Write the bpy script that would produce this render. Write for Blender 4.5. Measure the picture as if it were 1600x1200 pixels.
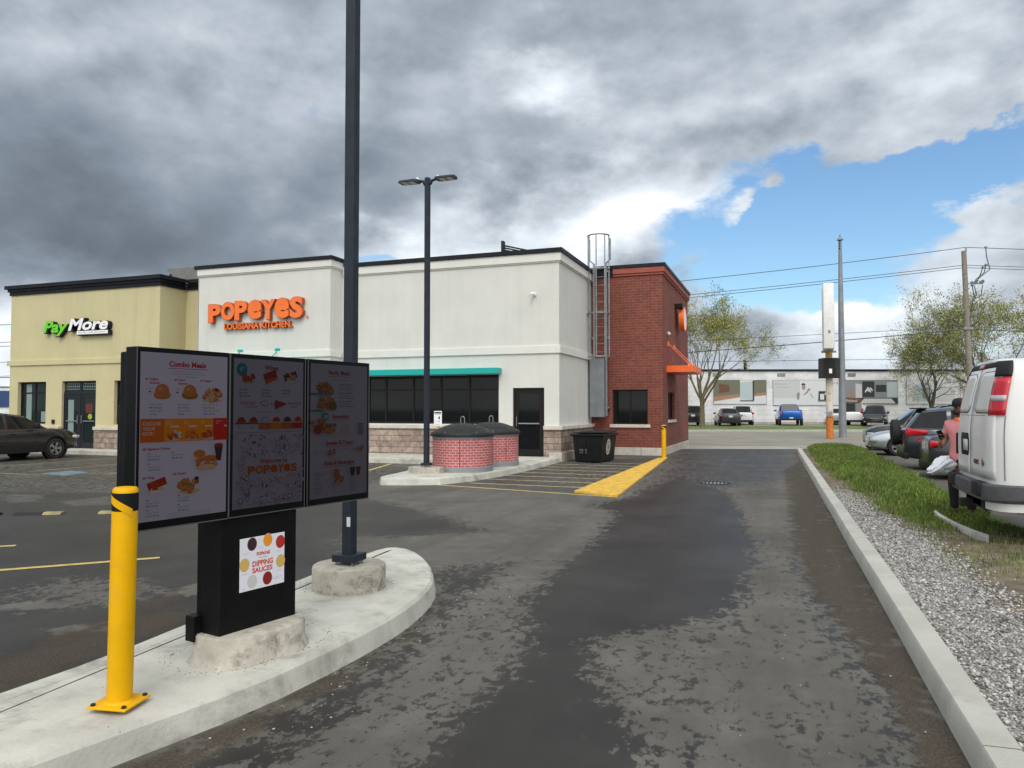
import bpy, bmesh, math, random
import numpy as np
from mathutils import Vector, Matrix, Euler
R = math.radians
random.seed(7)
rng = np.random.default_rng(11)
for o in list(bpy.data.objects):
    bpy.data.objects.remove(o)
SC = bpy.context.scene
COL = SC.collection

# ------------------------------------------------------------------ camera
F_PX, CAM_H = 1170.0, 1.65
PITCH, YAW = math.atan(39 / F_PX), R(20)
cam_d = bpy.data.cameras.new('camera')
cam_d.sensor_width = 36
cam_d.lens = 36 * F_PX / 1600
cam_d.clip_start = 0.05
cam_d.clip_end = 3000
cam = bpy.data.objects.new('camera', cam_d)
COL.objects.link(cam)
cam.location = (0, 0, CAM_H)
cam.rotation_euler = Euler((R(90) + PITCH, 0, YAW), 'XYZ')
SC.camera = cam

def ray(u, v):
    a = (u - 800) / F_PX
    b = (600 - v) / F_PX
    x, y, z = a, math.cos(PITCH) - b * math.sin(PITCH), math.sin(PITCH) + b * math.cos(PITCH)
    return (x * math.cos(YAW) - y * math.sin(YAW), x * math.sin(YAW) + y * math.cos(YAW), z)
def G(u, v, z=0.0):          # survey: a photo point on level z -> site coordinates
    d = ray(u, v)
    t = (z - CAM_H) / d[2]
    return (d[0] * t, d[1] * t)
def ST(x, y, z=0.0):         # street frame (parallel to the road) -> site coordinates
    return (x * math.cos(YAW) - y * math.sin(YAW), x * math.sin(YAW) + y * math.cos(YAW), z)

# ------------------------------------------------------------------ sky, sun, exposure
SUN_EL, SUN_AZ = R(48), R(163)       # azimuth: compass-like angle of the sun seen from above, from +Y clockwise
SUN_DIR = Vector((math.sin(SUN_AZ) * math.cos(SUN_EL), math.cos(SUN_AZ) * math.cos(SUN_EL), math.sin(SUN_EL)))
world = bpy.data.worlds.new('World')
SC.world = world
world.use_nodes = True
wt = world.node_tree
wt.nodes.clear()
class NT:
    def __init__(s, t): s.t = t
    def n(s, ty, **kw):
        nd = s.t.nodes.new(ty)
        for k, v in kw.items():
            if k.startswith('_'):
                setattr(nd, k[1:], v)
        return nd
    def put(s, sock, v):
        if hasattr(v, 'is_output') or hasattr(v, 'links'):
            s.t.links.new(v, sock)
        else:
            sock.default_value = v
    def m(s, op, a, b=0.0, c=0.0, clamp=False):
        nd = s.t.nodes.new('ShaderNodeMath')
        nd.operation = op
        nd.use_clamp = clamp
        s.put(nd.inputs[0], a); s.put(nd.inputs[1], b)
        if op in ('MULTIPLY_ADD', 'SMOOTH_MIN'): s.put(nd.inputs[2], c)
        return nd.outputs[0]
    def vm(s, op, a, b=(0, 0, 0)):
        nd = s.t.nodes.new('ShaderNodeVectorMath')
        nd.operation = op
        s.put(nd.inputs[0], a)
        if op == 'SCALE': s.put(nd.inputs['Scale'], b)
        else: s.put(nd.inputs[1], b)
        return nd.outputs['Value'] if op in ('DOT_PRODUCT', 'LENGTH', 'DISTANCE') else nd.outputs[0]
    def mix(s, fac, a, b, mode='MIX'):
        nd = s.t.nodes.new('ShaderNodeMix')
        nd.data_type = 'RGBA'
        nd.blend_type = mode
        s.put(nd.inputs[0], fac); s.put(nd.inputs[6], a); s.put(nd.inputs[7], b)
        return nd.outputs[2]
    def noise(s, vec, scale, detail=4, rough=0.55, dist=0.0):
        nd = s.t.nodes.new('ShaderNodeTexNoise')
        if vec is not None: s.t.links.new(vec, nd.inputs['Vector'])
        nd.inputs['Scale'].default_value = scale
        nd.inputs['Detail'].default_value = detail
        nd.inputs['Roughness'].default_value = rough
        nd.inputs['Distortion'].default_value = dist
        return nd.outputs['Fac']
    def ramp(s, fac, lo, hi, a=0.0, b=1.0, smooth=True):
        nd = s.t.nodes.new('ShaderNodeMapRange')
        nd.interpolation_type = 'SMOOTHSTEP' if smooth else 'LINEAR'
        s.put(nd.inputs[0], fac)
        nd.inputs[1].default_value = lo; nd.inputs[2].default_value = hi
        nd.inputs[3].default_value = a; nd.inputs[4].default_value = b
        return nd.outputs[0]

w = NT(wt)
tc = w.n('ShaderNodeTexCoord')
D = tc.outputs['Generated']
sky = w.n('ShaderNodeTexSky')
sky.sky_type = 'NISHITA'
sky.sun_disc = False
sky.sun_elevation = SUN_EL
sky.sun_rotation = SUN_AZ
sky.air_density = 1.2
sky.dust_density = 0.3
sky.ozone_density = 1.5
sep = w.n('ShaderNodeSeparateXYZ')
wt.links.new(D, sep.inputs[0])
az = w.m('ARCTAN2', sep.outputs[0], sep.outputs[1])          # clockwise from +Y
el = w.m('ARCSINE', sep.outputs[2])
# turbulence that wanders the cloud edges
sc3 = w.vm('MULTIPLY', D, (1.0, 1.0, 1.7))
nA = w.noise(sc3, 2.6, 10, 0.55, 0.0)
nB = w.noise(sc3, 7.5, 9, 0.52, 0.0)
sh = w.vm('ADD', sc3, (3.3, 1.7, 5.1))
nC = w.noise(sh, 5.0, 9, 0.58, 0.0)
azw = w.m('ADD', az, w.m('MULTIPLY', w.m('SUBTRACT', nA, 0.5), 0.30))
elw = w.m('ADD', el, w.m('MULTIPLY', w.m('SUBTRACT', nC, 0.5), 0.26))
def azel(u, v):
    d = Vector(ray(u, v)).normalized()
    return math.atan2(d.x, d.y), math.asin(d.z)
def blob(u, v, su, sv, amp, tilt=0.0):
    a0, e0 = azel(u, v)
    ku, kv = su / F_PX, sv / F_PX
    da = w.m('SUBTRACT', azw, a0); de = w.m('SUBTRACT', elw, e0)
    c, s_ = math.cos(tilt), math.sin(tilt)
    p = w.m('MULTIPLY', w.m('ADD', w.m('MULTIPLY', da, c), w.m('MULTIPLY', de, s_)), 1 / ku)
    q = w.m('MULTIPLY', w.m('ADD', w.m('MULTIPLY', da, -s_), w.m('MULTIPLY', de, c)), 1 / kv)
    r2 = w.m('ADD', w.m('MULTIPLY', p, p), w.m('MULTIPLY', q, q))
    return w.m('MULTIPLY', w.m('EXPONENT', w.m('MULTIPLY', r2, -1.0)), amp)
def total(lst, base):
    acc = base
    for b in lst:
        acc = w.m('ADD', acc, b)
    return acc
bright = total([
    blob(60, 340, 420, 110, -0.16), blob(330, 390, 300, 60, -0.07), blob(80, 40, 200, 80, 0.10), blob(420, 60, 150, 60, 0.06),
    blob(620, 150, 260, 110, 0.05), blob(840, 110, 90, 45, 0.40), blob(930, 130, 60, 40, .10), blob(890, 225, 120, 50, -0.07), blob(560, 250, 120, 50, -.05),
    blob(1000, 310, 120, 85, 0.42), blob(1130, 330, 60, 50, .3), blob(800, 345, 170, 50, 0.44), blob(640, 390, 190, 34, 0.40), blob(980, 360, 90, 40, .12),
    blob(1330, 110, 330, 110, 0.18), blob(1480, 350, 170, 130, 0.36), blob(1230, 490, 150, 50, 0.48),
    blob(1120, 60, 200, 60, -0.04), blob(1400, 520, 300, 70, 0.10), blob(20, 560, 160, 60, 0.45), blob(1540, 60, 130, 80, 0.14), blob(430, 190, 170, 90, .05)], 0.42)
bright = w.m('ADD', bright, w.ramp(el, 0.17, 0.02, 0.0, 0.24))
# the clouded half of the sky behind the viewer is thinner and brighter (the sun is in it)
sunb = w.vm('DOT_PRODUCT', D, tuple(SUN_DIR))
bright = w.m('ADD', bright, w.ramp(sunb, 0.12, 0.98, 0.0, 1.35))
nV = w.noise(w.vm('ADD', sc3, (7.1, 2.2, 4.0)), 24.0, 7, 0.6, 0.0)
# billows: shade each lump by its offset towards the sun
off_ = w.vm('ADD', sc3, (-0.02, -0.03, 0.035))
nB2 = w.noise(off_, 7.5, 9, 0.52, 0.0)
rel = w.m('SUBTRACT', nB, nB2)
rough_ = w.ramp(bright, 0.26, 0.66, 0.18, 1.15)
fine_ = w.m('ADD', w.m('MULTIPLY', w.m('SUBTRACT', nB, 0.5), 0.26), w.m('ADD', w.m('MULTIPLY', rel, 0.75), w.m('MULTIPLY', w.m('SUBTRACT', nV, 0.5), 0.13)))
tex = w.m('ADD', w.m('MULTIPLY', w.m('SUBTRACT', nA, 0.5), 0.13), w.m('MULTIPLY', fine_, rough_))
bright = w.m('MAXIMUM', w.m('ADD', bright, tex), 0.13)
blue = total([
    blob(1240, 345, 170, 100, 1.3), blob(1150, 430, 110, 65, 1.2), blob(1390, 285, 160, 42, 0.95, 0.2),
    blob(1540, 245, 110, 28, 0.75), blob(1540, 150, 140, 45, -.5), blob(1330, 420, 90, 60, 0.5), blob(1140, 340, 40, 20, -0.9, 0.5),
    blob(1195, 308, 16, 22, -0.9), blob(570, 402, 60, 12, 0.7), blob(1200, 560, 300, 60, 0.35), blob(20, 590, 120, 30, 0.3),
    blob(1470, 370, 100, 80, -0.30), blob(1250, 120, 400, 70, -0.5), blob(1020, 300, 60, 90, -.5), blob(1300, 500, 90, 30, -.6)], 0.0)
blue = w.m('ADD', blue, w.m('ADD', w.m('MULTIPLY', w.m('SUBTRACT', nB, 0.5), 1.5), w.m('MULTIPLY', w.m('SUBTRACT', nV, 0.5), 1.0)))
bm_ = w.ramp(blue, 0.30, 0.85)
cold = w.ramp(bright, 0.15, 0.70)
ccol = w.mix(cold, (0.80, 0.975, 1.19, 1), (0.905, 0.995, 1.10, 1))
ccol = w.mix(w.ramp(bright, 0.72, 1.3), ccol, (1.0, 1.0, 0.985, 1))
vsc = w.n('ShaderNodeVectorMath', _operation='SCALE')
wt.links.new(ccol, vsc.inputs[0]); wt.links.new(bright, vsc.inputs['Scale'])
skys = w.n('ShaderNodeVectorMath', _operation='SCALE')
wt.links.new(sky.outputs[0], skys.inputs[0]); skys.inputs['Scale'].default_value = 0.135
skyb = w.vm('MULTIPLY', skys.outputs[0], (0.74, 0.92, 1.05))
fin = w.mix(bm_, vsc.outputs[0], skyb)
bg = w.n('ShaderNodeBackground')
wt.links.new(fin, bg.inputs['Color'])
bg.inputs['Strength'].default_value = 1.0
wo = w.n('ShaderNodeOutputWorld')
wt.links.new(bg.outputs[0], wo.inputs['Surface'])
world.cycles.sampling_method = 'MANUAL'
world.cycles.sample_map_resolution = 1024

sun_d = bpy.data.lights.new('sun', 'SUN')
sun_d.energy = 1.15
sun_d.angle = R(22)
sun_d.color = (1.0, 0.97, 0.93)
sun = bpy.data.objects.new('sun', sun_d)
COL.objects.link(sun)
sun.rotation_euler = (-SUN_DIR).to_track_quat('-Z', 'Y').to_euler()
sun.location = (-10, -20, 40)
vs = SC.view_settings
vs.view_transform = 'Standard'; vs.look = 'None'; vs.gamma = 1; vs.exposure = 0.0
vs.use_curve_mapping = False
SC.cycles.max_bounces = 6

# ------------------------------------------------------------------ materials
def mat(name, col, rough=0.8, metal=0.0, var=0.0, vscale=3.0, bump=0.0, bscale=60.0, spec=0.5, coat=0.0, stain=None, stain_scale=1.5, emis=0.0, coords='Object', trans=0.0, streak=0.0):
    m = bpy.data.materials.new(name)
    m.use_nodes = True
    t = NT(m.node_tree)
    b = m.node_tree.nodes['Principled BSDF']
    b.inputs['Roughness'].default_value = rough
    b.inputs['Metallic'].default_value = metal
    b.inputs['Specular IOR Level'].default_value = spec
    b.inputs['Coat Weight'].default_value = coat
    b.inputs['Coat Roughness'].default_value = 0.06
    c4 = (col[0], col[1], col[2], 1)
    tcn = t.n('ShaderNodeTexCoord').outputs[coords]
    out = c4
    if var > 0:
        n1 = t.noise(tcn, vscale, 6, 0.6)
        lo = tuple(max(0, c * (1 - var)) for c in col) + (1,)
        hi = tuple(min(1, c * (1 + var)) for c in col) + (1,)
        out = t.mix(t.ramp(n1, 0.3, 0.7), lo, hi)
        rr = t.ramp(t.noise(tcn, vscale * 3.1, 5, 0.6), 0.3, 0.7, max(0.02, rough - 0.12 * (rough > .2) - .02), min(1, rough + 0.1))
        m.node_tree.links.new(rr, b.inputs['Roughness'])
    if stain:
        n2 = t.noise(tcn, stain_scale, 9, 0.68, 0.3)
        out = t.mix(t.ramp(n2, 0.50, 0.72, 0, 0.85), out, (stain[0], stain[1], stain[2], 1))
        n3 = t.noise(tcn, stain_scale * 14, 5, 0.7)
        out = t.mix(t.ramp(n3, 0.60, 0.74, 0, 0.40), out, (stain[0], stain[1], stain[2], 1))
    if streak > 0:
        sv_ = t.vm('MULTIPLY', tcn, (2.6, 2.6, .16))
        k1 = t.ramp(t.noise(sv_, 1.6, 8, .62), .45, .75, 1.0, 1 - streak)
        k2 = t.ramp(t.noise(tcn, .45, 5, .6), .35, .7, 1.0, 1 - streak * .6)
        out = t.vm('SCALE', t.vm('SCALE', out, k1), k2)
    t.put(b.inputs['Base Color'], out)
    if bump > 0:
        bp = t.n('ShaderNodeBump')
        bp.inputs['Strength'].default_value = bump
        bp.inputs['Distance'].default_value = 0.01
        m.node_tree.links.new(t.noise(tcn, bscale, 5, 0.6), bp.inputs['Height'])
        m.node_tree.links.new(bp.outputs[0], b.inputs['Normal'])
    if emis > 0:
        t.put(b.inputs['Emission Color'], c4)
        b.inputs['Emission Strength'].default_value = emis
    if trans > 0:
        b.inputs['Transmission Weight'].default_value = trans
    return m

def brick_mat(name, c1, c2, mortar, bw, bh, ms, off=0.5, rough=0.85, bump=0.4, coords='UV', bias=0.0, var=.15):
    m = bpy.data.materials.new(name)
    m.use_nodes = True
    t = NT(m.node_tree)
    b = m.node_tree.nodes['Principled BSDF']
    uv = t.n('ShaderNodeTexCoord').outputs[coords]
    br = t.n('ShaderNodeTexBrick')
    br.offset = off
    m.node_tree.links.new(uv, br.inputs['Vector'])
    br.inputs['Color1'].default_value = (*c1, 1); br.inputs['Color2'].default_value = (*c2, 1)
    br.inputs['Mortar'].default_value = (*mortar, 1)
    br.inputs['Scale'].default_value = 1.0
    br.inputs['Brick Width'].default_value = bw; br.inputs['Row Height'].default_value = bh
    br.inputs['Mortar Size'].default_value = ms; br.inputs['Mortar Smooth'].default_value = 0.1
    br.inputs['Bias'].default_value = bias
    nz = t.noise(uv, 5, 7, .65)
    v = t.ramp(nz, .3, .7, 1 - var, 1 + var)
    sc = t.vm('SCALE', br.outputs['Color'], v)
    nz2 = t.noise(uv, 0.7, 5, .6)
    sc2 = t.vm('SCALE', sc, t.ramp(nz2, .35, .65, .88, 1.1))
    t.put(b.inputs['Base Color'], sc2)
    b.inputs['Roughness'].default_value = rough
    bp = t.n('ShaderNodeBump')
    bp.inputs['Strength'].default_value = bump
    bp.inputs['Distance'].default_value = 0.008
    hh = t.m('SUBTRACT', t.m('MULTIPLY', nz, .4), br.outputs['Fac'])
    m.node_tree.links.new(hh, bp.inputs['Height'])
    m.node_tree.links.new(bp.outputs[0], b.inputs['Normal'])
    return m

M = {}
M['stucco_white'] = mat('stucco_white', (.635, .64, .60), .92, streak=.05, var=.035, vscale=.8, bump=.5, bscale=55)
M['stucco_trim'] = mat('stucco_trim', (.68, .685, .64), .9, var=.03, vscale=1.5, bump=.3, bscale=60)
M['stucco_yellow'] = mat('stucco_yellow', (.55, .50, .29), .92, streak=.08, var=.035, vscale=.8, bump=.5, bscale=55)
M['cap'] = mat('cap_metal', (.010, .012, .016), .5, var=.2, spec=.2)
M['redtrim'] = mat('red_trim', (.31, .072, .048), .7, var=.08)
M['brick'] = brick_mat('red_brick', (.205, .052, .034), (.155, .040, .028), (.215, .10, .075), .28, .095, .009)
M['stone'] = brick_mat('cut_stone', (.36, .29, .235), (.25, .185, .155), (.15, .12, .105), .42, .19, .010, .37, bump=.9, var=.3)
M['stone_cap'] = mat('stone_cap', (.55, .51, .45), .85, var=.14, vscale=4, bump=.6, bscale=25)
M['stone_wing'] = brick_mat('foundation_block', (.50, .47, .41), (.44, .41, .36), (.25, .23, .2), 1.2, .6, .012, bump=.4, var=.15)
M['frame'] = mat('window_frame_dark', (.012, .011, .010), .5, spec=.2)
M['frame_grey'] = mat('door_frame_dark', (.016, .019, .024), .5, spec=.25)
def glass_mat(name, tint, r=0.04):
    m = mat(name, tint, r, spec=.22)
    return m
M['glass'] = glass_mat('dark_glass', (.006, .007, .008))
M['glass_g'] = glass_mat('green_glass', (.012, .02, .019))
M['teal'] = mat('teal_paint', (.0, .36, .33), .45, var=.04)
M['orange'] = mat('orange_paint', (.84, .13, .015), .42, var=.04)
M['orange_sign'] = mat('orange_sign', (.86, .17, .02), .4, var=.05, vscale=2)
M['orange_edge'] = mat('orange_edge', (.40, .06, .01), .5)
M['white_sign'] = mat('white_sign', (.85, .86, .88), .4)
M['green_sign'] = mat('green_sign', (.13, .62, .01), .4)
M['black'] = mat('black_plastic', (.008, .008, .008), .55, var=.2, bump=.1, bscale=80)
M['galv'] = mat('galvanised_steel', (.26, .285, .30), .5, metal=.55, var=.18, vscale=4)
M['galv_box'] = mat('ladder_guard_steel', (.22, .24, .26), .5, metal=.5, var=.15, vscale=3)
M['conc'] = mat('concrete', (.49, .485, .43), .9, var=.13, vscale=2.2, bump=.35, bscale=45, stain=(.25, .235, .205), stain_scale=2.3)
M['kerb'] = mat('kerb_concrete', (.42, .415, .375), .88, var=.10, vscale=1.6, bump=.35, bscale=50, stain=(.33, .32, .29), stain_scale=3.1)
M['yellow'] = mat('yellow_paint_post', (.72, .385, .0), .5, spec=.2, var=.07, vscale=4, stain=(.62, .36, .02), stain_scale=9)
M['pole'] = mat('pole_paint', (.020, .026, .038), .5, var=.12, spec=.22)
M['menublack'] = mat('menu_case_black', (.005, .005, .0055), .5, var=.2, bump=.08, bscale=120, spec=.15)
M['bezel'] = mat('menu_bezel', (.003, .003, .0035), .3, spec=.12)
M['edge_metal'] = mat('bezel_edge', (.10, .10, .11), .4, metal=.5)
M['rubber'] = mat('rubber', (.014, .014, .015), .85, bump=.15)
M['chrome'] = mat('chrome', (.6, .6, .62), .18, metal=1)
M['alloy'] = mat('alloy', (.38, .39, .41), .3, metal=.8)
M['wood'] = mat('utility_wood', (.23, .205, .165), .95, var=.25, vscale=7, bump=.5)
M['post_wood'] = mat('treated_post', (.45, .33, .15), .9, var=.15, vscale=9)
M['bark'] = mat('bark', (.15, .125, .075), .95, var=.3, vscale=9, bump=.6)
M['bark_dark'] = mat('bark_dark', (.09, .082, .07), .95, var=.3, vscale=9, bump=.6)
M['leaf_a'] = mat('leaf_spring', (.33, .34, .075), .7, var=.4, vscale=2.0)
M['leaf_b'] = mat('leaf_olive', (.20, .22, .07), .7, var=.4, vscale=2.0)
M['wire'] = mat('wire', (.045, .047, .05), .6)
M['red_lamp'] = mat('red_lamp', (.50, .008, .02), .15, coat=.6)
M['white_lamp'] = mat('white_lamp', (.42, .42, .44), .15, coat=.6)
M['plate'] = mat('licence_plate', (.6, .62, .66), .4)
M['dark'] = mat('dark_cavity', (.006, .006, .006), .8)
M['ac'] = mat('rooftop_metal', (.23, .23, .215), .5, metal=.3, var=.1)

# ------------------------------------------------------------------ mesh helper
def tag(o, label=None, cat=None, group=None, kind=None):
    if label: o['label'] = label
    if cat: o['category'] = cat
    if group: o['group'] = group
    if kind: o['kind'] = kind
    return o
def empty(name, loc, rz=0, label=None, cat=None, group=None):
    o = bpy.data.objects.new(name, None)
    COL.objects.link(o)
    o.location = loc
    o.rotation_euler = (0, 0, rz)
    o.empty_display_size = .2
    return tag(o, label, cat, group)
def pmat(o):
    return Matrix.Translation(o.location) @ o.rotation_euler.to_matrix().to_4x4() @ Matrix.Diagonal((*o.scale, 1)) if o.parent is None else pmat(o.parent) @ Matrix.Translation(o.location) @ o.rotation_euler.to_matrix().to_4x4()

class MB:
    def __init__(s):
        s.v = []; s.f = []; s.mi = []; s.cur = 0
    def add(s, vs_, fs, mi=None, T=None):
        b = len(s.v)
        if T is not None: vs_ = [tuple(T @ Vector(p)) for p in vs_]
        s.v += [tuple(p) for p in vs_]
        s.f += [tuple(i + b for i in f) for f in fs]
        s.mi += [s.cur if mi is None else mi] * len(fs)
        return s
    def box(s, x0, x1, y0, y1, z0, z1, mi=None, T=None):
        p = [(x0, y0, z0), (x1, y0, z0), (x1, y1, z0), (x0, y1, z0), (x0, y0, z1), (x1, y0, z1), (x1, y1, z1), (x0, y1, z1)]
        return s.add(p, [(0, 3, 2, 1), (4, 5, 6, 7), (0, 1, 5, 4), (1, 2, 6, 5), (2, 3, 7, 6), (3, 0, 4, 7)], mi, T)
    def rbox(s, x0, x1, y0, y1, z0, z1, r=.01, mi=None, T=None):      # box with chamfered edges
        bm = bmesh.new()
        bmesh.ops.create_cube(bm, size=1)
        for v in bm.verts:
            v.co = Vector(((x0 + x1) / 2 + v.co.x * (x1 - x0), (y0 + y1) / 2 + v.co.y * (y1 - y0), (z0 + z1) / 2 + v.co.z * (z1 - z0)))
        bmesh.ops.bevel(bm, geom=list(bm.edges), offset=r, segments=2, profile=.5, affect='EDGES')
        s.add([tuple(v.co) for v in bm.verts], [[v.index for v in f.verts] for f in bm.faces], mi, T) if not bm.verts.index_update() else 0
        bm.free()
        return s
    def prism(s, poly, z0, z1, mi=None, T=None, taper=None):
        n = len(poly)
        A = sum(poly[i][0] * poly[(i + 1) % n][1] - poly[(i + 1) % n][0] * poly[i][1] for i in range(n))
        if A < 0: poly = poly[::-1]
        top = poly if taper is None else taper(poly)
        p = [(x, y, z0) for x, y in poly] + [(x, y, z1) for x, y in top]
        f = [tuple(range(n))[::-1], tuple(range(n, 2 * n))] + [(i, (i + 1) % n, n + (i + 1) % n, n + i) for i in range(n)]
        return s.add(p, f, mi, T)
    def tube(s, pts, rad, n=8, mi=None, T=None, caps=True):
        pts = [Vector(p) for p in pts]
        if not hasattr(rad, '__len__'): rad = [rad] * len(pts)
        vs_, fs = [], []
        up = None
        for i, p in enumerate(pts):
            d = (pts[min(i + 1, len(pts) - 1)] - pts[max(i - 1, 0)]).normalized()
            if up is None:
                up = Vector((0, 0, 1)) if abs(d.z) < .9 else Vector((1, 0, 0))
            a = d.cross(up).normalized(); b = a.cross(d).normalized()
            up = b
            for k in range(n):
                t = 2 * math.pi * k / n
                vs_.append(tuple(p + (a * math.cos(t) + b * math.sin(t)) * rad[i]))
        for i in range(len(pts) - 1):
            for k in range(n):
                fs.append((i * n + k, i * n + (k + 1) % n, (i + 1) * n + (k + 1) % n, (i + 1) * n + k))
        if caps:
            fs.append(tuple(range(n))[::-1]); fs.append(tuple(range((len(pts) - 1) * n, len(pts) * n)))
        return s.add(vs_, fs, mi, T)
    def lathe(s, prof, n=24, mi=None, T=None, c=(0, 0), caps=True):     # prof [(r,z)...] about z
        vs_, fs = [], []
        for r, z in prof:
            for k in range(n):
                t = 2 * math.pi * k / n
                vs_.append((c[0] + r * math.cos(t), c[1] + r * math.sin(t), z))
        for i in range(len(prof) - 1):
            for k in range(n):
                fs.append((i * n + k, i * n + (k + 1) % n, (i + 1) * n + (k + 1) % n, (i + 1) * n + k))
        if caps: fs.append(tuple(range(n))[::-1]); fs.append(tuple(range((len(prof) - 1) * n, len(prof) * n)))
        return s.add(vs_, fs, mi, T)
    def loft(s, rings, mi=None, T=None, cap=True, closed=True, mfun=None):
        n = len(rings[0]); vs_ = [p for r in rings for p in r]; fs = []; ms = []
        for i in range(len(rings) - 1):
            for k in range(n if closed else n - 1):
                fs.append((i * n + k, i * n + (k + 1) % n, (i + 1) * n + (k + 1) % n, (i + 1) * n + k))
                ms.append(mfun(i, k) if mfun else (s.cur if mi is None else mi))
        if cap:
            fs.append(tuple(range(n))[::-1]); fs.append(tuple(range((len(rings) - 1) * n, len(rings) * n)))
            ms += [ms[0], ms[-1]]
        b = len(s.v)
        if T is not None: vs_ = [tuple(T @ Vector(p)) for p in vs_]
        s.v += [tuple(p) for p in vs_]; s.f += [tuple(i + b for i in f) for f in fs]; s.mi += ms
        return s
    def build(s, name, mats, parent=None, world=False, smooth=False, bevel=0, label=None, cat=None, group=None, kind=None, loc=None, fixn=False, uvs=True):
        vs_ = s.v
        if parent is not None and world:
            I = pmat(parent).inverted()
            vs_ = [tuple(I @ Vector(p)) for p in vs_]
        elif loc is not None:
            vs_ = [(p[0] - loc[0], p[1] - loc[1], p[2] - loc[2]) for p in vs_]
        me = bpy.data.meshes.new(name)
        me.from_pydata(vs_, [], s.f)
        if not isinstance(mats, (list, tuple)): mats = [mats]
        for m_ in mats: me.materials.append(M[m_] if isinstance(m_, str) else m_)
        me.polygons.foreach_set('material_index', s.mi)
        if fixn:
            bm = bmesh.new(); bm.from_mesh(me)
            bmesh.ops.recalc_face_normals(bm, faces=bm.faces)
            bm.to_mesh(me); bm.free()
        me.update()
        if uvs and len(me.polygons) < 5000:
            uv = me.uv_layers.new(name='UVMap').data
            wv = s.v if world else vs_
            for p in me.polygons:
                nx, ny, nz = p.normal
                for li in p.loop_indices:
                    c = me.vertices[me.loops[li].vertex_index].co
                    if abs(nz) > .8: uv[li].uv = (c.x, c.y)
                    elif abs(ny) >= abs(nx): uv[li].uv = (c.x, c.z)
                    else: uv[li].uv = (c.y, c.z)
        if smooth:
            for p in me.polygons: p.use_smooth = True
            if smooth != True:
                me.set_sharp_from_angle(angle=R(smooth))
        o = bpy.data.objects.new(name, me)
        COL.objects.link(o)
        if parent is not None: o.parent = parent
        elif loc is not None: o.location = loc
        if bevel:
            bv = o.modifiers.new('bevel', 'BEVEL'); bv.width = bevel; bv.segments = 2; bv.limit_method = 'ANGLE'; bv.angle_limit = R(40)
        return tag(o, label, cat, group, kind)

def split_build(mb, name, mats, parent, world=True, gap=.05, **kw):
    """one object for each group of touching shapes in the builder"""
    par = list(range(len(mb.v)))
    def find(i):
        while par[i] != i: par[i] = par[par[i]]; i = par[i]
        return i
    for f in mb.f:
        for j in f[1:]: par[find(f[0])] = find(j)
    comps = {}
    for i in range(len(mb.v)): comps.setdefault(find(i), []).append(i)
    boxes = [(np.min([mb.v[i] for i in c], 0) - gap / 2, np.max([mb.v[i] for i in c], 0) + gap / 2, c) for c in comps.values()]
    grp = list(range(len(boxes)))
    ch = True
    while ch:
        ch = False
        for a in range(len(boxes)):
            for b in range(a + 1, len(boxes)):
                if grp[a] != grp[b] and np.all(boxes[a][0] <= boxes[b][1]) and np.all(boxes[b][0] <= boxes[a][1]):
                    g0, g1 = grp[a], grp[b]; grp = [g0 if g == g1 else g for g in grp]; ch = True
    for g in sorted(set(grp)):
        ids = {i for k, bx in enumerate(boxes) if grp[k] == g for i in bx[2]}
        m2 = MB(); mp = {}
        for i in sorted(ids): mp[i] = len(m2.v); m2.v.append(mb.v[i])
        for f, mi in zip(mb.f, mb.mi):
            if f[0] in ids: m2.f.append(tuple(mp[i] for i in f)); m2.mi.append(mi)
        m2.build(name, mats, parent, world=world, **kw)

def copy_tree(o, parent=None):
    c = o.copy()
    COL.objects.link(c)
    if parent is not None: c.parent = parent
    for ch in list(o.children): copy_tree(ch, c)
    return c

_tcache = {}
def text_geo(st, extrude=0.0, offset=0.0, shear=0.0, bevel=0.0):
    key = (st, extrude, offset, shear, bevel)
    if key in _tcache: return _tcache[key]
    cu = bpy.data.curves.new('t', 'FONT')
    cu.body = st; cu.size = 1.0; cu.offset = offset; cu.extrude = extrude; cu.shear = shear
    cu.bevel_depth = bevel; cu.resolution_u = 3
    ob = bpy.data.objects.new('t', cu)
    COL.objects.link(ob)
    dg = bpy.context.evaluated_depsgraph_get()
    dg.update()
    me = bpy.data.meshes.new_from_object(ob.evaluated_get(dg))
    v = [tuple(p.co) for p in me.vertices]; f = [tuple(p.vertices) for p in me.polygons]
    bpy.data.objects.remove(ob); bpy.data.curves.remove(cu); bpy.data.meshes.remove(me)
    _tcache[key] = (v, f)
    return v, f
def put_text(mb, st, x0, z0, x1=None, z1=None, y=0.0, h=None, align='l', mi=0, depth=0.0, offset=0.0, shear=0.0, T=None, bevel=0.0, wob=None):
    """text in the local x/z plane facing -y. Either fit to the box x0..x1,z0..z1 or by cap height h."""
    v, f = text_geo(st, extrude=(1 if depth else 0), offset=offset, shear=shear, bevel=0)
    if not v: return
    xs = [p[0] for p in v]; ys = [p[1] for p in v]
    bx0, bx1, by0, by1 = min(xs), max(xs), min(ys), max(ys)
    if x1 is not None:
        sx = (x1 - x0) / (bx1 - bx0); sz = (z1 - z0) / (by1 - by0)
        ox = x0 - bx0 * sx; oz = z0 - by0 * sz
    else:
        s_ = h / 0.73
        sx = sz = s_
        wd = (bx1 - bx0) * s_
        ox = x0 - bx0 * s_ - (wd / 2 if align == 'c' else wd if align == 'r' else 0)
        oz = z0
    out = []
    for p in v:
        X, Z = ox + p[0] * sx, oz + p[1] * sz
        if wob: X, Z = wob(X, Z)
        out.append((X, y - (p[2] * depth / 2 + depth / 2 if depth else 0), Z))
    mb.add(out, f, mi, T)
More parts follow.
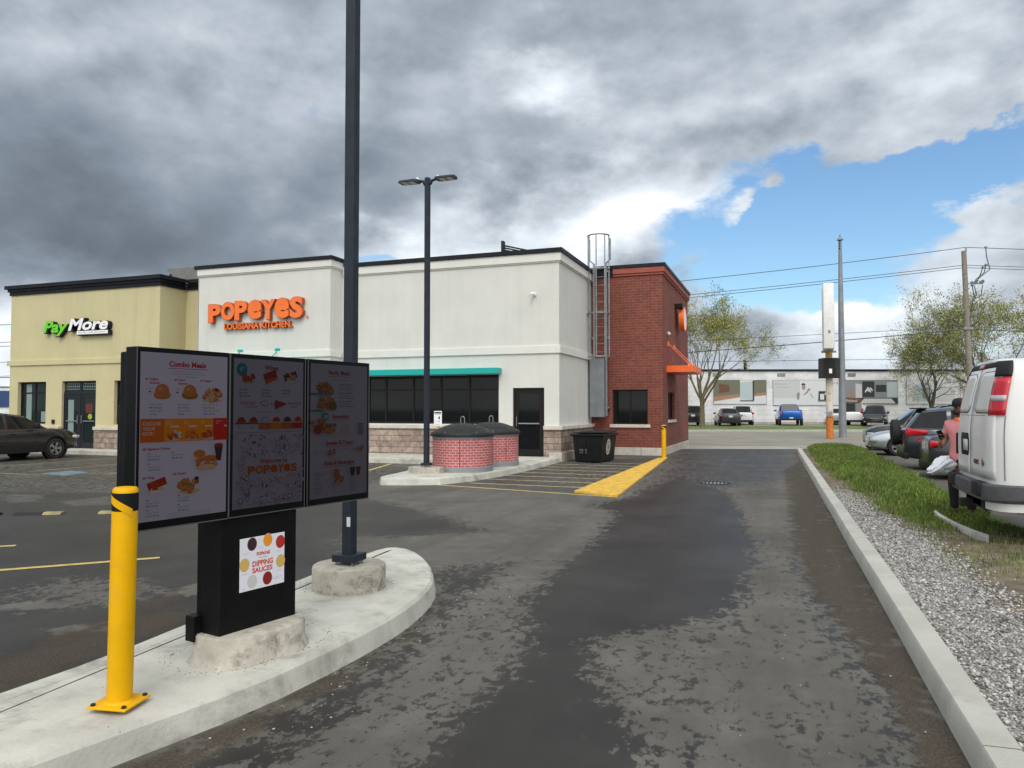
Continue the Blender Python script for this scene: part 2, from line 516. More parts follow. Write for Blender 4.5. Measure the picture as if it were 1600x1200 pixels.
def disc(mb, cx, cz, rx, rz, y, mi, n=20, T=None, ang=0.0, part=(0, 1)):
    pts = []
    for k in range(n):
        t = 2 * math.pi * (part[0] + (part[1] - part[0]) * k / (n if part == (0, 1) else n - 1))
        a, b = rx * math.cos(t), rz * math.sin(t)
        pts.append((cx + a * math.cos(ang) - b * math.sin(ang), y, cz + a * math.sin(ang) + b * math.cos(ang)))
    mb.add(pts, [tuple(range(n))], mi, T)
def rect(mb, x0, x1, z0, z1, y, mi, T=None):
    mb.add([(x0, y, z0), (x1, y, z0), (x1, y, z1), (x0, y, z1)], [(0, 1, 2, 3)], mi, T)

# ------------------------------------------------------------------ ground
def poly_sd(poly, X, Y):
    """signed distance (positive inside) of grid points to a polygon"""
    P = np.array(poly, float); n = len(P)
    d = np.full(X.shape, 1e9); ins = np.zeros(X.shape, bool)
    for i in range(n):
        ax, ay = P[i]; bx, by = P[(i + 1) % n]
        ex, ey = bx - ax, by - ay
        t = np.clip(((X - ax) * ex + (Y - ay) * ey) / (ex * ex + ey * ey + 1e-9), 0, 1)
        d = np.minimum(d, np.hypot(X - ax - t * ex, Y - ay - t * ey))
        c = ((ay > Y) != (by > Y)) & (X < (bx - ax) * (Y - ay) / (by - ay + 1e-12) + ax)
        ins ^= c
    return np.where(ins, d, -d)
def pxpoly(pts, z=0.0): return [G(u, v, z) for u, v in pts]
def grid_mesh(xs, ys, zf):
    X, Y = np.meshgrid(xs, ys)
    Z = zf(X, Y)
    co = np.stack([X, Y, Z], -1).reshape(-1, 3).astype(np.float32)
    nx, ny = len(xs), len(ys)
    i = np.arange(ny - 1)[:, None] * nx + np.arange(nx - 1)[None, :]
    f = np.stack([i, i + 1, i + nx + 1, i + nx], -1).reshape(-1, 4)
    return X, Y, co, f
def np_mesh(name, co, faces, mats, **kw):
    """fast mesh from arrays; faces (n,k)"""
    me = bpy.data.meshes.new(name)
    nf, k = faces.shape
    me.vertices.add(len(co)); me.vertices.foreach_set('co', co.astype(np.float32).ravel())
    me.loops.add(nf * k); me.loops.foreach_set('vertex_index', faces.astype(np.int32).ravel())
    me.polygons.add(nf)
    me.polygons.foreach_set('loop_start', np.arange(0, nf * k, k, dtype=np.int32))
    me.update(calc_edges=True)
    for m_ in mats: me.materials.append(M[m_])
    o = bpy.data.objects.new(name, me)
    COL.objects.link(o)
    return tag(o, **kw)
def set_attr(o, name, arr):
    a = o.data.attributes.new(name, 'FLOAT', 'POINT')
    a.data.foreach_set('value', np.clip(arr, 0, 1).astype(np.float32).ravel())

WET = [  # outlines of damp patches as surveyed on the photograph, (outline, level, softness m)
    ([(1060, 745), (1140, 770), (1165, 800), (1165, 830), (1195, 850), (1180, 880), (1160, 930), (1120, 955), (1060, 975), (990, 985), (915, 1000), (922, 1060), (975, 1110), (1000, 1240), (660, 1240), (700, 1150), (740, 1100), (800, 1050), (835, 980), (835, 930), (870, 895), (905, 870), (950, 830), (965, 800), (930, 790), (990, 778)], .93, .22),
    ([(1040, 715), (1080, 700), (1240, 700), (1250, 735), (1215, 760), (1120, 765), (1045, 762), (985, 785)], .62, .7),
    ([(655, 890), (740, 880), (830, 872), (800, 888), (750, 925), (700, 965), (665, 1010), (600, 1090), (560, 1130), (400, 1240), (180, 1240), (420, 1110), (620, 1000), (690, 930)], .62, .16),
    ([(-300, 762), (560, 775), (700, 812), (760, 830), (640, 838), (540, 835), (520, 1000), (300, 1000), (0, 1100), (-400, 1100)], .84, .35),
    ([(560, 805), (690, 812), (640, 832), (560, 828)], .9, .15),
    ([(-300, 700), (600, 722), (680, 742), (600, 757), (-300, 790)], .52, .5),
    ([(690, 758), (905, 772), (1045, 716), (860, 716)], .50, .3),
    ([(1230, 880), (1330, 985), (1400, 1240), (1180, 1240), (1240, 1020)], .40, .3),
    ([(1000, 985), (1120, 955), (1180, 970), (1180, 1040), (1130, 1180), (1040, 1240), (960, 1100)], .42, .25),
    ([(720, 960), (830, 930), (840, 980), (770, 1060), (680, 1150), (620, 1180), (640, 1060)], .42, .25),
    ([(1250, 760), (1290, 850), (1350, 940), (1440, 1100), (1600, 1400), (1400, 1300), (1340, 1080), (1250, 930), (1215, 860), (1210, 800)], .50, .15)]
DRY = [([(0, 930), (80, 900), (260, 905), (270, 930), (160, 950), (0, 960)], .42, .2),
       ([(60, 985), (190, 968), (190, 985), (90, 992)], .9, .07), ([(0, 945), (85, 944), (90, 949), (0, 952)], .8, .05),
       ([(255, 925), (320, 908), (320, 932), (270, 930)], .8, .07), ([(0, 772), (70, 772), (60, 784), (0, 786)], .6, .2),
       ([(95, 784), (175, 775), (175, 788), (120, 790)], .9, .15),
       ([(1130, 765), (1260, 765), (1235, 800), (1215, 880), (1160, 860), (1180, 830), (1150, 800)], .32, .3)]
fx = np.concatenate([[-160, -90, -60, -45], np.arange(-36, -14, .5), np.arange(-14, 1.0, .11), [1.3, 1.8, 2.4, 3.5, 6, 12, 25, 60, 120]])
fy = np.concatenate([[-60, -30, -12, -6, -3], np.arange(-1, 16, .11), np.arange(16, 36, .22), [38, 45, 60, 100]])
X, Y, co, f = grid_mesh(fx, fy, lambda X, Y: 0 * X)
wet = np.full(X.shape, .22)
for pl, lv, so in WET:
    s_ = 1 / (1 + np.exp(-poly_sd(pxpoly(pl), X, Y) / so * 2.2))
    wet = np.maximum(wet, wet * (1 - s_) + lv * s_)
for pl, lv, so in DRY:
    s_ = 1 / (1 + np.exp(-poly_sd(pxpoly(pl), X, Y) / so * 2.2))
    wet = wet * (1 - s_ * lv)
silt = 1 / (1 + np.exp(-poly_sd(pxpoly([(1225, 735), (1232, 800), (1240, 860), (1270, 930), (1330, 1000), (1400, 1110), (1460, 1240), (1700, 1500), (1540, 1200), (1390, 955), (1290, 785), (1250, 720)]), X, Y) / .10))
isl_edge = pxpoly([(684, 930), (677, 952), (625, 995), (550, 1032), (400, 1112), (165, 1200), (170, 1250), (330, 1190), (420, 1135), (560, 1060), (640, 1005), (695, 960), (705, 925), (690, 895)])
silt = np.maximum(silt, .8 / (1 + np.exp(-poly_sd(isl_edge, X, Y) / .05)))
silt = np.maximum(silt, .75 / (1 + np.exp(-poly_sd(pxpoly([(0, 1020), (300, 905), (320, 975), (0, 1100), (-200, 1160), (-200, 1060)]), X, Y) / .12)))
asph = mat('asphalt', (.1, .1, .1), .8)
t = NT(asph.node_tree)
bs = asph.node_tree.nodes['Principled BSDF']
oc = t.n('ShaderNodeTexCoord').outputs['Object']
def att(nm):
    a = t.n('ShaderNodeAttribute'); a.attribute_name = nm
    return a.outputs['Fac']
st_ = t.vm('MULTIPLY', oc, (1.25, .8, 1))
sp1 = t.noise(st_, 6.5, 10, .74, .15)
sp2 = t.noise(oc, 1.1, 4, .6)
wv = t.m('ADD', att('wet'), t.m('ADD', t.m('MULTIPLY', t.m('SUBTRACT', sp1, .5), 1.7), t.m('MULTIPLY', t.m('SUBTRACT', sp2, .5), .55)))
sp3 = t.noise(t.vm('ADD', st_, (3.1, 8.2, 0)), 15.0, 6, .7, .2)
wv2 = t.m('ADD', wv, t.m('MULTIPLY', t.m('SUBTRACT', sp3, .5), 1.25))
wm = t.m('ADD', t.m('MULTIPLY', t.ramp(wv2, .495, .52), .84), t.m('MULTIPLY', t.ramp(wv, .20, .85), .16))
grain = t.noise(oc, 190, 3, .7)
mot = t.noise(oc, .55, 6, .6)
dry = t.mix(t.ramp(mot, .3, .7), (.082, .077, .067, 1), (.128, .121, .107, 1))
dry = t.mix(t.ramp(t.noise(oc, 2.3, 5, .6), .45, .75, 0, .5), dry, (.155, .147, .132, 1))
wetc = t.mix(t.ramp(t.noise(oc, .8, 4, .6), .3, .7), (.022, .0205, .019, 1), (.038, .035, .032, 1))
c1 = t.mix(wm, dry, wetc)
siltn = t.m('MULTIPLY', att('silt'), t.ramp(t.noise(oc, 3.6, 8, .72), .25, .62, .28, 1.05))
siltc = t.mix(t.ramp(t.noise(oc, 60, 4, .7), .3, .7), (.034, .028, .020, 1), (.085, .070, .054, 1))
c1 = t.mix(t.ramp(siltn, .3, .6, 0, .92), c1, siltc)
c1 = t.vm('SCALE', c1, t.ramp(grain, .25, .75, .62, 1.42))
trk = t.noise(t.vm('MULTIPLY', oc, (2.4, .10, 1)), 1.0, 5, .55, .3)
c1 = t.vm('SCALE', c1, t.ramp(trk, .3, .7, .90, 1.10))
oil = t.ramp(t.noise(t.vm('ADD', oc, (4.2, 9.1, 0)), .9, 3, .5), .66, .78, 1.0, .72)
c1 = t.vm('SCALE', c1, oil)
pale = t.ramp(t.noise(oc, 75, 2, .5), .74, .78, 0, .55)
c1 = t.mix(pale, c1, (.24, .23, .21, 1))
crk = t.n('ShaderNodeTexVoronoi'); crk.feature = 'DISTANCE_TO_EDGE'
wrp = t.vm('ADD', oc, t.vm('SCALE', t.n('ShaderNodeTexNoise').outputs['Color'], .0))
asph.node_tree.links.new(oc, crk.inputs['Vector']); crk.inputs['Scale'].default_value = .16
t.put(bs.inputs['Base Color'], c1)
rg = t.mix(wm, (.86, .86, .86, 1), (.46, .46, .46, 1))
rg2 = t.mix(t.ramp(siltn, .3, .6, 0, 1), rg, (.9, .9, .9, 1))
t.put(bs.inputs['Roughness'], rg2)
bs.inputs['Specular IOR Level'].default_value = .22
bp = t.n('ShaderNodeBump'); bp.inputs['Strength'].default_value = .5; bp.inputs['Distance'].default_value = .004
asph.node_tree.links.new(grain, bp.inputs['Height']); asph.node_tree.links.new(bp.outputs[0], bs.inputs['Normal'])
M['asphalt'] = asph
# keep only the lot side of the street line
cy = co[f].mean(1)
dep = -cy[:, 0] * math.sin(YAW) + cy[:, 1] * math.cos(YAW)
o = np_mesh('parking_lot', co, f[dep < 33.0], ['asphalt'], kind='structure')
set_attr(o, 'wet', wet); set_attr(o, 'silt', silt)

M['earth'] = mat('earth', (.10, .085, .055), .95, var=.3, vscale=.2)
mb = MB(); mb.add([(-900, -900, -.05), (900, -900, -.05), (900, 1600, -.05), (-900, 1600, -.05)], [(0, 1, 2, 3)])
mb.build('ground', 'earth', kind='structure')
# street, in its own frame
M['street'] = mat('street_asphalt', (.245, .23, .19), .85, var=.12, vscale=.5, bump=.2, bscale=150, stain=(.17, .16, .145), stain_scale=.3)
M['apron'] = mat('concrete_apron', (.34, .325, .30), .9, var=.12, vscale=.8, bump=.2, stain=(.25, .24, .22), stain_scale=.7)
def sheet(name, x0, x1, y0, y1, z, m, **kw):
    mb = MB(); mb.add([ST(x0, y0, z), ST(x1, y0, z), ST(x1, y1, z), ST(x0, y1, z)], [(0, 1, 2, 3)])
    return mb.build(name, m, **kw)
sheet('street', -300, 300, 31.4, 54.5, .006, 'street', kind='structure')
sheet('street_apron', -6.2, 13.2, 30.6, 33.2, .012, 'apron', kind='structure')
mb = MB(); mb.prism([ST(-300, 54.5)[:2], ST(300, 54.5)[:2], ST(300, 54.75)[:2], ST(-300, 54.75)[:2]], -.04, .15)
mb.build('far_kerb', 'kerb', kind='structure')
M['turf'] = mat('turf', (.11, .165, .035), .95, var=.35, vscale=1.2, bump=.8, bscale=14, stain=(.11, .13, .05), stain_scale=.6)
mb = MB(); mb.add([ST(-300, 54.75, .14), ST(300, 54.75, .14), ST(300, 60.5, .26), ST(-300, 60.5, .26)], [(0, 1, 2, 3)])
mb.build('grass_verge', 'turf', kind='structure')
sheet('far_parking', -300, 300, 60.5, 68.5, .262, 'street', kind='structure')
sheet('far_field', -300, 300, 68.5, 400, .24, 'turf', kind='structure')

# --- yellow paint on the lot
M['line'] = mat('yellow_line_paint', (.50, .39, .13), .8, var=.15, vscale=6, stain=(.16, .14, .10), stain_scale=7)
M['line_faint'] = mat('worn_line_paint', (.30, .25, .13), .85, var=.2, vscale=6, stain=(.10, .09, .08), stain_scale=6)
M['line_hatch'] = mat('hatch_paint', (.42, .35, .19), .8, var=.2, vscale=6, stain=(.20, .17, .12), stain_scale=5)
M['band'] = mat('yellow_kerb_paint', (.66, .40, .05), .85, var=.2, vscale=5, bump=.6, bscale=30, stain=(.26, .18, .06), stain_scale=7)
def stripe(mb, a, b, wd, z=.004):
    a = Vector(a[:2]); b = Vector(b[:2]); n = (b - a).normalized(); n = Vector((-n.y, n.x)) * wd / 2
    mb.add([(a.x + n.x, a.y + n.y, z), (a.x - n.x, a.y - n.y, z), (b.x - n.x, b.y - n.y, z), (b.x + n.x, b.y + n.y, z)], [(0, 1, 2, 3)])
mb = MB()
for k in range(8):
    y = 15.35 + k * 1.02
    stripe(mb, (-6.62, y + .05), (-3.92 + .01 * k, y - .05), .10)
mb.build('hatch_lines', 'line_hatch', kind='structure')
mb = MB(); stripe(mb, (-7.1, 14.78), (-2.95, 13.87), .10)
stripe(mb, (-9.8, 3.15), (-6.53, 6.52), .10)
stripe(mb, (-14.5, 1.6), (-8.74, 6.50), .10)
stripe(mb, (-10.5, 17.6), (-11.15, 20.0), .10)
mb.build('stall_lines', 'line', kind='structure')
mb = MB()
for x in (-13.6, -16.1, -18.7, -21.2, -25.4, -28.0): stripe(mb, (x, 14.2), (x, 20.0), .10)
stripe(mb, (-30, 14.0), (-17.9, 13.6), .1); stripe(mb, (-17.9, 13.6), (-13.6, 16.6), .1)
mb.build('worn_stall_lines', 'line_faint', kind='structure')
M['blue_paint'] = mat('blue_stall_paint', (.11, .17, .22), .85, var=.35, vscale=5, stain=(.24, .22, .13), stain_scale=3)
mb = MB(); P = [G(100, 744), G(140, 738), G(112, 735.5), G(62, 740)]
mb.add([(x, y, .0042) for x, y in P], [(0, 1, 2, 3)]); mb.build('accessible_stall_paint', 'blue_paint', kind='structure')
mb = MB()
B = [(-2.95, 13.83), (-3.70, 25.35), (-3.95, 25.0), (-3.93, 14.4)]
mb.prism(B, -.02, .035); mb.build('yellow_painted_strip', 'band', kind='structure')

# --- islands and the walk in front of the shops
def smooth_poly(pts, it=2):
    for _ in range(it):
        q = []
        for i in range(len(pts)):
            a = pts[i]; b = pts[(i + 1) % len(pts)]
            q += [(a[0] * .75 + b[0] * .25, a[1] * .75 + b[1] * .25), (a[0] * .25 + b[0] * .75, a[1] * .25 + b[1] * .75)]
        pts = q
    return pts
def inset(poly, d):
    n = len(poly); out = []
    A = sum(poly[i][0] * poly[(i + 1) % n][1] - poly[(i + 1) % n][0] * poly[i][1] for i in range(n))
    sg = 1 if A > 0 else -1
    for i in range(n):
        p0, p1, p2 = Vector(poly[i - 1]), Vector(poly[i]), Vector(poly[(i + 1) % n])
        e = (p2 - p0).normalized()
        out.append((p1.x - e.y * d * sg, p1.y + e.x * d * sg))
    return out
def island(name, poly, kw, h=.15, batter=.03):
    """raised slab: battered kerb ring with a chamfered nose, and a slab sheet inside it"""
    mb = MB()
    A = sum(poly[i][0] * poly[(i + 1) % len(poly)][1] - poly[(i + 1) % len(poly)][0] * poly[i][1] for i in range(len(poly)))
    if A < 0: poly = poly[::-1]
    r0 = [(x, y, -.03) for x, y in poly]
    r1 = [(x, y, h - .025) for x, y in inset(poly, batter)]
    r2 = [(x, y, h) for x, y in inset(poly, batter + .022)]
    r3 = [(x, y, h + .002) for x, y in inset(poly, kw)]
    r4 = [(x, y, h + .0005) for x, y in inset(poly, kw + .004)]
    mb.loft([r0, r1, r2, r3, r4], cap=False)
    mb.add([(p[0], p[1], h - .0005) for p in inset(poly, kw + .0035)], [tuple(range(len(poly)))])
    return mb.build(name, 'conc' if name != 'kerb' else 'kerb', kind='structure')
menu_isl = [(-2.94, 2.62), (-2.73, 3.41), (-2.66, 4.25), (-2.66, 4.95), (-2.76, 5.6), (-2.93, 6.12), (-3.3, 6.75), (-3.75, 7.25), (-4.08, 7.32), (-4.16, 6.95), (-4.08, 5.78), (-4.0, 4.27), (-3.93, 3.5), (-3.97, 2.6), (-4.2, 1.4), (-4.4, 0.2), (-4.4, -2.5), (-3.1, -2.5), (-3.35, 0.2), (-3.18, 1.6)]
# G() levels: kerb line measured on top edge for the left side
island('menu_island', smooth_poly(menu_isl, 1), .17)
bin_isl = [(-8.25, 14.33), (-7.6, 14.5), (-7.05, 14.82), (-6.70, 15.8), (-6.52, 17.2), (-6.45, 19.0), (-6.55, 22.5), (-9.6, 22.5), (-9.3, 20.2), (-9.05, 18.6), (-8.8, 17.0), (-8.62, 15.8), (-8.5, 14.7)]
bp_ = smooth_poly(bin_isl[:6], 0) + bin_isl[6:]
island('bin_island', bp_, .2, h=.15)
mb = MB()
mb.prism([(-42, 20.2), (-9.32, 20.2), (-9.5, 22.6), (-42, 22.6)], -.03, .148)
mb.build('shop_walk', 'conc', kind='structure', bevel=.015)
# right kerb
kx = lambda y: .80 - (y - 4.0) * (.4 / 27.4)
mb = MB()
ys = list(np.arange(-4, 30.6, 1.15)) + [30.9, 31.25, 31.4]
off = [0] * (len(ys) - 3) + [.05, .2, .42]
rings = []
for y, o_ in zip(ys, off):
    j = math.sin(y * 1.1) * .003
    x = kx(y) + o_ + j
    rings.append([(x - .012, y, -.03), (x - .004, y, .03), (x + .012, y, .128), (x + .022, y, .140), (x + .165, y, .143), (x + .178, y, .136), (x + .180, y, -.03)])
mb.loft(rings); mb.build('lane_kerb', 'kerb', kind='structure', smooth=35)
mb = MB()
for y in (3.93, 9.7, 15.4, 21.2, 27): # contraction joints
    x = kx(y); pr_ = [(x - .012, -.03), (x - .004, .03), (x + .012, .128), (x + .022, .140), (x + .165, .143), (x + .178, .136)]
    mb.loft([[(a - .0012, yy_, b + .0012) for a, b in pr_] for yy_ in (y, y + .005)], cap=False, closed=False)
mb.build('kerb_joints', 'dark', kind='structure')

# right verge: gravel, dirt and a grassy bank
def verge_z(X, Y):
    gl = np.interp(Y, [0, 6, 10, 12, 15.4, 18.6, 21.4, 29.6, 35], [1.9, 1.9, 1.85, 1.55, 1.33, 1.15, .98, .84, .84])
    s_ = np.clip((X - gl) / .22, 0, 1) * np.clip((Y - 10.6) / 1.8, 0, 1)
    s2 = np.clip((2.75 - X) / .5, 0, 1)
    s_ = s_ * np.clip((Y - 13.2) / 1.5, 0, 1)
    return .105 + .11 * s_ * s2 * (1 + .3 * np.sin(Y * .9)) + .012 * np.sin(X * 5.1 + Y * 3.3) * np.sin(Y * 4.7)
gx = np.arange(.72, 3.1, .06); gy = np.arange(-4, 32.6, .1)
X, Y, co, f = grid_mesh(gx, gy, verge_z)
xx = co[:, 0].reshape(X.shape)
co3 = co.reshape(X.shape + (3,))
co3[..., 0] = np.where(X < .8, kx(Y) + .15, X)
far = X > 2.9
co3[..., 2] = np.where(far, .0, co3[..., 2])
co = co3.reshape(-1, 3)
gl = np.interp(Y, [0, 6, 10, 12, 15.4, 18.6, 21.4, 29.6, 35], [1.75, 1.72, 1.7, 1.5, 1.33, 1.15, .98, .84, .84])
M['verge'] = mat('verge_soil', (.1, .1, .1), .95, bump=.8, bscale=22)
t = NT(M['verge'].node_tree); bs = M['verge'].node_tree.nodes['Principled BSDF']
oc = t.n('ShaderNodeTexCoord').outputs['Object']
soil = t.mix(t.ramp(t.noise(oc, 3, 7, .65), .3, .7), (.07, .05, .032, 1), (.20, .165, .115, 1))
soil = t.mix(t.ramp(t.noise(oc, 40, 3, .6), .6, .75, 0, .6), soil, (.28, .25, .2, 1))
grv = t.mix(t.ramp(t.noise(oc, 55, 4, .7), .35, .65), (.08, .078, .072, 1), (.36, .35, .33, 1))
grs = t.mix(t.ramp(t.noise(oc, 6, 5, .6), .3, .7), (.05, .085, .015, 1), (.09, .14, .025, 1))
nz = t.m('MULTIPLY', t.m('SUBTRACT', t.noise(oc, 2.6, 5, .6), .5), 1.1)
c1 = t.mix(t.ramp(t.m('ADD', att('gravel'), nz), .42, .58), soil, grv)
c1 = t.mix(t.ramp(t.m('ADD', att('grass'), nz), .42, .58), c1, grs)
t.put(bs.inputs['Base Color'], c1)
o = np_mesh('verge', co, f, ['verge'], kind='structure')
gmask = 1 / (1 + np.exp((X - gl + .12 + .12 * np.clip((Y - 9) / 3, 0, 1)) / .08)); gmask *= 1 / (1 + np.exp((Y - 15.5) / 1.2))
grm = 1 / (1 + np.exp(-(X - gl - .12) / .06)) / (1 + np.exp(-(Y - 11.2) / .3))
set_attr(o, 'gravel', gmask); set_attr(o, 'grass', grm)

# gravel stones
def zat(x, y): return verge_z(np.array(x), np.array(y))
N = 21000
sx = rng.uniform(.85, 2.0, N * 2); sy = 1.9 + (16.5 - 1.9) * rng.uniform(0, 1, N * 2) ** 1.35
gls = np.interp(sy, [0, 6, 10, 12, 15.4, 18.6], [1.72, 1.72, 1.7, 1.5, 1.33, 1.15])
keep = (sx > kx(sy) + .17) & (rng.uniform(0, 1, N * 2) < 1 / (1 + np.exp((sx - gls + .02 + .13 * np.clip((sy - 9) / 3, 0, 1) + .05 * np.sin(sy * 4.1)) / .06))) & (rng.uniform(0, 1, N * 2) < 1 / (1 + np.exp((sy - 15) / .8)))
sx, sy = sx[keep][:N], sy[keep][:N]
n = len(sx)
ico = bmesh.new(); bmesh.ops.create_icosphere(ico, subdivisions=1, radius=1)
iv = np.array([v.co[:] for v in ico.verts]); ico.faces.ensure_lookup_table()
if_ = np.array([[v.index for v in fc.verts] for fc in ico.faces]); ico.free()
rad = rng.uniform(.006, .0135, n) * (1 + .5 * (rng.uniform(0, 1, n) > .93))
scl = rng.uniform(.6, 1.25, (n, 1, 3)) * np.array([1, 1, .72])
ang = rng.uniform(0, 6.28, n); tl = rng.uniform(-.6, .6, n)
v = iv[None] * scl * rad[:, None, None] * rng.uniform(.82, 1.15, (n, len(iv), 1))
ca, sa = np.cos(ang)[:, None], np.sin(ang)[:, None]; ct, st2 = np.cos(tl)[:, None], np.sin(tl)[:, None]
y1 = v[..., 1] * ct - v[..., 2] * st2; z1 = v[..., 1] * st2 + v[..., 2] * ct
vx = v[..., 0] * ca - y1 * sa; vy = v[..., 0] * sa + y1 * ca
lift = rng.uniform(-.2, .9, n) * rad
V = np.stack([vx + sx[:, None], vy + sy[:, None], z1 + (zat(sx, sy) + lift)[:, None]], -1).reshape(-1, 3)
Fc = (if_[None] + (np.arange(n) * len(iv))[:, None, None]).reshape(-1, 3)
for i_, c_ in enumerate([(.40, .39, .37), (.24, .235, .225), (.13, .125, .12), (.52, .50, .46)]):
    M['gravel%d' % i_] = mat('gravel_stone', c_, .9, var=.3, vscale=20)
o = np_mesh('gravel', V, Fc, ['gravel0', 'gravel1', 'gravel2', 'gravel3'], label='loose grey crushed stone between the lane kerb and the grass', cat='gravel', kind='stuff')
o.data.polygons.foreach_set('material_index', np.repeat(rng.choice(4, n, p=[.38, .32, .2, .1]), 20).astype(np.int32))

# grass blades
def blades(name, bx, by, bz, hgt, wd, mats, lab, cat):
    n = len(bx)
    a = rng.uniform(0, 6.28, n); lean = rng.uniform(.1, .75, n) * hgt; la = rng.uniform(0, 6.28, n)
    dx, dy = np.cos(a) * wd / 2, np.sin(a) * wd / 2
    lx, ly = np.cos(la) * lean, np.sin(la) * lean
    p = np.zeros((n, 5, 3))
    p[:, 0] = np.stack([bx - dx, by - dy, bz - .01], -1); p[:, 1] = np.stack([bx + dx, by + dy, bz - .01], -1)
    p[:, 2] = np.stack([bx + dx * .75 + lx * .35, by + dy * .75 + ly * .35, bz + hgt * .6], -1)
    p[:, 3] = np.stack([bx - dx * .75 + lx * .35, by - dy * .75 + ly * .35, bz + hgt * .6], -1)
    p[:, 4] = np.stack([bx + lx, by + ly, bz + hgt], -1)
    base = (np.arange(n) * 5)[:, None, None]
    fs = (np.array([[0, 1, 2], [0, 2, 3], [3, 2, 4]])[None] + base).reshape(-1, 3)
    o = np_mesh(name, p.reshape(-1, 3), fs, mats, label=lab, cat=cat, kind='stuff')
    o.data.polygons.foreach_set('material_index', np.repeat(rng.choice(len(mats), n), 3).astype(np.int32))
    return o
for i_, c_ in enumerate([(.08, .16, .012), (.12, .21, .02), (.05, .085, .008), (.22, .22, .05)]):
    M['blade%d' % i_] = mat('grass_blade', c_, .6, var=.25, vscale=1.0)
N = 88000
bx = rng.uniform(.8, 2.95, N); by = 10.8 + 21.5 * rng.uniform(0, 1, N) ** 1.15
glb = np.interp(by, [0, 6, 10, 12, 15.4, 18.6, 21.4, 29.6, 35], [1.9, 1.9, 1.85, 1.5, 1.30, 1.12, .98, .86, .84]) + .07 * np.sin(by * 2.3) + .05 * np.sin(by * 5.9)
pr = 1 / (1 + np.exp(-(bx - glb) / .05)) / (1 + np.exp(-(by - 11.3 - .2 * np.sin(bx * 9)) / .25))
patch = .55 + .45 * np.sin(bx * 4 + by * 2.1) * np.sin(by * 1.3 + 1)
k_ = (rng.uniform(0, 1, N) < pr) & (bx < 2.75 + .1 * np.sin(by * 3))
bx, by, patch = bx[k_], by[k_], patch[k_]
hg = rng.uniform(.04, .125, len(bx)) * (.5 + .8 * patch) * np.interp(by, [11, 13.5, 20], [.6, .85, 1.1])
blades('grass', bx, by, zat(bx, by), hg, rng.uniform(.006, .013, len(bx)), ['blade0', 'blade1', 'blade2', 'blade3'], 'thick spring grass on the bank between the lane and the cars', 'grass')
# thin weeds in the dirt nearer the viewer
N = 3000
cx_ = rng.choice([1.75, 1.62, 2.2, 2.55, 2.3, 1.95, 2.7, 2.5], N); cyy = rng.choice([9.3, 11.3, 10.2, 11.6, 9.0, 12.0, 10.8, 8.4], N)
bx = cx_ + rng.normal(0, .16, N); by = cyy + rng.normal(0, .33, N)
k_ = (bx > 1.45) & (bx < 2.85) & (by > 6.5)
bx, by = bx[k_], by[k_]
blades('weeds', bx, by, zat(bx, by), rng.uniform(.02, .07, len(bx)), rng.uniform(.004, .010, len(bx)), ['blade0', 'blade2', 'blade3'], 'sparse weeds sprouting in the dirt behind the van', 'weeds')
# timber edging half buried at the end of the stall
mb = MB(); E_ = [G(1458, 801, .14), G(1466, 808, .14), G(1480, 816, .14), G(1500, 826, .14), G(1520, 834, .14), G(1542, 842, .14)]
rr_ = []
for x, y in E_:
    rr_.append([(x, y - .06, .08), (x, y - .06, .165), (x + .05, y + .12, .17), (x + .05, y + .12, .08)])
mb.loft(rr_); mb.build('edging_strip', 'conc', label='thin curved concrete edging strip lying in the grass by the person', cat='edging')

# rubbish stones and chips on the asphalt
M['chip'] = mat('pale_chip', (.34, .32, .28), .9)
mb = MB()
for _ in range(95):
    if random.random() < .5: x = random.uniform(-.3, .7); y = random.uniform(3, 14)
    else: x = random.uniform(-2.8, -2.2) ; y = random.uniform(3, 7)
    r_ = random.uniform(.002, .008)
    mb.add([(x + r_ * math.cos(a_) * random.uniform(.6, 1.3), y + r_ * math.sin(a_), .003 + .004 * (i_ % 2)) for i_, a_ in enumerate([0, 1.2, 2.4, 3.8, 5])] + [(x, y, .003 + r_ * .6)], [(0, 1, 5), (1, 2, 5), (2, 3, 5), (3, 4, 5), (4, 0, 5)])
mb.build('stone_chips', 'chip', label='scattered pale stone chips on the asphalt along the kerbs', cat='stone chips', kind='stuff')

M['litter'] = mat('leaf_litter', (.075, .055, .038), .95)
mb = MB()
for _ in range(620):
    q = random.random(); a = random.uniform(0, 6.28)
    if q < .40: rr_ = .315 + abs(random.gauss(0, .05)); x, y = -3.46 + rr_ * math.cos(a), 5.50 + rr_ * math.sin(a)
    elif q < .72:
        lx, ly = .29 + (.47 + abs(random.gauss(0, .05))) * math.copysign(abs(math.cos(a)) ** .7, math.cos(a)), .07 + (.30 + abs(random.gauss(0, .04))) * math.copysign(abs(math.sin(a)) ** .7, math.sin(a))
        x, y = -3.12 + lx * math.cos(R(78)) - ly * math.sin(R(78)), 3.57 + lx * math.sin(R(78)) + ly * math.cos(R(78))
    else: x, y = random.uniform(-3.85, -2.85), random.uniform(2.6, 7.0)
    r_ = random.uniform(.003, .010) * (1 if q < .72 else .6); b_ = random.uniform(0, 6.28); k_ = random.uniform(.2, .6)
    mb.add([(x + r_ * (math.cos(t_) * math.cos(b_) - k_ * math.sin(t_) * math.sin(b_)), y + r_ * (math.cos(t_) * math.sin(b_) + k_ * math.sin(t_) * math.cos(b_)), .1755 + random.uniform(0, .006)) for t_ in (0, 1.4, 3.1, 4.6)], [(0, 1, 2, 3)])
mb.build('leaf_litter', 'litter', label='dry brown leaf litter around the concrete bases on the menu island', cat='leaf litter', kind='stuff', uvs=False)

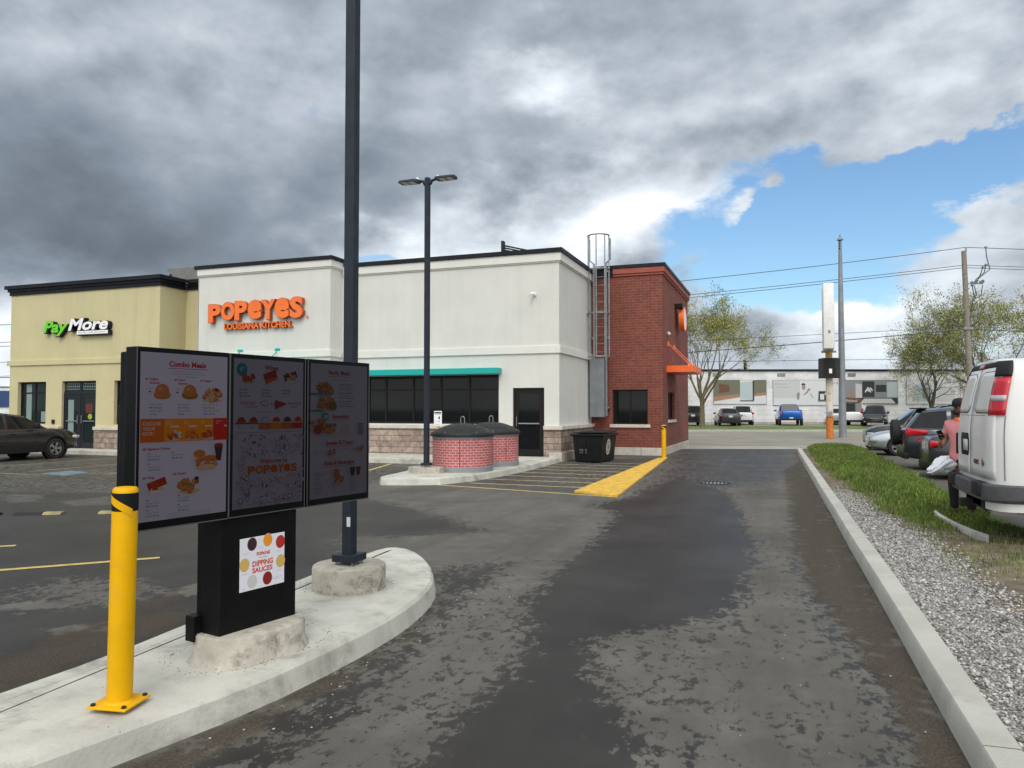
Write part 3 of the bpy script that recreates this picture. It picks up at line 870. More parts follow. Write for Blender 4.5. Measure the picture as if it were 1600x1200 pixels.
# ------------------------------------------------------------------ the shop building
YF, YT, YY = 22.44, 21.70, 21.17        # white wall, tower and yellow block fronts
YR, XR, XW = 26.58, -4.02, -6.60        # brick wing front, its lane side, white block side
XTL, XTR, XYR, XYL = -20.11, -14.47, -21.37, -29.0
bld = empty('shop_building', (XW, YF, 0), 0, 'long flat-roofed shop building with yellow, white and red brick sections', 'building')
def facade(mb, axis, pos, a0, a1, z0, z1, openings=(), depth=.16, mi=None):
    """wall sheet with openings and their reveals. axis 'y': faces -y, 'x': faces +x"""
    sa = sorted({a0, a1} | {v for o_ in openings for v in o_[:2]})
    sz = sorted({z0, z1} | {v for o_ in openings for v in o_[2:]})
    P = (lambda a, d, z: (a, pos + d, z)) if axis == 'y' else (lambda a, d, z: (pos - d, a, z))
    for i in range(len(sa) - 1):
        for j in range(len(sz) - 1):
            ca, cz = (sa[i] + sa[i + 1]) / 2, (sz[j] + sz[j + 1]) / 2
            if any(o_[0] < ca < o_[1] and o_[2] < cz < o_[3] for o_ in openings): continue
            mb.add([P(sa[i], 0, sz[j]), P(sa[i + 1], 0, sz[j]), P(sa[i + 1], 0, sz[j + 1]), P(sa[i], 0, sz[j + 1])], [(0, 1, 2, 3)], mi)
    for o_ in openings:
        b0, b1, c0, c1 = o_
        q = [(b0, c0), (b1, c0), (b1, c1), (b0, c1)]
        for k in range(4):
            if k == 0 and c0 <= z0 + 1e-4: continue
            (p0, r0), (p1, r1) = q[k], q[(k + 1) % 4]
            mb.add([P(p0, 0, r0), P(p0, depth, r0), P(p1, depth, r1), P(p1, 0, r1)], [(0, 1, 2, 3)], mi)
def W(mb, name, m, **kw): return mb.build(name, m, bld, world=True, **kw)
def window(axis, pos, a0, a1, z0, z1, mull=(), trans=(), glass='glass', fr=.06, inset_=.10, frame='frame', name='window'):
    """framed window: frame part with its panes as a sub-part"""
    mb = MB()
    bx_ = (lambda u0, u1, d0, d1, w0, w1: mb.box(u0, u1, pos + d0, pos + d1, w0, w1)) if axis == 'y' else (lambda u0, u1, d0, d1, w0, w1: mb.box(pos - d1, pos - d0, u0, u1, w0, w1))
    i = inset_
    bx_(a0 - .01, a0 + fr, i, i + .06, z0, z1); bx_(a1 - fr, a1 + .01, i, i + .06, z0, z1)
    bx_(a0 + fr, a1 - fr, i, i + .06, z0 - .01, z0 + fr); bx_(a0 + fr, a1 - fr, i, i + .06, z1 - fr, z1 + .01)
    for m_ in mull: bx_(m_ - fr * .45, m_ + fr * .45, i + .002, i + .06, z0 + fr, z1 - fr)
    for t_ in trans: bx_(a0 + fr, a1 - fr, i + .006, i + .056, t_ - fr * .4, t_ + fr * .4)
    f_ = W(mb, name, frame)
    mb = MB()
    if axis == 'y': mb.box(a0 + fr * .5, a1 - fr * .5, pos + i + .03, pos + i + .045, z0 + fr * .5, z1 - fr * .5)
    else: mb.box(pos - i - .045, pos - i - .03, a0 + fr * .5, a1 - fr * .5, z0 + fr * .5, z1 - fr * .5)
    mb.build('pane', glass, f_, world=True)
    return f_
ZB = 1.00     # top of stone base
# white block
mb = MB()
facade(mb, 'y', YF, XTR, XW, ZB, 6.3, [(-13.48, -8.62, 1.16, 2.76), (-8.14, -7.09, ZB, 2.32)], .16)
facade(mb, 'x', XW, YF, YR, ZB, 6.3)
facade(mb, 'x', XTR, YT, YF, ZB, 6.5)
facade(mb, 'y', YT, XTL, XTR, ZB, 6.5, [(-19.4, -15.2, 1.16, 2.8)], .16)
W(mb, 'white_wall', 'stucco_white')
def belt(mb, x0, x1, y, z0, z1, d, side=None):
    mb.box(x0, x1, y - d, y + .05, z0, z1)
mb = MB()
d = .055
for (z0, z1, dd) in ((3.40, 3.64, .055), (6.30, 6.56, .075), (6.26, 6.30, .04)):
    mb.box(XTR + dd + .004, XW + dd, YF - dd, YF + .1, z0, z1)
    mb.box(XW - .1, XW + dd, YF + .1, YR, z0, z1)
for (z0, z1, dd) in ((3.43, 3.66, .055), (6.50, 6.73, .075), (6.455, 6.50, .04)):
    mb.box(XTL - .0, XTR + dd, YT - dd, YT + .1, z0, z1)
    mb.box(XTR - .1, XTR + dd, YT + .1, YF - .08, z0, z1)
W(mb, 'white_cornice', 'stucco_trim', bevel=.008)
# roof caps
mb = MB()
mb.box(XTR + .16, XW + .12, YF - .12, YF + .3, 6.565, 6.70); mb.box(XW - .3, XW + .12, YF + .3, YR + .3, 6.565, 6.70)
mb.box(XTL - .1, XTR + .12, YT - .12, YT + .3, 6.735, 6.86); mb.box(XTR - .3, XTR + .12, YT + .3, YF + 1.2, 6.735, 6.86)
W(mb, 'roof_cap', 'cap')
# yellow block
mb = MB()
facade(mb, 'y', YY, XYL, XYR, ZB - .1, 6.16, [(-28.54, -27.0, 1.07, 2.71), (-26.16, -24.41, ZB - .1, 2.72), (-23.5, -21.9, 1.07, 2.71)], .2)
facade(mb, 'x', XYR, YY, YF, ZB - .1, 6.16)
facade(mb, 'y', YF, XYR, XTL + .02, ZB - .1, 6.16)
mb.add([(XYL, YY, 0), (XYL, 38, 0), (XYL, 38, 6.16), (XYL, YY, 6.16)], [(0, 3, 2, 1)])
W(mb, 'yellow_wall', 'stucco_yellow')
mb = MB(); mb.box(XYL - .12, XYR + .05, YY - .055, YY + .05, 3.36, 3.56); mb.box(XYR - .05, XYR + .05, YY + .05, YF - .056, 3.36, 3.56); mb.box(XYR + .051, XTL, YF - .055, YF + .05, 3.36, 3.56)
W(mb, 'yellow_band', 'stucco_yellow', bevel=.008)
mb = MB()
for dd, z0, z1 in ((.05, 6.16, 6.30), (.10, 6.302, 6.40), (.18, 6.402, 6.54)):
    mb.box(XYL - dd, XYR + dd, YY - dd, YY + .3, z0, z1)
    mb.box(XYR - .3, XYR + dd, YY + .3, YF - dd - .002, z0, z1)
    mb.box(XYR + dd + .001, XTL, YF - dd, YF + .3, z0, z1)
W(mb, 'yellow_roof_cornice', 'cap')
mb = MB()
# stone base
for (x0, x1, y, top) in ((XTR + .02, -8.14, YF, ZB), (-7.09, XW, YF, ZB)):
    facade(mb, 'y', y - .07, x0, x1 + (.07 if x1 == XW else 0), .05, top)
    if x0 == -7.09: mb.add([(x0, y - .07, 0), (x0, y + .16, 0), (x0, y + .16, top), (x0, y - .07, top)], [(0, 3, 2, 1)])
    else: mb.add([(x1, y - .07, 0), (x1, y + .16, 0), (x1, y + .16, top), (x1, y - .07, top)], [(0, 1, 2, 3)])
facade(mb, 'x', XW + .07, YF - .07, YR, .05, ZB)
facade(mb, 'y', YT - .07, XTL, XTR + .07, .05, ZB); facade(mb, 'x', XTR + .07, YT - .07, YF, .05, ZB)
for (x0, x1) in ((XYL - .05, -26.16), (-24.41, XYR + .07)):
    facade(mb, 'y', YY - .07, x0, x1, .05, .86)
facade(mb, 'x', XYR + .07, YY - .07, YF, .05, .86)
split_build(mb, 'stone_base', 'stone', bld)
mb = MB()
def cap(mb, x0, x1, y, z): mb.box(x0, x1, y - .13, y + .02, z, z + .12)
cap(mb, XTR + .14, -8.14, YF, ZB + .002); cap(mb, -7.09, XW + .13, YF, ZB + .002)
mb.box(XW - .02, XW + .13, YF + .02, YR, ZB + .002, ZB + .122)
cap(mb, XTL, XTR + .13, YT, ZB + .002); mb.box(XTR - .02, XTR + .13, YT + .02, YF - .14, ZB + .002, ZB + .122)
cap(mb, XYL - .1, -26.16, YY, .862); cap(mb, -24.41, XYR + .13, YY, .862); mb.box(XYR - .02, XYR + .13, YY + .02, YF, .862, .982)
split_build(mb, 'stone_sill', 'stone_cap', bld, bevel=.012)
mb = MB()
mb.box(XW - .3, XW + .11, YF - .11, YR, -.1, .30)
W(mb, 'foundation', 'stone_wing', bevel=.01)
# brick wing
YRB = 33.9
mb = MB()
facade(mb, 'y', YR, XW, XR, .28, 6.42, [(-5.82, -4.56, 1.11, 2.34)], .14)
facade(mb, 'x', XR, YR, YRB, .28, 6.42, [(27.85, 29.5, 1.25, 2.28)], .14)
W(mb, 'brick_wall', 'brick')
mb = MB()
mb.box(XW, XR + .03, YR - .03, YR + .2, -.1, .28); mb.box(XR - .2, XR + .03, YR + .2, YRB, -.1, .28)
W(mb, 'wing_foundation', 'stone_wing', bevel=.008)
mb = MB()
for dd, z0, z1 in ((.05, 6.42, 6.50), (.09, 6.502, 6.70)):
    mb.box(-5.78, XR + dd, YR - dd, YR + .2, z0, z1); mb.box(XR - .2, XR + dd, YR + .2, YRB + dd, z0, z1)
W(mb, 'red_cornice', 'redtrim', bevel=.01)
mb = MB()
mb.box(XW + .1, -5.79, YR - .05, YR + .2, 6.42, 6.70)
mb.box(XW + .13, XR + .12, YR - .12, YR + .3, 6.705, 6.82); mb.box(XR - .3, XR + .12, YR + .3, YRB + .12, 6.705, 6.82)
W(mb, 'wing_roof_cap', 'cap')
mb = MB()
mb.box(-5.92, -4.46, YR - .06, YR + .10, .985, 1.10); mb.box(XR - .1, XR + .06, 27.75, 29.62, 1.14, 1.245)
split_build(mb, 'window_sill', 'stone_cap', bld, bevel=.01)
# backs and roofs
mb = MB()
mb.add([(XYL, 38, 0), (XR - 2.4, 38, 0), (XR - 2.4, 38, 6.4), (XYL, 38, 6.4)], [(0, 1, 2, 3)])
mb.add([(XR - .01, YRB, 0), (XR - 2.4, YRB, 0), (XR - 2.4, YRB, 6.4), (XR - .01, YRB, 6.4)], [(0, 1, 2, 3)])
mb.add([(XR - 2.4, YRB, 0), (XR - 2.4, 38, 0), (XR - 2.4, 38, 6.4), (XR - 2.4, YRB, 6.4)], [(0, 1, 2, 3)])
mb.box(XTL + .01, XTL + .03, YT, YF + 1.2, 0, 6.7)
split_build(mb, 'rear_wall', 'brick', bld)
mb = MB()
mb.box(XYL, XW - .02, YF + .2, 37.9, 6.0, 6.14); mb.box(XYL + .05, XYR - .1, YY + .2, YF + .2, 6.0, 6.14); mb.box(XTL + .05, XTR - .05, YT + .2, YF + .2, 6.0, 6.14); mb.box(XW - .02, XR - .05, YR + .2, YRB - .02, 6.0, 6.14)
W(mb, 'roof', 'ac')
# glazing
window('y', YF, -13.48, -8.62, 1.16, 2.74, (-12.78, -11.73, -10.71, -9.68), (2.29,), fr=.07)
window('y', YT, -19.4, -15.2, 1.16, 2.78, (-18.35, -17.3, -16.25), (2.29,), fr=.07)
window('y', YY, -28.54, -27.0, 1.07, 2.71, (-27.75,), (2.28,), 'glass_g', fr=.06, inset_=.14)
window('y', YY, -23.5, -21.9, 1.07, 2.71, (-22.7,), (2.28,), 'glass_g', fr=.06, inset_=.14)
window('y', YR, -5.82, -4.56, 1.11, 2.34, (-5.19,), (), fr=.045, inset_=.09)
window('x', XR, 27.85, 29.5, 1.25, 2.28, (28.7,), (), fr=.045, inset_=.09)
# what can be made out through the shop glass
M['inside_pale'] = mat('inside_pale', (.20, .27, .26), .6)
M['inside_red'] = mat('inside_red', (.10, .02, .012), .6)
M['yel_sticker'] = mat('yellow_sticker', (.30, .36, .03), .6)
# single door
def door(axis, x0, x1, y, z0, z1, glass='glass', frame='frame', handle='l', fw=.07, sw=.10, kick=.22):
    mb = MB()
    mb.box(x0 - .01, x0 + fw, y, y + .08, z0, z1); mb.box(x1 - fw, x1 + .01, y, y + .08, z0, z1); mb.box(x0 + fw, x1 - fw, y, y + .08, z1 - fw, z1 + .01)
    fr_ = W(mb, 'door', frame)
    mb = MB()
    a, b = x0 + fw + .006, x1 - fw - .006
    mb.box(a, a + sw, y + .012, y + .055, z0 + .01, z1 - fw - .006); mb.box(b - sw, b, y + .012, y + .055, z0 + .01, z1 - fw - .006)
    mb.box(a + sw, b - sw, y + .012, y + .055, z0 + .01, z0 + kick); mb.box(a + sw, b - sw, y + .012, y + .055, z1 - fw - .006 - sw, z1 - fw - .006)
    mb.build('door_leaf', frame, fr_, world=True)
    mb = MB(); mb.box(a + sw - .01, b - sw + .01, y + .03, y + .042, z0 + kick - .01, z1 - fw - sw + .004); mb.build('pane', glass, fr_, world=True)
    hx = a + sw * .5 if handle == 'l' else b - sw * .5
    mb = MB(); mb.tube([(hx, y + .02, z0 + .95), (hx, y - .05, z0 + .95), (hx, y - .05, z0 + 1.25), (hx, y + .02, z0 + 1.25)], .011, 6); mb.build('handle', 'chrome', fr_, world=True)
    mb = MB(); mb.box(a + sw, b - sw, y - .02, y + .01, z0 + 1.02, z0 + 1.055); mb.build('push_bar', 'alloy', fr_, world=True)
    return fr_
door('y', -8.14, -7.09, YF + .05, .152, 2.32)
mb = MB(); mb.box(-26.17, -24.4, YY + .10, YY + .17, 2.26, 2.33); mb.box(-26.17, -24.4, YY + .10, YY + .17, 2.66, 2.73); mb.box(-25.32, -25.25, YY + .10, YY + .17, 2.33, 2.66)
tr = W(mb, 'transom_frame', 'frame_grey')
mb = MB(); mb.box(-26.16, -24.41, YY + .13, YY + .142, 2.3, 2.68); mb.build('pane', 'glass_g', tr, world=True)
door('y', -26.16, -25.285, YY + .09, .152, 2.255, 'glass_g', 'frame_grey', 'r', .05, .09)
door('y', -25.283, -24.41, YY + .09, .152, 2.255, 'glass_g', 'frame_grey', 'l', .05, .09)
# coloured things seen inside: flat notices on the inside of the glass
mb = MB(); yy = YY + .125
for (x0, x1, z0, z1) in ((-26.05, -25.4, 2.40, 2.62), (-25.2, -24.5, 2.40, 2.62)):
    n_ = 6
    for k in range(n_ + 1): xk = x0 + (x1 - x0) * k / n_; rect(mb, xk - .008, xk + .008, z0, z1, yy, 0)
    for zz in (z0, (z0 + z1) / 2, z1): rect(mb, x0, x1, zz - .008, zz + .008, yy - .0005, 0)
mb.build('security_grille', 'inside_pale', tr, world=True)
def notice(x0, x1, z0, z1, m_, par, y=YY + .125):
    mb = MB(); mb.box(x0, x1, y, y + .004, z0, z1); mb.build('notice', m_, par, world=True)
yw = [o for o in bld.children if o.name.startswith('window') and 'sill' not in o.name][2]
notice(-28.26, -27.98, 1.16, 2.62, 'inside_pale', yw, YY + .165); notice(-27.45, -27.1, 1.14, 1.55, 'inside_pale', yw, YY + .165)
dd_ = [o for o in bld.children if o.name.startswith('door')]
notice(-25.95, -25.66, .45, 2.0, 'inside_pale', dd_[1], YY + .117); notice(-25.05, -24.7, 1.5, 1.85, 'inside_red', dd_[2], YY + .117)
mb = MB(); disc(mb, -24.82, 1.36, .11, .11, YY + .115, 0, 20); mb.build('sticker', 'yel_sticker', dd_[2], world=True)
# canopies
mb = MB(); mb.box(-13.62, -8.52, YF - .42, YF - .001, 2.77, 2.96); c_ = W(mb, 'canopy', 'teal', bevel=.006)
mb = MB(); mb.box(-19.6, -15.0, YT - 1.0, YT - .001, 2.80, 3.0); c_ = W(mb, 'canopy', 'teal', bevel=.006)
for x in (-18.18, -16.59):
    mb = MB(); mb.box(x - .09, x + .09, YT - .05, YT - .001, 3.55, 3.76); mb.build('wall_bracket', 'teal', c_, world=True)
    mb = MB(); mb.tube([(x, YT - .04, 3.66), (x - .02, YT - .9, 2.99)], .016, 6); mb.build('rod', 'teal', c_, world=True)
mb = MB(); mb.box(XR + .001, -3.02, 27.45, 29.75, 2.98, 3.22); c_ = W(mb, 'canopy', 'orange', bevel=.006)
for y in (27.75, 29.35):
    mb = MB(); mb.box(XR + .001, XR + .05, y - .09, y + .09, 3.95, 4.12); mb.build('wall_bracket', 'orange', c_, world=True)
    mb = MB(); mb.tube([(XR + .04, y, 4.04), (-3.2, y, 3.22)], .018, 6); mb.build('rod', 'orange', c_, world=True)
    mb = MB(); mb.box(-3.25, -3.13, y - .05, y + .05, 3.221, 3.30); mb.build('rod_bracket', 'orange', c_, world=True)
mb = MB(); mb.box(-26.62, -26.5, YY - .05, YY - .001, 1.08, 1.24); W(mb, 'outlet_box', 'frame')
# rooftop gear
def rtu(name, x0, x1, y0, y1, z0, z1, lab, hood=False):
    e_ = empty(name, ((x0 + x1) / 2, (y0 + y1) / 2, z0), 0, lab, 'rooftop unit')
    mb = MB()
    if hood:
        mb.add([(x0, y0, z1), (x1, y0, z1), (x1, y1, z1), (x0, y1, z1), (x0 + .55, y0 + .2, z0), (x1 - .3, y0 + .2, z0), (x1 - .3, y1 - .2, z0), (x0 + .55, y1 - .2, z0)], [(0, 3, 2, 1), (4, 5, 6, 7), (0, 1, 5, 4), (1, 2, 6, 5), (2, 3, 7, 6), (3, 0, 4, 7)])
        mb.build('fan_hood', 'ac', e_, world=True, fixn=True)
        mb = MB(); mb.box(x0 + .9, x1 + .1, y0 + .3, y1 - .3, z1 + .003, z1 + .10); mb.build('hood_lid', 'galv', e_, world=True, bevel=.01)
    else:
        mb.box(x0, x1, y0, y1, z0, z1); mb.build('cabinet', 'ac', e_, world=True, bevel=.02)
        mb = MB(); mb.box(x0 - .05, x1 + .05, y0 - .05, y1 + .05, z1 + .002, z1 + .05); mb.build('lid', 'ac', e_, world=True)
    return e_
rtu('rooftop_unit', -23.9, -21.7, 24.0, 25.4, 6.142, 7.42, 'grey flared exhaust hood on the roof between yellow block and white tower', True)
rtu('rooftop_unit', -14.2, -12.7, 24.6, 26.0, 6.142, 7.12, 'low pale rooftop unit just showing above the white wall')
e_ = empty('roof_screen', (-9.2, 24.5, 6.14), 0, 'small dark louvred panel standing on the white roof', 'roof screen')
mb = MB(); mb.box(-9.29, -9.21, 24.4, 24.6, 6.142, 7.55); mb.build('post', 'frame_grey', e_, world=True)
mb = MB()
for k in range(5): mb.add([(-9.2, 24.5, 7.42 - k * .08), (-8.45, 26.0, 7.42 - k * .08), (-8.45, 26.0, 7.36 - k * .08), (-9.2, 24.5, 7.36 - k * .08)], [(0, 1, 2, 3)])
mb.box(-8.5, -8.2, 25.9, 26.1, 6.142, 7.45)
mb.build('louvre', 'frame_grey', e_, world=True)
e_ = tag(MB().tube([(-22.7, 23.0, 6.14), (-22.7, 23.0, 6.95)], .05).build('vent_pipe', 'cap', loc=(-22.7, 23, 6.14)), 'thin dark vent pipe above the yellow block roofline', 'vent pipe')

# cameras
def secam(x, y, z, dx, dy, lab):
    e_ = empty('security_camera', (x, y, z), 0, lab, 'security camera', 'wall cameras on the building')
    mb = MB(); mb.rbox(-.04, .04, -.04, .04, -.05, .05, .01); mb.build('mount', 'white_sign', e_)
    mb = MB(); mb.tube([(0, 0, 0), (dx * .1, dy * .1, .01)], .02, 8); mb.tube([(dx * .06, dy * .06, .02), (dx * .26, dy * .26, -.03)], .045, 10); mb.build('camera_body', 'white_sign', e_)
secam(-7.39, YF - .04, 5.28, -.3, -.9, 'white bullet camera high on the white wall above the door')
secam(XR + .04, 27.7, 4.42, .3, -.9, 'white bullet camera on the brick side above the orange canopy')

# ladder
lad = empty('roof_ladder', (-6.2, YR - .3, 1.35), 0, 'grey steel roof ladder with safety cage in the corner by the brick wall', 'ladder')
xa, xb, yl = -6.42, -5.98, YR - .28
mb = MB()
for x in (xa, xb): mb.box(x - .035, x + .035, yl - .02, yl + .02, 1.4, 6.9)
for x in (xa, xb): mb.tube([(x, yl, 6.88), (x + (.16 if x == xb else -.16), yl, 7.02), (x + (.16 if x == xb else -.16), yl, 7.78)], .03, 6)
mb.build('rail', 'galv', lad, world=True)
mb = MB()
for k in range(18): mb.tube([(xa, yl, 1.6 + k * .3), (xb, yl, 1.6 + k * .3)], .011, 6)
split_build(mb, 'rung', 'galv', lad)
cxl = -6.2
def hoop(z, r=.38, a0=-20, a1=200, rr=.022):
    pts = []
    for k in range(15):
        a = R(180 + (a0 + (a1 - a0) * k / 14))
        pts.append((cxl + r * math.cos(a), yl - .22 + r * math.sin(a) * .95, z))
    return pts
for z in (3.50, 5.05, 6.62, 7.84):
    mb = MB(); mb.tube(hoop(z), .026, 6); mb.build('cage_hoop', 'galv', lad, world=True)
for a in (0, 42, 90, 138, 180):
    x = cxl + .38 * math.cos(R(180 + a)); y = yl - .22 + .36 * math.sin(R(180 + a))
    mb = MB(); mb.box(x - .02, x + .02, y - .008, y + .008, 3.48, 7.86); mb.build('cage_bar', 'galv', lad, world=True)
mb = MB(); mb.box(-6.53, -6.0, yl - .28, yl - .02, 1.36, 3.44); mb.build('ladder_guard', 'galv_box', lad, world=True, bevel=.01)
mb = MB()
for z in (1.7, 4.2, 6.6): mb.box(xb - .02, xb + .09, yl, YR - .001, z - .03, z + .03); mb.box(xa - .09, xa + .02, yl, YR - .001, z - .03, z + .03)
mb.build('wall_bracket', 'galv', lad, world=True)

# ------------------------------------------------------------------ wall signs
sg = empty('wall_sign', (-17.4, YT, 4.76), 0, 'orange raised letters reading POPEYES LOUISIANA KITCHEN on the white tower', 'sign')
Mo = [M['orange_sign'], M['orange_edge']]
letters = [('P', -19.49, -18.92, 4.74, 5.42), ('O', -18.93, -18.32, 4.80, 5.47), ('P', -18.33, -17.77, 4.78, 5.48), ('e', -17.76, -17.14, 4.80, 5.49), ('Y', -17.19, -16.58, 4.76, 5.47), ('e', -16.62, -15.99, 4.78, 5.51), ('S', -16.0, -15.44, 4.77, 5.52)]
for ch, x0, x1, z0, z1 in letters:
    mb = MB()
    put_text(mb, ch, x0, z0, x1, z1, y=YT - .04, depth=.14, offset=.055, mi=1)
    put_text(mb, ch, x0 + .012, z0 + .012, x1 - .012, z1 - .012, y=YT - .1815, depth=0, offset=.05, mi=0)
    mb.build('sign_letter', Mo, sg, world=True)
mb = MB(); disc(mb, -15.36, 4.82, .045, .045, YT - .05, 0); mb.build('trade_mark_dot', Mo, sg, world=True)
mb = MB(); put_text(mb, 'LOUISIANA KITCHEN.', -18.82, 4.47, -15.93, 4.70, y=YT - .03, depth=.10, offset=.03, mi=1)
put_text(mb, 'LOUISIANA KITCHEN.', -18.815, 4.475, -15.935, 4.695, y=YT - .1315, offset=.028, mi=0)
mb.build('sign_lettering', Mo, sg, world=True)
sg = empty('wall_sign', (-25.3, YY, 4.4), 0, 'green and white raised letters reading PayMore on the yellow wall', 'sign')
Mp = [M['green_sign'], M['white_sign'], M['dark']]
mb = MB()
put_text(mb, 'Pay', -26.97, 4.42, -25.66, 5.04, y=YY - .02, depth=.14, offset=.06, shear=.25, mi=2)
put_text(mb, 'More', -25.66, 4.60, -23.62, 5.10, y=YY - .02, depth=.14, offset=.06, shear=.25, mi=2)
mb.box(-25.2, -23.62, YY - .16, YY - .02, 4.43, 4.60, 2); mb.build('sign_backing', Mp, sg, world=True)
mb = MB(); put_text(mb, 'Pay', -27.02, 4.45, -25.72, 5.05, y=YY - .1625, offset=.032, shear=.25, mi=0); mb.build('sign_lettering', Mp, sg, world=True)
mb = MB(); put_text(mb, 'More', -25.71, 4.63, -23.69, 5.09, y=YY - .1625, offset=.032, shear=.25, mi=1); mb.build('sign_lettering', Mp, sg, world=True)
mb = MB(); mb.rbox(-25.24, -23.68, YY - .175, YY - .161, 4.47, 4.60, .006, 1)
put_text(mb, 'Buy Sell Trade Electronics', -25.14, 4.505, -23.8, 4.565, y=YY - .177, mi=2); mb.build('sign_tagline', Mp, sg, world=True)
# round lightbox on the lane side
sg = empty('round_sign', (XR, 30.3, 5.2), 0, 'round orange-rimmed white lightbox on the lane side of the brick wing', 'sign')
Tm = Matrix.Translation((XR + .14, 30.3, 5.22)) @ Matrix.Rotation(R(90), 4, 'Y')
mb = MB(); mb.lathe([(.47, 0), (.48, .01), (.48, .19), (.47, .2), (.44, .2), (.44, .185)], 36, T=Tm, caps=False); mb.build('sign_rim', 'orange_sign', sg, world=True, smooth=40)
mb = MB(); mb.lathe([(.435, .186), (.435, .19)], 36, T=Tm); mb.build('sign_face', 'white_sign', sg, world=True)
mb = MB(); mb.box(XR + .001, XR + .3, 29.7, 30.2, 5.62, 5.78); mb.build('sign_bracket', 'frame', sg, world=True)

# ------------------------------------------------------------------ drive-thru menu board
def scr(name, col, e):
    m = mat(name, (col[0] * .02, col[1] * .02, col[2] * .02), .25, spec=.08)
    b = m.node_tree.nodes['Principled BSDF']
    b.inputs['Emission Color'].default_value = (*col, 1)
    b.inputs['Emission Strength'].default_value = e
    return m
PAL = dict(bg=(.86, .80, 1.0), red=(.60, .02, .03), grey=(.12, .11, .16), dor=(.80, .17, .01), org=(1.0, .30, .01), drd=(.75, .03, .01), bun=(.78, .23, .05), fry=(.70, .30, .09), crm=(.9, .55, .35), drk=(.10, .04, .05), teal=(.02, .42, .55), box=(.55, .04, .02), pale=(.95, .85, .8), lime=(.25, .22, .04), wht=(1, .95, 1), dood=(.46, .40, .62), brn=(.38, .12, .03))
KEYS = list(PAL)
K = {k: i for i, k in enumerate(KEYS)}
def palette(e, tag_): return [scr('screen_%s_%s' % (k, tag_), PAL[k], e * (1.15 if k in ('dor', 'org', 'red', 'drd') else 1)) for k in KEYS]
SW, SH = .540, .905        # lit picture size
class Page:
    """a screen page, u from the left 0..1, v from the top 0..1"""
    def __init__(s, mb, x0, z1): s.mb = mb; s.x0 = x0; s.z1 = z1; s.ly = -.0022
    def X(s, u): return s.x0 + u * SW
    def Z(s, v): return s.z1 - v * SH
    def nl(s): s.ly -= .00006; return s.ly
    def rect(s, u0, u1, v0, v1, c): rect(s.mb, s.X(u0), s.X(u1), s.Z(v1), s.Z(v0), s.nl(), K[c])
    def disc(s, u, v, ru, rv, c, ang=0., n=16, part=(0, 1)): disc(s.mb, s.X(u), s.Z(v), ru * SW, rv * SH, s.nl(), K[c], n, None, ang, part)
    def text(s, t_, u, v, h, c, al='l', bold=0.0): put_text(s.mb, t_, s.X(u), s.Z(v + h), h=h * SH, y=s.nl(), align=al, mi=K[c], offset=bold)
    def box3(s, u, v, w_, h_, c1, c2):         # little carton seen at an angle
        x, z = s.X(u), s.Z(v); a, b = w_ * SW, h_ * SH; y = s.nl()
        s.mb.add([(x - a * .5, y, z + b * .2), (x + a * .35, y, z + b * .55), (x + a * .5, y, z - b * .05), (x - a * .3, y, z - b * .5)], [(3, 2, 1, 0)], K[c1]); y = s.nl()
        s.mb.add([(x - a * .36, y, z - b * .22), (x + a * .48, y, z + b * .1), (x + a * .5, y, z - b * .08), (x - a * .3, y, z - b * .5)], [(3, 2, 1, 0)], K[c2])
    def food(s, u, v, r, cols, n=12, seed=0):
        rr = random.Random(seed)
        s.disc(u, v + r * .34, r * 1.05, r * .14, 'crm', 0, 14)
        pcs = sorted([(rr.uniform(-1, 1), rr.uniform(-1, 1)) for _ in range(int(n * 1.6))], key=lambda p: p[1])
        for a, b in pcs:
            x = u + a * r * .9; y = v + b * r * .34 * (1 - .5 * abs(a)); w_ = rr.uniform(.16, .30) * r; g = rr.uniform(-.7, .7); c = rr.choice(cols)
            s.disc(x, y + .004, w_ * 1.08, w_ * .55, 'brn', g, 9); s.disc(x, y, w_, w_ * .5, c, g, 9); s.disc(x - w_ * .25, y - w_ * .12, w_ * .4, w_ * .16, 'fry' if c != 'fry' else 'crm', g, 7)
    def burger(s, u, v, r, green=False):
        s.disc(u, v + .030, r * 1.0, r * .22, 'crm', n=14); s.disc(u, v + .022, r * 1.08, r * .22, 'brn', n=14); s.disc(u, v + .014, r * 1.12, r * .24, 'fry' if not green else 'lime', n=14)
        s.disc(u, v + .008, r * 1.0, r * .2, 'bun', n=12); s.disc(u, v, r * .92, r * .58, 'bun', n=16, part=(0, .5)); s.disc(u - r * .15, v - .016, r * .5, r * .2, 'fry', .2, 10); s.disc(u - r * .3, v - .02, r * .16, r * .07, 'crm', .2, 8)
menu = empty('menu_board', (-3.12, 3.57, .17), R(78), 'black drive-thru menu board with three lit portrait screens on a pedestal', 'menu board')
mb = MB(); mb.rbox(0, .575, 0, .165, .145, .83, .006); mb.build('pedestal', 'menublack', menu)
mb = MB(); mb.rbox(-.05, .02, .168, .25, .10, .25, .004); mb.box(.02, .04, .168, .24, .19, .9); mb.build('pedestal_foot', 'menublack', menu)
mb = MB(); mb.rbox(-.53, 1.2, .075, .16, .85, 1.79, .008); mb.rbox(-.50, .2, .161, .23, .9, 1.5, .008); mb.build('rear_housing', 'menublack', menu)
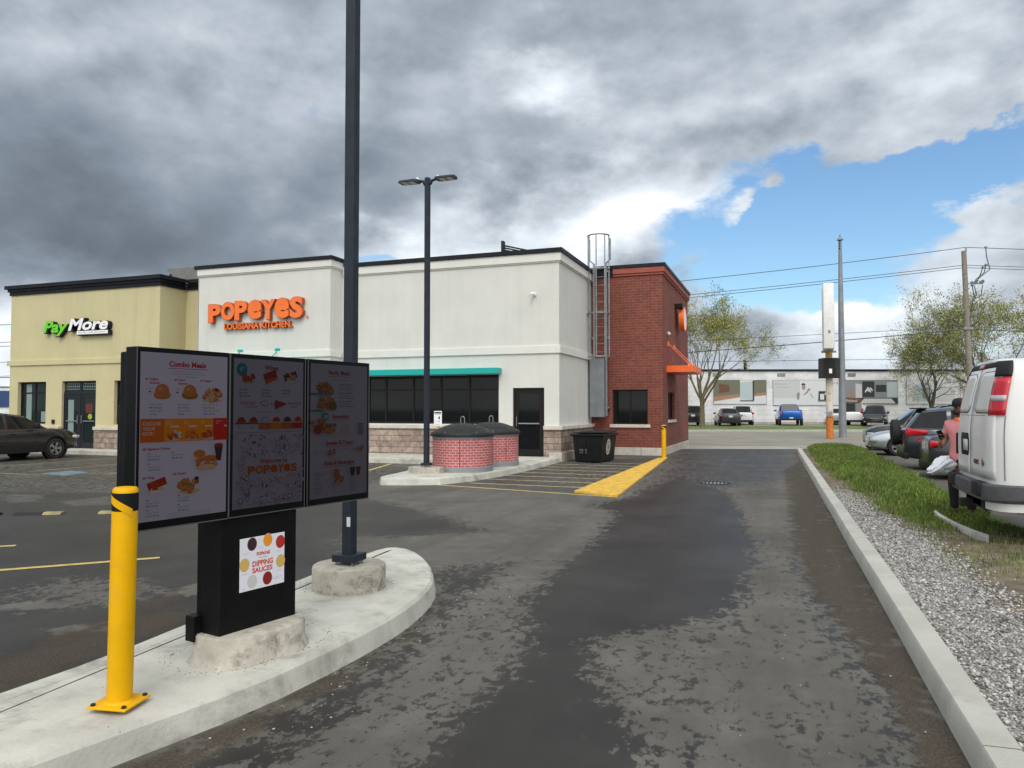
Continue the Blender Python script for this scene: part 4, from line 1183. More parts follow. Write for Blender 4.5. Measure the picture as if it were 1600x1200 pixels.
# concrete pad under it
mb = MB()
def ov(rx, ry, j, z, n=44):
    out = []
    for k in range(n):
        a = 2 * math.pi * k / n
        q = 1 + j * (math.sin(5 * a + 1) * .5 + math.sin(9 * a) * .3 + math.sin(17 * a + 2) * .25)
        c_, s_ = math.cos(a), math.sin(a)
        ee = (abs(c_) ** 2.6 + abs(s_) ** 2.6) ** (-1 / 2.6)
        out.append((.29 + rx * c_ * ee * q, .07 + ry * s_ * ee * q, z))
    return out
M['pad'] = mat('rough_pad_concrete', (.42, .395, .335), .95, var=.2, vscale=5, bump=.9, bscale=28, stain=(.13, .11, .085), stain_scale=5.5)
mb.loft([ov(.375, .262, .08, -.02), ov(.355, .248, .07, .010), ov(.345, .24, .05, .04), ov(.340, .235, .025, .135), ov(.330, .225, .015, .147), ov(.2, .1, 0, .149)])
mb.build('concrete_pad', 'pad', menu, smooth=50)
for i_ in range(3):
    x0 = (-.552, .033, .633)[i_] ; x1 = x0 + .588 + (i_ == 0) * -.006
    dy = (-.03, -.025, -.03)[i_]
    pn = MB(); pn.rbox(x0, x1, dy, .070, .835, 1.812, .005)
    case = pn.build('display_panel', 'bezel', menu)
    tr_ = MB(); 
    tr_.box(x0 + .002, x1 - .002, dy - .0012, dy - .0002, .833, .840); tr_.box(x0, x0 + .006, dy - .0012, dy - .0002, .842, 1.81); tr_.box(x1 - .006, x1, dy - .0012, dy - .0002, .842, 1.81)
    tr_.build('edge_trim', 'edge_metal', case)
    sx0 = x0 + (x1 - x0 - SW) / 2; sz1 = 1.785
    pg_mb = MB(); rect(pg_mb, sx0, sx0 + SW, sz1 - SH, sz1, -.0018, 0)
    P_ = Page(pg_mb, sx0, sz1)
    if i_ == 0:
        P_.text('Combo Meals', .52, .046, .033, 'red', 'c', .04); P_.rect(.30, .76, .089, .0925, 'red')
        for q, (l_, vv) in enumerate((('Includes regular side and small drink. Calories listed are', .104), ('for combos with regular sides and drinks. Calories vary with sides', .120), ('Prices do not include tax. Add a sauce', .136))): P_.text(l_, .52, vv, .0065, 'grey', 'c', .004)
        for (u, a, b) in ((.055, '#1 Original', 'Sandwich'), (.365, '#2 Deluxe', 'Sandwich'), (.665, '#3 Nuggets', None)):
            P_.text(a, u, .152, .0125, 'red', 'l', .035)
            if b: P_.text(b, u + .045, .174, .0125, 'red', 'l', .035)
        P_.burger(.235, .235, .085); P_.burger(.545, .235, .085, True); P_.food(.81, .245, .11, ['fry', 'crm', 'bun'], 16, 3); P_.disc(.86, .215, .025, .010, 'drk')
        for u, v in ((.075, .212), (.375, .215)): P_.text('ADD $1', u, v, .007, 'red'); P_.disc(u + .02, v + .022, .012, .006, 'red')
        for k, (u, ls) in enumerate(((.095, ['Combo  $13.49', '890-1,490 Cals', 'Sandwich  $6.99', '710 Cals']), (.40, ['Combo  $13.99', '950-1,550 Cals', 'Sandwich  $7.99', '790 Cals']), (.695, ['8pc Combo  $11.49', '610-1,210 Cals', '12pc Combo  $14.49', '1,020-1,620 Cals']))):
            for j, l_ in enumerate(ls): P_.text(l_, u, .305 + .0195 * j, .0095, 'grey', 'l', .02 if j % 2 else .0)
        P_.rect(0, 1, .395, .535, 'org'); P_.rect(0, .255, .395, .535, 'dor'); P_.rect(.82, 1, .395, .535, 'drd')
        for j, l_ in enumerate(('CHOOSE', 'YOUR', 'KICK!')): P_.text(l_, .025, .414 + j * .029, .021, 'pale', 'l', .006)
        for k, (u, a, b) in enumerate(((.275, 'Honey', 'Mustard'), (.475, 'Spicy', 'BBQ'), (.665, 'Classic', 'Mild'), (.84, 'Signature', 'Hot'))):
            P_.text(a, u, .408, .009, 'pale'); P_.text(b, u, .422, .009, 'pale'); P_.rect(u + (.05 if k < 3 else .1), u + .14, .439, .448, 'pale')
            if k < 3: P_.food(u + .085, .495, .075, [['box', 'pale', 'dor'], ['dor', 'bun'], ['drd', 'box', 'dor']][k], 10, 10 + k)
        P_.text('#4 Signature Chicken', .02, .565, .0145, 'red', 'l', .035)
        for (u, v, ls) in ((.07, .595, ['2pc', 'Combo  $12.49', '820-1,650 Cals']), (.325, .592, ['3pc', 'Combo  $14.49', '980-1,860 Cals']), (.07, .655, ['4pc', 'Combo  $16.99', '1,220-2,120 Cals']), (.06, .868, ['6pc', 'Combo  $12.49', '830-1,370 Cals']), (.06, .926, ['12pc', 'Combo  $19.49', '1,310-2,170 Cals']), (.40, .855, ['3pc', 'Combo  $12.99', '690-1,540 Cals']), (.40, .912, ['5pc', 'Combo  $16.49', '930-1,800 Cals'])):
            for j, l_ in enumerate(ls): P_.text(l_, u, v + .0178 * j, .0092, 'grey', 'l', .0 if j == 1 else .02)
        P_.disc(.645, .625, .075, .032, 'crm'); P_.disc(.645, .615, .07, .024, 'bun'); P_.food(.73, .665, .12, ['bun', 'dor', 'fry'], 12, 5); P_.disc(.73, .70, .11, .018, 'crm')
        P_.mb.add([(P_.X(a), P_.nl(), P_.Z(b)) for a, b in ((.815, .565), (.925, .565), (.900, .665), (.845, .665))], [(3, 2, 1, 0)], K['drk']); P_.disc(.87, .565, .055, .012, 'box')
        P_.text('ADD $1', .54, .655, .007, 'red')
        P_.text('#5 Wings', .015, .733, .0135, 'red', 'l', .035); P_.text('#6 Tenders', .34, .722, .0135, 'red', 'l', .035)
        P_.box3(.17, .795, .23, .10, 'box', 'pale'); P_.food(.17, .785, .07, ['drd', 'box'], 8, 8)
        P_.food(.52, .80, .12, ['fry', 'lime', 'bun'], 14, 9); P_.disc(.60, .765, .028, .011, 'drk')
        for v in (.962, .975, .987): P_.text('Adults and youth ages 13 and older need an average of 2,000 calories a day and individual needs vary', .52, v, .0052, 'grey', 'c')
    elif i_ == 1:
        P_.disc(.11, .075, .075, .045, 'teal'); P_.text("8", .085, .055, .028, 'pale', 'l', .02); P_.text('99', .125, .055, .012, 'pale')
        P_.text('Wings', .52, .036, .032, 'red', 'c', .035); P_.rect(.42, .62, .079, .0815, 'red')
        P_.food(.20, .125, .085, ['box', 'drd'], 10, 1); P_.box3(.50, .12, .21, .10, 'box', 'dor'); P_.box3(.80, .12, .22, .10, 'drk', 'pale'); P_.food(.80, .10, .07, ['box', 'crm'], 7, 2)
        for (u, ls) in ((.07, ['6pc Wings', '$8.99 alone', '480-1,270 Cals']), (.38, ['12pc Wings', '$15.99 alone', '960-1,540 Cals']), (.68, ['24pc Wings', '1,900 Cals'])):
            for j, l_ in enumerate(ls): P_.text(l_, u, .20 + .022 * j, .0105, 'grey', 'l', .015)
        P_.text('CHOOSE', .08, .285, .022, 'red', 'l'); P_.text('YOUR DIP', .15, .315, .016, 'red'); P_.disc(.42, .298, .055, .018, 'grey'); P_.disc(.42, .298, .048, .014, 'bg'); P_.text('&', .50, .288, .022, 'grey')
        P_.mb.add([(P_.X(a), P_.nl(), P_.Z(b)) for a, b in ((.57, .275), (.75, .30), (.57, .34))], [(2, 1, 0)], K['box']); P_.disc(.59, .307, .035, .032, 'box'); P_.text('FLAVOUR', .76, .285, .020, 'red'); P_.text('ON IT', .80, .315, .016, 'red')
        P_.text('Add an extra dip or flavour to any order of wings for more', .5, .352, .007, 'red', 'c')
        for k in range(6):
            u = .10 + k * .163
            if k == 2: P_.disc(u, .425, .058, .034, 'grey', part=(0, .5)); P_.disc(u, .425, .052, .030, 'bg', part=(0, .5))
            else: P_.disc(u, .425, .056, .034, ['box', 'box', 'bg', 'drd', 'drk', 'drd'][k], part=(0, .5))
        P_.rect(0.02, .33, .427, .438, 'box')
        for k, c in enumerate(('dor', 'org', 'dor', 'drd')): P_.rect(.34 + k * .16, .50 + k * .16, .432, .475, c)
        for k, l_ in enumerate(('Ranch', 'Bayou', 'BBQ', 'Garlic', 'Hot')): P_.text(l_, .06 + .17 * k, .452, .009, 'grey' if k < 2 else 'pale')
        P_.rect(.02, .98, .495, .497, 'grey')
        rr = random.Random(4)
        for k in range(330):
            u, v = rr.uniform(.02, .98), rr.uniform(.515, .985)
            if .14 < u < .93 and .655 < v < .80 or P_.X(0) > 9: continue
            c = rr.choices(['dood', 'grey', 'box', 'dor'], [.74, .10, .09, .07])[0]; q = rr.random()
            if q < .35: P_.disc(u, v, rr.uniform(.012, .035), rr.uniform(.004, .008), c, rr.uniform(-1.5, 1.5), 7)
            elif q < .7:
                r_ = rr.uniform(.016, .034); P_.disc(u, v, r_, r_ * .6, c, 0, 12); P_.disc(u, v, r_ * .8, r_ * .47, 'bg', 0, 12)
            else: P_.text(rr.choice(['~', 's', 'o', '*', 'c', '+', 'x']), u, v, .018, c)
        P_.text('Welcome to', .52, .672, .034, 'red', 'c', .02)
        for k, (ch, a, b) in enumerate(zip('POPeYeS', (.16, .265, .375, .475, .575, .67, .775), (.262, .372, .472, .578, .675, .772, .87))):
            put_text(P_.mb, ch, P_.X(a), P_.Z(.778 - (k % 2) * .004), P_.X(b), P_.Z(.718), y=P_.nl(), mi=K['dor'], offset=.05)
    else:
        P_.text('Family Meals', .49, .045, .032, 'red', 'c', .03); P_.rect(.30, .70, .090, .0925, 'red'); P_.text('Served with buttermilk biscuits and sides', .50, .112, .0075, 'grey', 'c')
        P_.food(.24, .185, .13, ['bun', 'fry', 'box'], 16, 21); P_.rect(0, .28, .218, .235, 'teal'); P_.food(.25, .285, .14, ['bun', 'fry', 'dor'], 16, 22); P_.disc(.36, .315, .07, .035, 'lime'); P_.rect(0, .21, .342, .358, 'teal')
        for v in (.145, .21, .275):
            P_.text('8pc Chicken Family Meal', .47, v, .0095, 'grey', 'l', .015); P_.text('$29.99   2,600-4,100 Cals', .47, v + .021, .0085, 'grey'); P_.text('5,500 Cals   Serves 4 to 6 people', .47, v + .038, .0085, 'grey', 'l', .02)
        P_.disc(.23, .395, .06, .033, 'teal'); P_.text('$4', .205, .378, .030, 'pale', 'l', .02)
        P_.text('Favourites', .50, .378, .030, 'red', 'c', .03); P_.rect(.33, .67, .42, .4225, 'red')
        P_.food(.12, .45, .12, ['bun', 'box', 'crm'], 12, 23); P_.food(.30, .47, .11, ['lime', 'org', 'fry'], 12, 24); P_.disc(.10, .49, .07, .035, 'box')
        for v in (.45, .468, .486, .504, .522): P_.text('Wrap or 2pc tenders', .47, v, .009, 'red'); P_.rect(.80, .90, v, v + .010, 'grey')
        P_.text('Sweets & Treats', .47, .575, .031, 'red', 'c', .03); P_.rect(.24, .70, .618, .6205, 'red')
        P_.text('Apple Pie  $2.49', .03, .645, .009, 'grey'); P_.text('270 Cals', .03, .662, .009, 'grey'); P_.food(.33, .655, .07, ['drk', 'fry'], 8, 25); P_.text('Cookie  $1.79', .52, .635, .009, 'grey'); P_.food(.83, .64, .06, ['fry', 'bun'], 7, 26)
        P_.text('Sides & Beverages', .46, .725, .031, 'red', 'c', .03); P_.rect(.18, .74, .768, .7705, 'red')
        P_.mb.add([(P_.X(a), P_.nl(), P_.Z(b)) for a, b in ((.36, .79), (.44, .79), (.47, .85), (.37, .86))], [(3, 2, 1, 0)], K['bun']); P_.food(.45, .865, .08, ['fry', 'bun'], 8, 27)
        for a, b in ((.64, .74), (.75, .84), (.78, .83)):
            P_.mb.add([(P_.X(a), P_.nl(), P_.Z(.785)), (P_.X(b), P_.ly, P_.Z(.785)), (P_.X(b - .02), P_.ly, P_.Z(.85)), (P_.X(a + .02), P_.ly, P_.Z(.85))], [(3, 2, 1, 0)], K['drk' if a < .77 else 'box'])
        for j, l_ in enumerate(('Cajun Fries', 'Reg $3.99  310 Cals', 'Large $5.49', '770 Cals', 'Coleslaw', '140-420 Cals', 'Mashed Potatoes', '110-330 Cals', 'Red Beans & Rice', '180-540 Cals')): P_.text(l_, .04, .80 + j * .0165, .0085, 'grey', 'l', .015 if j % 2 else 0)
        for j, l_ in enumerate(('Biscuit  $1.99', '220 Cals')): P_.text(l_, .33, .90 + j * .024, .0095, 'grey')
        for j, l_ in enumerate(('Small  $2.49', '0-230 Cals', 'Medium  $2.79', '0-330 Cals', 'Large  $3.09', '0-450 Cals')): P_.text(l_, .64, .868 + j * .0175, .0085, 'grey', 'l', .015 if j % 2 else 0)
    pg_mb.build('lit_screen', palette((.086, .028, .022)[i_], str(i_)), case, uvs=False).location = (0, dy + .0, 0)
# dipping sauce notice on the pedestal
cols = [(.74, .74, .80), (.62, .08, .03), (.03, .012, .018), (.80, .28, .01), (.42, .02, .015), (.62, .42, .10), (.55, .56, .52), (.25, .012, .012), (.35, .34, .36), (.55, .40, .24), (.13, .05, .05)]
sm = [mat('notice_ink_%d' % i, c, .35, coat=.3) for i, c in enumerate(cols)]
nt = MB()
nt.rbox(.135, .475, -.004, -.0005, .375, .695, .0012, 0)
def nd(u, v, c, rim=9): x, z = .135 + u * .34, .695 - v * .32; disc(nt, x, z, .036, .041, -.0042, rim, 24); disc(nt, x, z, .031, .036, -.0046, c, 24); disc(nt, x + .006, z + .008, .010, .013, -.005, 6 if c in (6,) else c, 8)
for u, v, c, rr_ in ((.26, .13, 2, 10), (.61, .10, 3, 9), (.90, .18, 4, 4), (.10, .50, 5, 9), (.91, .56, 5, 9), (.27, .84, 6, 6), (.61, .84, 7, 7)): nd(u, v, c, rr_)
def ntx(s_, u0, v0, u1, v1, mi, off=0.0): put_text(nt, s_, .135 + u0 * .34, .695 - v1 * .32, .135 + u1 * .34, .695 - v0 * .32, y=-.0048, mi=mi, offset=off)
ntx('POPeYeS', .36, .30, .66, .37, 1, .05); ntx('Try Our', .40, .395, .60, .435, 8, .01); ntx('DIPPING', .27, .46, .73, .57, 1, .035); ntx('SAUCES', .27, .59, .72, .69, 1, .035)
for s_, u, v in (('Bayou Buffalo', .07, .30), ('Sweet Heat', .40, .22), ('Mardi Gras', .82, .36), ('Honey Mustard', .04, .68), ('Wild Honey', .82, .74), ('Ranch', .06, .96), ('BlackenedRanch', .48, .68), ('Sauces contain 0-130 Cals', .72, .86), ('each. Calories vary', .72, .89)):
    put_text(nt, s_, .135 + u * .34, .695 - v * .32, h=.0055, y=-.0048, mi=8)
nt.build('sauce_notice', sm, menu, uvs=False)

# ------------------------------------------------------------------ bollards
M['tape'] = mat('black_tape', (.008, .008, .008), .5, spec=.2)
def bollard(loc, r, h, plate, lab, ang=0):
    e_ = empty('bollard', loc, ang, lab, 'bollard')
    mb = MB(); prof = [(r, .01 if plate else -.03), (r, h - .028), (r * .97, h - .012), (r * .85, h - .003), (r * .5, h), (.001, h + .001)]
    mb.lathe(prof, 36); mb.build('post', 'yellow', e_, smooth=40)
    # black band with a yellow tape slanting across it
    k_ = r / .0605
    mb = MB(); mb.lathe([(r + .0012, h - .118 * k_), (r + .0012, h - .028)], 36); bb = mb.build('black_stripe', 'tape', e_, smooth=40)
    vs_ = []; n_ = 26
    for k in range(n_ + 1):
        t_ = k / n_; a = R(188 + 150 * t_) ; zc = h - .022 - .085 * k_ * (t_ ** 1.3)
        for q in (0, 1): vs_.append(((r + .0024) * math.cos(a), (r + .0024) * math.sin(a), zc - q * .040 * k_))
    mb = MB(); mb.add(vs_, [(2 * k, 2 * k + 1, 2 * k + 3, 2 * k + 2) for k in range(n_)]); mb.build('yellow_tape', 'yellow', bb, smooth=True)
    if plate:
        mb = MB(); mb.rbox(-.105, .105, -.105, .105, 0, .012, .004); mb.lathe([(r + .012, .012), (r + .002, .022)], 36); mb.build('base_plate', 'yellow', e_)
        for sx_ in (-1, 1):
            for sy_ in (-1, 1):
                mb = MB(); mb.lathe([(.013, .012), (.013, .019), (.010, .022), (.001, .022)], 6, c=(sx_ * .083, sy_ * .083)); mb.build('anchor_bolt', 'rubber', e_, smooth=30)
    return e_
bollard((-3.165, 2.915, .172), .0605, 1.085, True, 'thick yellow bollard with black stripe bolted to the island beside the menu', R(10)).rotation_euler = (R(.6), R(1.2), R(12))
bollard((-3.78, 25.12, .0), .075, 1.12, False, 'slim yellow bollard at the brick corner by the drive lane')

# ------------------------------------------------------------------ parking lot lights
def lot_light(loc, hgt, lab, base='round'):
    e_ = empty('lot_light', loc, 0, lab, 'lamp post', 'twin-head parking lot lights')
    z0 = .175 if base == 'round' else .14
    mb = MB()
    if base == 'round': mb.lathe([(.305, -.02), (.305, .16), (.30, .175), (.29, .182), (.001, .184)], 44)
    else: mb.prism([(.44 * math.cos(R(a)), .36 * math.sin(R(a))) for a in range(22, 382, 45)], -.02, .14)
    mb.build('concrete_base', 'pad', e_, smooth=35)
    w_ = .046 if base == 'round' else .055
    mb = MB(); mb.rbox(-w_, w_, -w_, w_, z0 + .03, hgt, .006); mb.build('pole', 'pole', e_)
    mb = MB(); mb.rbox(-.105, .105, -.105, .105, z0 + .035, z0 + .095, .006); mb.build('base_cover', 'pole', e_)
    for sx_ in (-1, 1):
        for sy_ in (-1, 1):
            mb = MB(); mb.tube([(sx_ * .075, sy_ * .075, z0 - .01), (sx_ * .075, sy_ * .075, z0 + .04)], .009, 6); mb.build('anchor_bolt', 'galv', e_)
    for s_ in (-1, 1):
        mb = MB()
        mb.tube([(s_ * w_, 0, hgt - .14), (s_ * .12, 0, hgt - .075), (s_ * .26, 0, hgt - .045)], [.06, .035, .03], 8)
        a_ = mb.build('arm', 'pole', e_)
        z_ = hgt - .045
        pl = [(s_ * .22, -.11), (s_ * .30, -.17), (s_ * .70, -.15), (s_ * .74, -.10), (s_ * .74, .10), (s_ * .70, .15), (s_ * .30, .17), (s_ * .22, .11)]
        mb = MB(); mb.prism(pl, z_ - .03, z_ + .02, taper=lambda q: [(x_ * .98 + s_ * .01, y_ * .8) for x_, y_ in q]); h_ = mb.build('lamp_head', 'pole', e_, fixn=True)
        for (a0, a1) in ((.33, .48), (.51, .66)):
            mb = MB(); mb.box(min(s_ * a0, s_ * a1), max(s_ * a0, s_ * a1), -.12, .12, z_ - .036, z_ - .0305); mb.build('light_panel', 'led', h_)
        mb = MB(); mb.lathe([(.035, z_ + .02), (.035, z_ + .07), (.02, z_ + .08)], 12, c=(s_ * .27, 0)); mb.build('photocell', 'white_sign', h_)
    if base == 'round':
        mb = MB(); mb.box(.002, .036, -w_ - .002, -w_ - .0005, .50, .58); mb.build('inspection_label', 'plate', e_)
        mb = MB(); mb.rbox(-.036, .036, -w_ - .004, -w_ - .0005, .62, .78, .002); mb.build('hand_hole_cover', 'pole', e_)
    return e_
M['led'] = mat('led_panel', (.26, .24, .19), .35, var=.15, vscale=30)
lot_light((-3.46, 5.50, .165), 7.0, 'near dark square lamp post on a round concrete base behind the menu', 'round')
lot_light((-7.95, 15.95, .145), 7.02, 'farther twin-head lamp post beside the brick-wrapped bins', 'oct')

# ------------------------------------------------------------------ semi-underground waste containers
m = brick_mat('printed_brick_wrap', (.40, .105, .105), (.31, .075, .078), (.52, .29, .28), .145, .062, .009, coords='Object', bump=.1, var=.12)
nt_ = m.node_tree; tn = NT(nt_)
ocn = [n_ for n_ in nt_.nodes if n_.type == 'TEX_COORD'][0].outputs['Object']
sp_ = tn.n('ShaderNodeSeparateXYZ'); nt_.links.new(ocn, sp_.inputs[0])
u_ = tn.m('MULTIPLY', tn.m('ARCTAN2', sp_.outputs[1], sp_.outputs[0]), .735)
cb = tn.n('ShaderNodeCombineXYZ'); nt_.links.new(u_, cb.inputs[0]); nt_.links.new(sp_.outputs[2], cb.inputs[1])
brn = [n_ for n_ in nt_.nodes if n_.type == 'TEX_BRICK'][0]
nt_.links.new(cb.outputs[0], brn.inputs['Vector'])
M['wrap'] = m
M['lid'] = mat('lid_plastic', (.016, .017, .018), .55, var=.15, bump=.15, bscale=200, spec=.3)
M['ring_grey'] = mat('grey_ring', (.22, .235, .25), .6, var=.08)
bin_ = empty('waste_container', (-7.42, 16.85, .145), 0, 'nearer round waste container with brick print sides and black domed lid', 'waste container', 'in-ground waste containers')
mb = MB(); mb.lathe([(.748, -.03), (.748, .12), (.735, .13)], 48); mb.build('base_ring', 'ring_grey', bin_, smooth=40)
mb = MB(); mb.lathe([(.732, .12), (.732, .80)], 48); mb.build('brick_wrap', 'wrap', bin_, smooth=40)
for k, a in enumerate((-72, 18, 108, 198)):
    mb = MB(); mb.box(.730, .7345, -.006, .006, .131, .795, T=Matrix.Rotation(R(a), 4, 'Z')); mb.build('wrap_seam', 'dark', bin_)
mb = MB(); mb.lathe([(.735, .79), (.742, .80), (.742, .84), (.735, .842)], 48); mb.build('top_ring', 'ring_grey', bin_, smooth=40)
mb = MB(); mb.lathe([(.74, .845), (.785, .85), (.79, .90), (.775, .925), (.72, .955), (.60, 1.02), (.45, 1.085), (.28, 1.135), (.12, 1.155), (.001, 1.16)], 48); ld = mb.build('lid', 'lid', bin_, smooth=40)
mb = MB(); pts = [(.05 * math.cos(R(a)), 0, 1.16 + .10 + .06 * math.sin(R(a))) for a in range(0, 181, 20)]
mb.tube([(.05, 0, 1.14)] + pts + [(-.05, 0, 1.14)], .012, 8); mb.build('lifting_loop', 'galv', ld)
for a in (-100, -40, 20, 100, 160):
    mb = MB(); mb.lathe([(.014, 0), (.014, .03)], 8, T=Matrix.Rotation(R(a), 4, 'Z') @ Matrix.Translation((.74, 0, .93))); mb.build('lid_bolt', 'galv', ld)
b2 = copy_tree(bin_); b2.location = (-7.42, 18.75, .145); b2.rotation_euler = (0, 0, R(35))
b2['label'] = 'farther round brick print waste container half hidden behind the nearer one'

# dumpster
dp = empty('dumpster', (-5.62, 23.05, 0), R(-6), 'black wheeled dumpster with flared lid standing by the brick wall', 'dumpster')
M['dump'] = mat('dumpster_paint', (.006, .0065, .008), .45, var=.3, vscale=5, bump=.1, bscale=30, spec=.25)
dp.scale = (.84, .80, 1)
mb = MB(); A_ = [(-.50, -.78), (.50, -.78), (.50, .78), (-.50, .78)]
mb.prism(A_, .03, .82, taper=lambda q: [(x_ * 1.16, y_ * 1.08) for x_, y_ in q]); mb.build('bin_body', 'dump', dp, bevel=.02)
mb = MB(); mb.rbox(-.66, .66, -.90, .92, .822, .885, .012); mb.build('rim', 'dump', dp)
mb = MB(); mb.rbox(-.60, .60, -.86, -.02, .888, .92, .01, T=Matrix.Rotation(R(-2), 4, 'X')); mb.build('lid', 'lid', dp)
mb = MB(); mb.rbox(-.60, .60, .02, .88, .90, .94, .01, T=Matrix.Rotation(R(1.5), 4, 'X')); mb.build('lid', 'lid', dp)
mb = MB(); mb.rbox(-.16, -.08, -.865, -.80, .30, .80, .01, T=None); mb.build('rib', 'dump', dp)
for x in (-.4, .4):
    for y in (-.6, .6):
        mb = MB(); mb.lathe([(.05, -.02), (.05, .02)], 12, T=Matrix.Translation((x, y, .05)) @ Matrix.Rotation(R(90), 4, 'Y')); mb.build('castor', 'rubber', dp)
Mc = [mat('cream_logo', (.50, .47, .36), .6), M['dump']]
TL = Matrix.Translation((.546, -.10, .48)) @ Matrix.Rotation(R(90), 4, 'Z') @ Matrix.Rotation(R(6), 4, 'X')
mb = MB(); disc(mb, 0, 0, .25, .25, -.012, 0, 28, TL); disc(mb, 0, 0, .18, .18, -.0135, 1, 28, TL); disc(mb, 0, 0, .15, .15, -.015, 0, 28, TL)
disc(mb, 0, .02, .04, .09, -.0165, 1, 10, TL, .3); disc(mb, .03, -.05, .03, .06, -.0165, 1, 10, TL, -.4); mb.build('round_decal', Mc, dp, uvs=False)
mb = MB(); put_text(mb, 'MIL-R', -.30, .36, -.02, .42, y=-.840, mi=0); put_text(mb, '519 000', -.30, .29, -.02, .335, y=-.836, mi=0); mb.build('stencil_text', [mat('stencil_grey', (.22, .22, .22), .7)], dp, uvs=False)

# small pickup sign on a wooden post
ps = empty('pickup_sign', (-9.75, 20.35, .148), R(4), 'small white sign with number 4 on a wooden post behind the bins', 'sign')
mb = MB(); mb.box(-.045, .045, -.04, .04, .16, .98); mb.build('post', 'post_wood', ps)
mb = MB(); mb.rbox(-.06, .06, -.055, .055, -.0, .16, .008); mb.build('post_boot', 'rubber', ps)
Ms = [M['white_sign'], M['dark'], M['red_lamp']]
mb = MB(); mb.rbox(-.125, .125, -.055, -.042, 1.0, 1.44, .004, 0); rect(mb, -.11, .11, 1.365, 1.41, -.0555, 1)
put_text(mb, 'PICKUP', -.09, 1.32, .09, 1.35, y=-.0556, mi=1); put_text(mb, '4', .0, 1.185, .075, 1.29, y=-.0556, mi=1, offset=.02); put_text(mb, 'min', -.09, 1.12, -.02, 1.15, y=-.0556, mi=2); put_text(mb, 'R', .02, 1.10, .07, 1.15, y=-.0556, mi=1); put_text(mb, 'ONLY', -.09, 1.03, .09, 1.055, y=-.0556, mi=1)
mb.build('sign_plate', Ms, ps, uvs=False)

# lane drain, rubber hump pieces
dr = empty('storm_drain', (-1.48, 17.25, 0), R(4), 'round iron storm drain grate flush in the drive lane', 'drain')
mb = MB(); mb.lathe([(.34, -.02), (.34, .008), (.28, .009), (.28, .001)], 28, caps=False); mb.build('grate_frame', 'rubber', dr, smooth=40)
mb = MB()
for k in range(7):
    x = -.24 + k * .08; h_ = math.sqrt(max(.27 ** 2 - x * x, 0)); mb.box(x - .018, x + .018, -h_, h_, -.01, .006)
mb.build('grate', 'galv', dr)
M['hump_y'] = mat('hump_yellow', (.26, .23, .11), .85, var=.25)
a0 = Vector((-11.32, 8.40, 0)); dirh = Vector((1.2, .62, 0)).normalized()
for k, (u0, u1, m_, lab) in enumerate(((0, .42, 'rubber', 'black rubber hump segment on the lot left of the menu board'), (.43, .70, 'hump_y', 'pale yellow rubber hump segment next to the black one'), (1.25, 1.52, 'hump_y', 'separate pale yellow hump segment nearest the menu board'), (-.75, -.22, 'rubber', 'broken black rubber hump piece at the left edge of the lot'))):
    p = a0 + dirh * ((u0 + u1) / 2); L_ = (u1 - u0) / 2
    mb = MB(); mb.prism([(-.11, 0), (.11, 0), (.05, .035), (-.05, .035)], -L_, L_, T=Matrix.Rotation(R(90), 4, 'X') )
    o = mb.build('speed_hump_piece', m_, bevel=.006, fixn=True, label=lab, cat='speed hump', group='rubber speed hump pieces')
    o.location = p; o.rotation_euler = (0, 0, math.atan2(dirh.y, dirh.x) - R(90))

# ------------------------------------------------------------------ cars
def paint(name, col, metal=.35, rough=.28):
    m = mat(name, col, rough, metal=metal, coat=.6, spec=.4)
    return m
M['car_glass'] = glass_mat('car_glass', (.01, .012, .014), .03)
M['tyre'] = mat('tyre', (.014, .014, .014), .85, bump=.3, bscale=90)
M['trim'] = mat('black_trim', (.014, .014, .015), .6, spec=.25)
def lerp(x, pts):
    return float(np.interp(x, [p[0] for p in pts], [p[1] for p in pts]))
def wheel(parent, x, y, r, side, wd=.21, rim='alloy'):
    T = Matrix.Translation((x, y, r)) @ Matrix.Rotation(R(90) * -side, 4, 'X')      # local +z points outwards
    mb = MB(); mb.lathe([(r * .62, -wd / 2), (r * .93, -wd / 2), (r, -wd * .38), (r, wd * .38), (r * .93, wd / 2), (r * .64, wd / 2), (r * .62, wd * .40)], 28, T=T, caps=False)
    ty = mb.build('tyre', 'tyre', parent, smooth=40)
    mb = MB(); mb.lathe([(r * .635, wd * .42), (r * .60, wd * .46), (r * .57, wd * .44), (r * .56, wd * .15)], 28, T=T, caps=False)
    for k in range(5):
        for dlt in (-9, 9):
            Tk = T @ Matrix.Rotation(R(72 * k + dlt), 4, 'Z')
            mb.box(r * .08, r * .60, -.018, .018, wd * .36, wd * .44, T=Tk)
    mb.lathe([(r * .14, wd * .3), (r * .13, wd * .47), (.001, wd * .47)], 12, T=T)
    mb.build('rim', rim, ty, smooth=30)
    mb = MB(); mb.lathe([(r * .6, wd * .17), (r * .6, wd * .19)], 20, T=T); mb.build('wheel_well_disc', 'dark', ty)
def boolean_cut(o, cutters):
    for c in cutters:
        md = o.modifiers.new('b', 'BOOLEAN'); md.operation = 'DIFFERENCE'; md.solver = 'EXACT'; md.object = c
    dg = bpy.context.evaluated_depsgraph_get(); dg.update()
    me = bpy.data.meshes.new_from_object(o.evaluated_get(dg))
    o.modifiers.clear(); old = o.data; o.data = me
    for c in cutters: bpy.data.objects.remove(c)
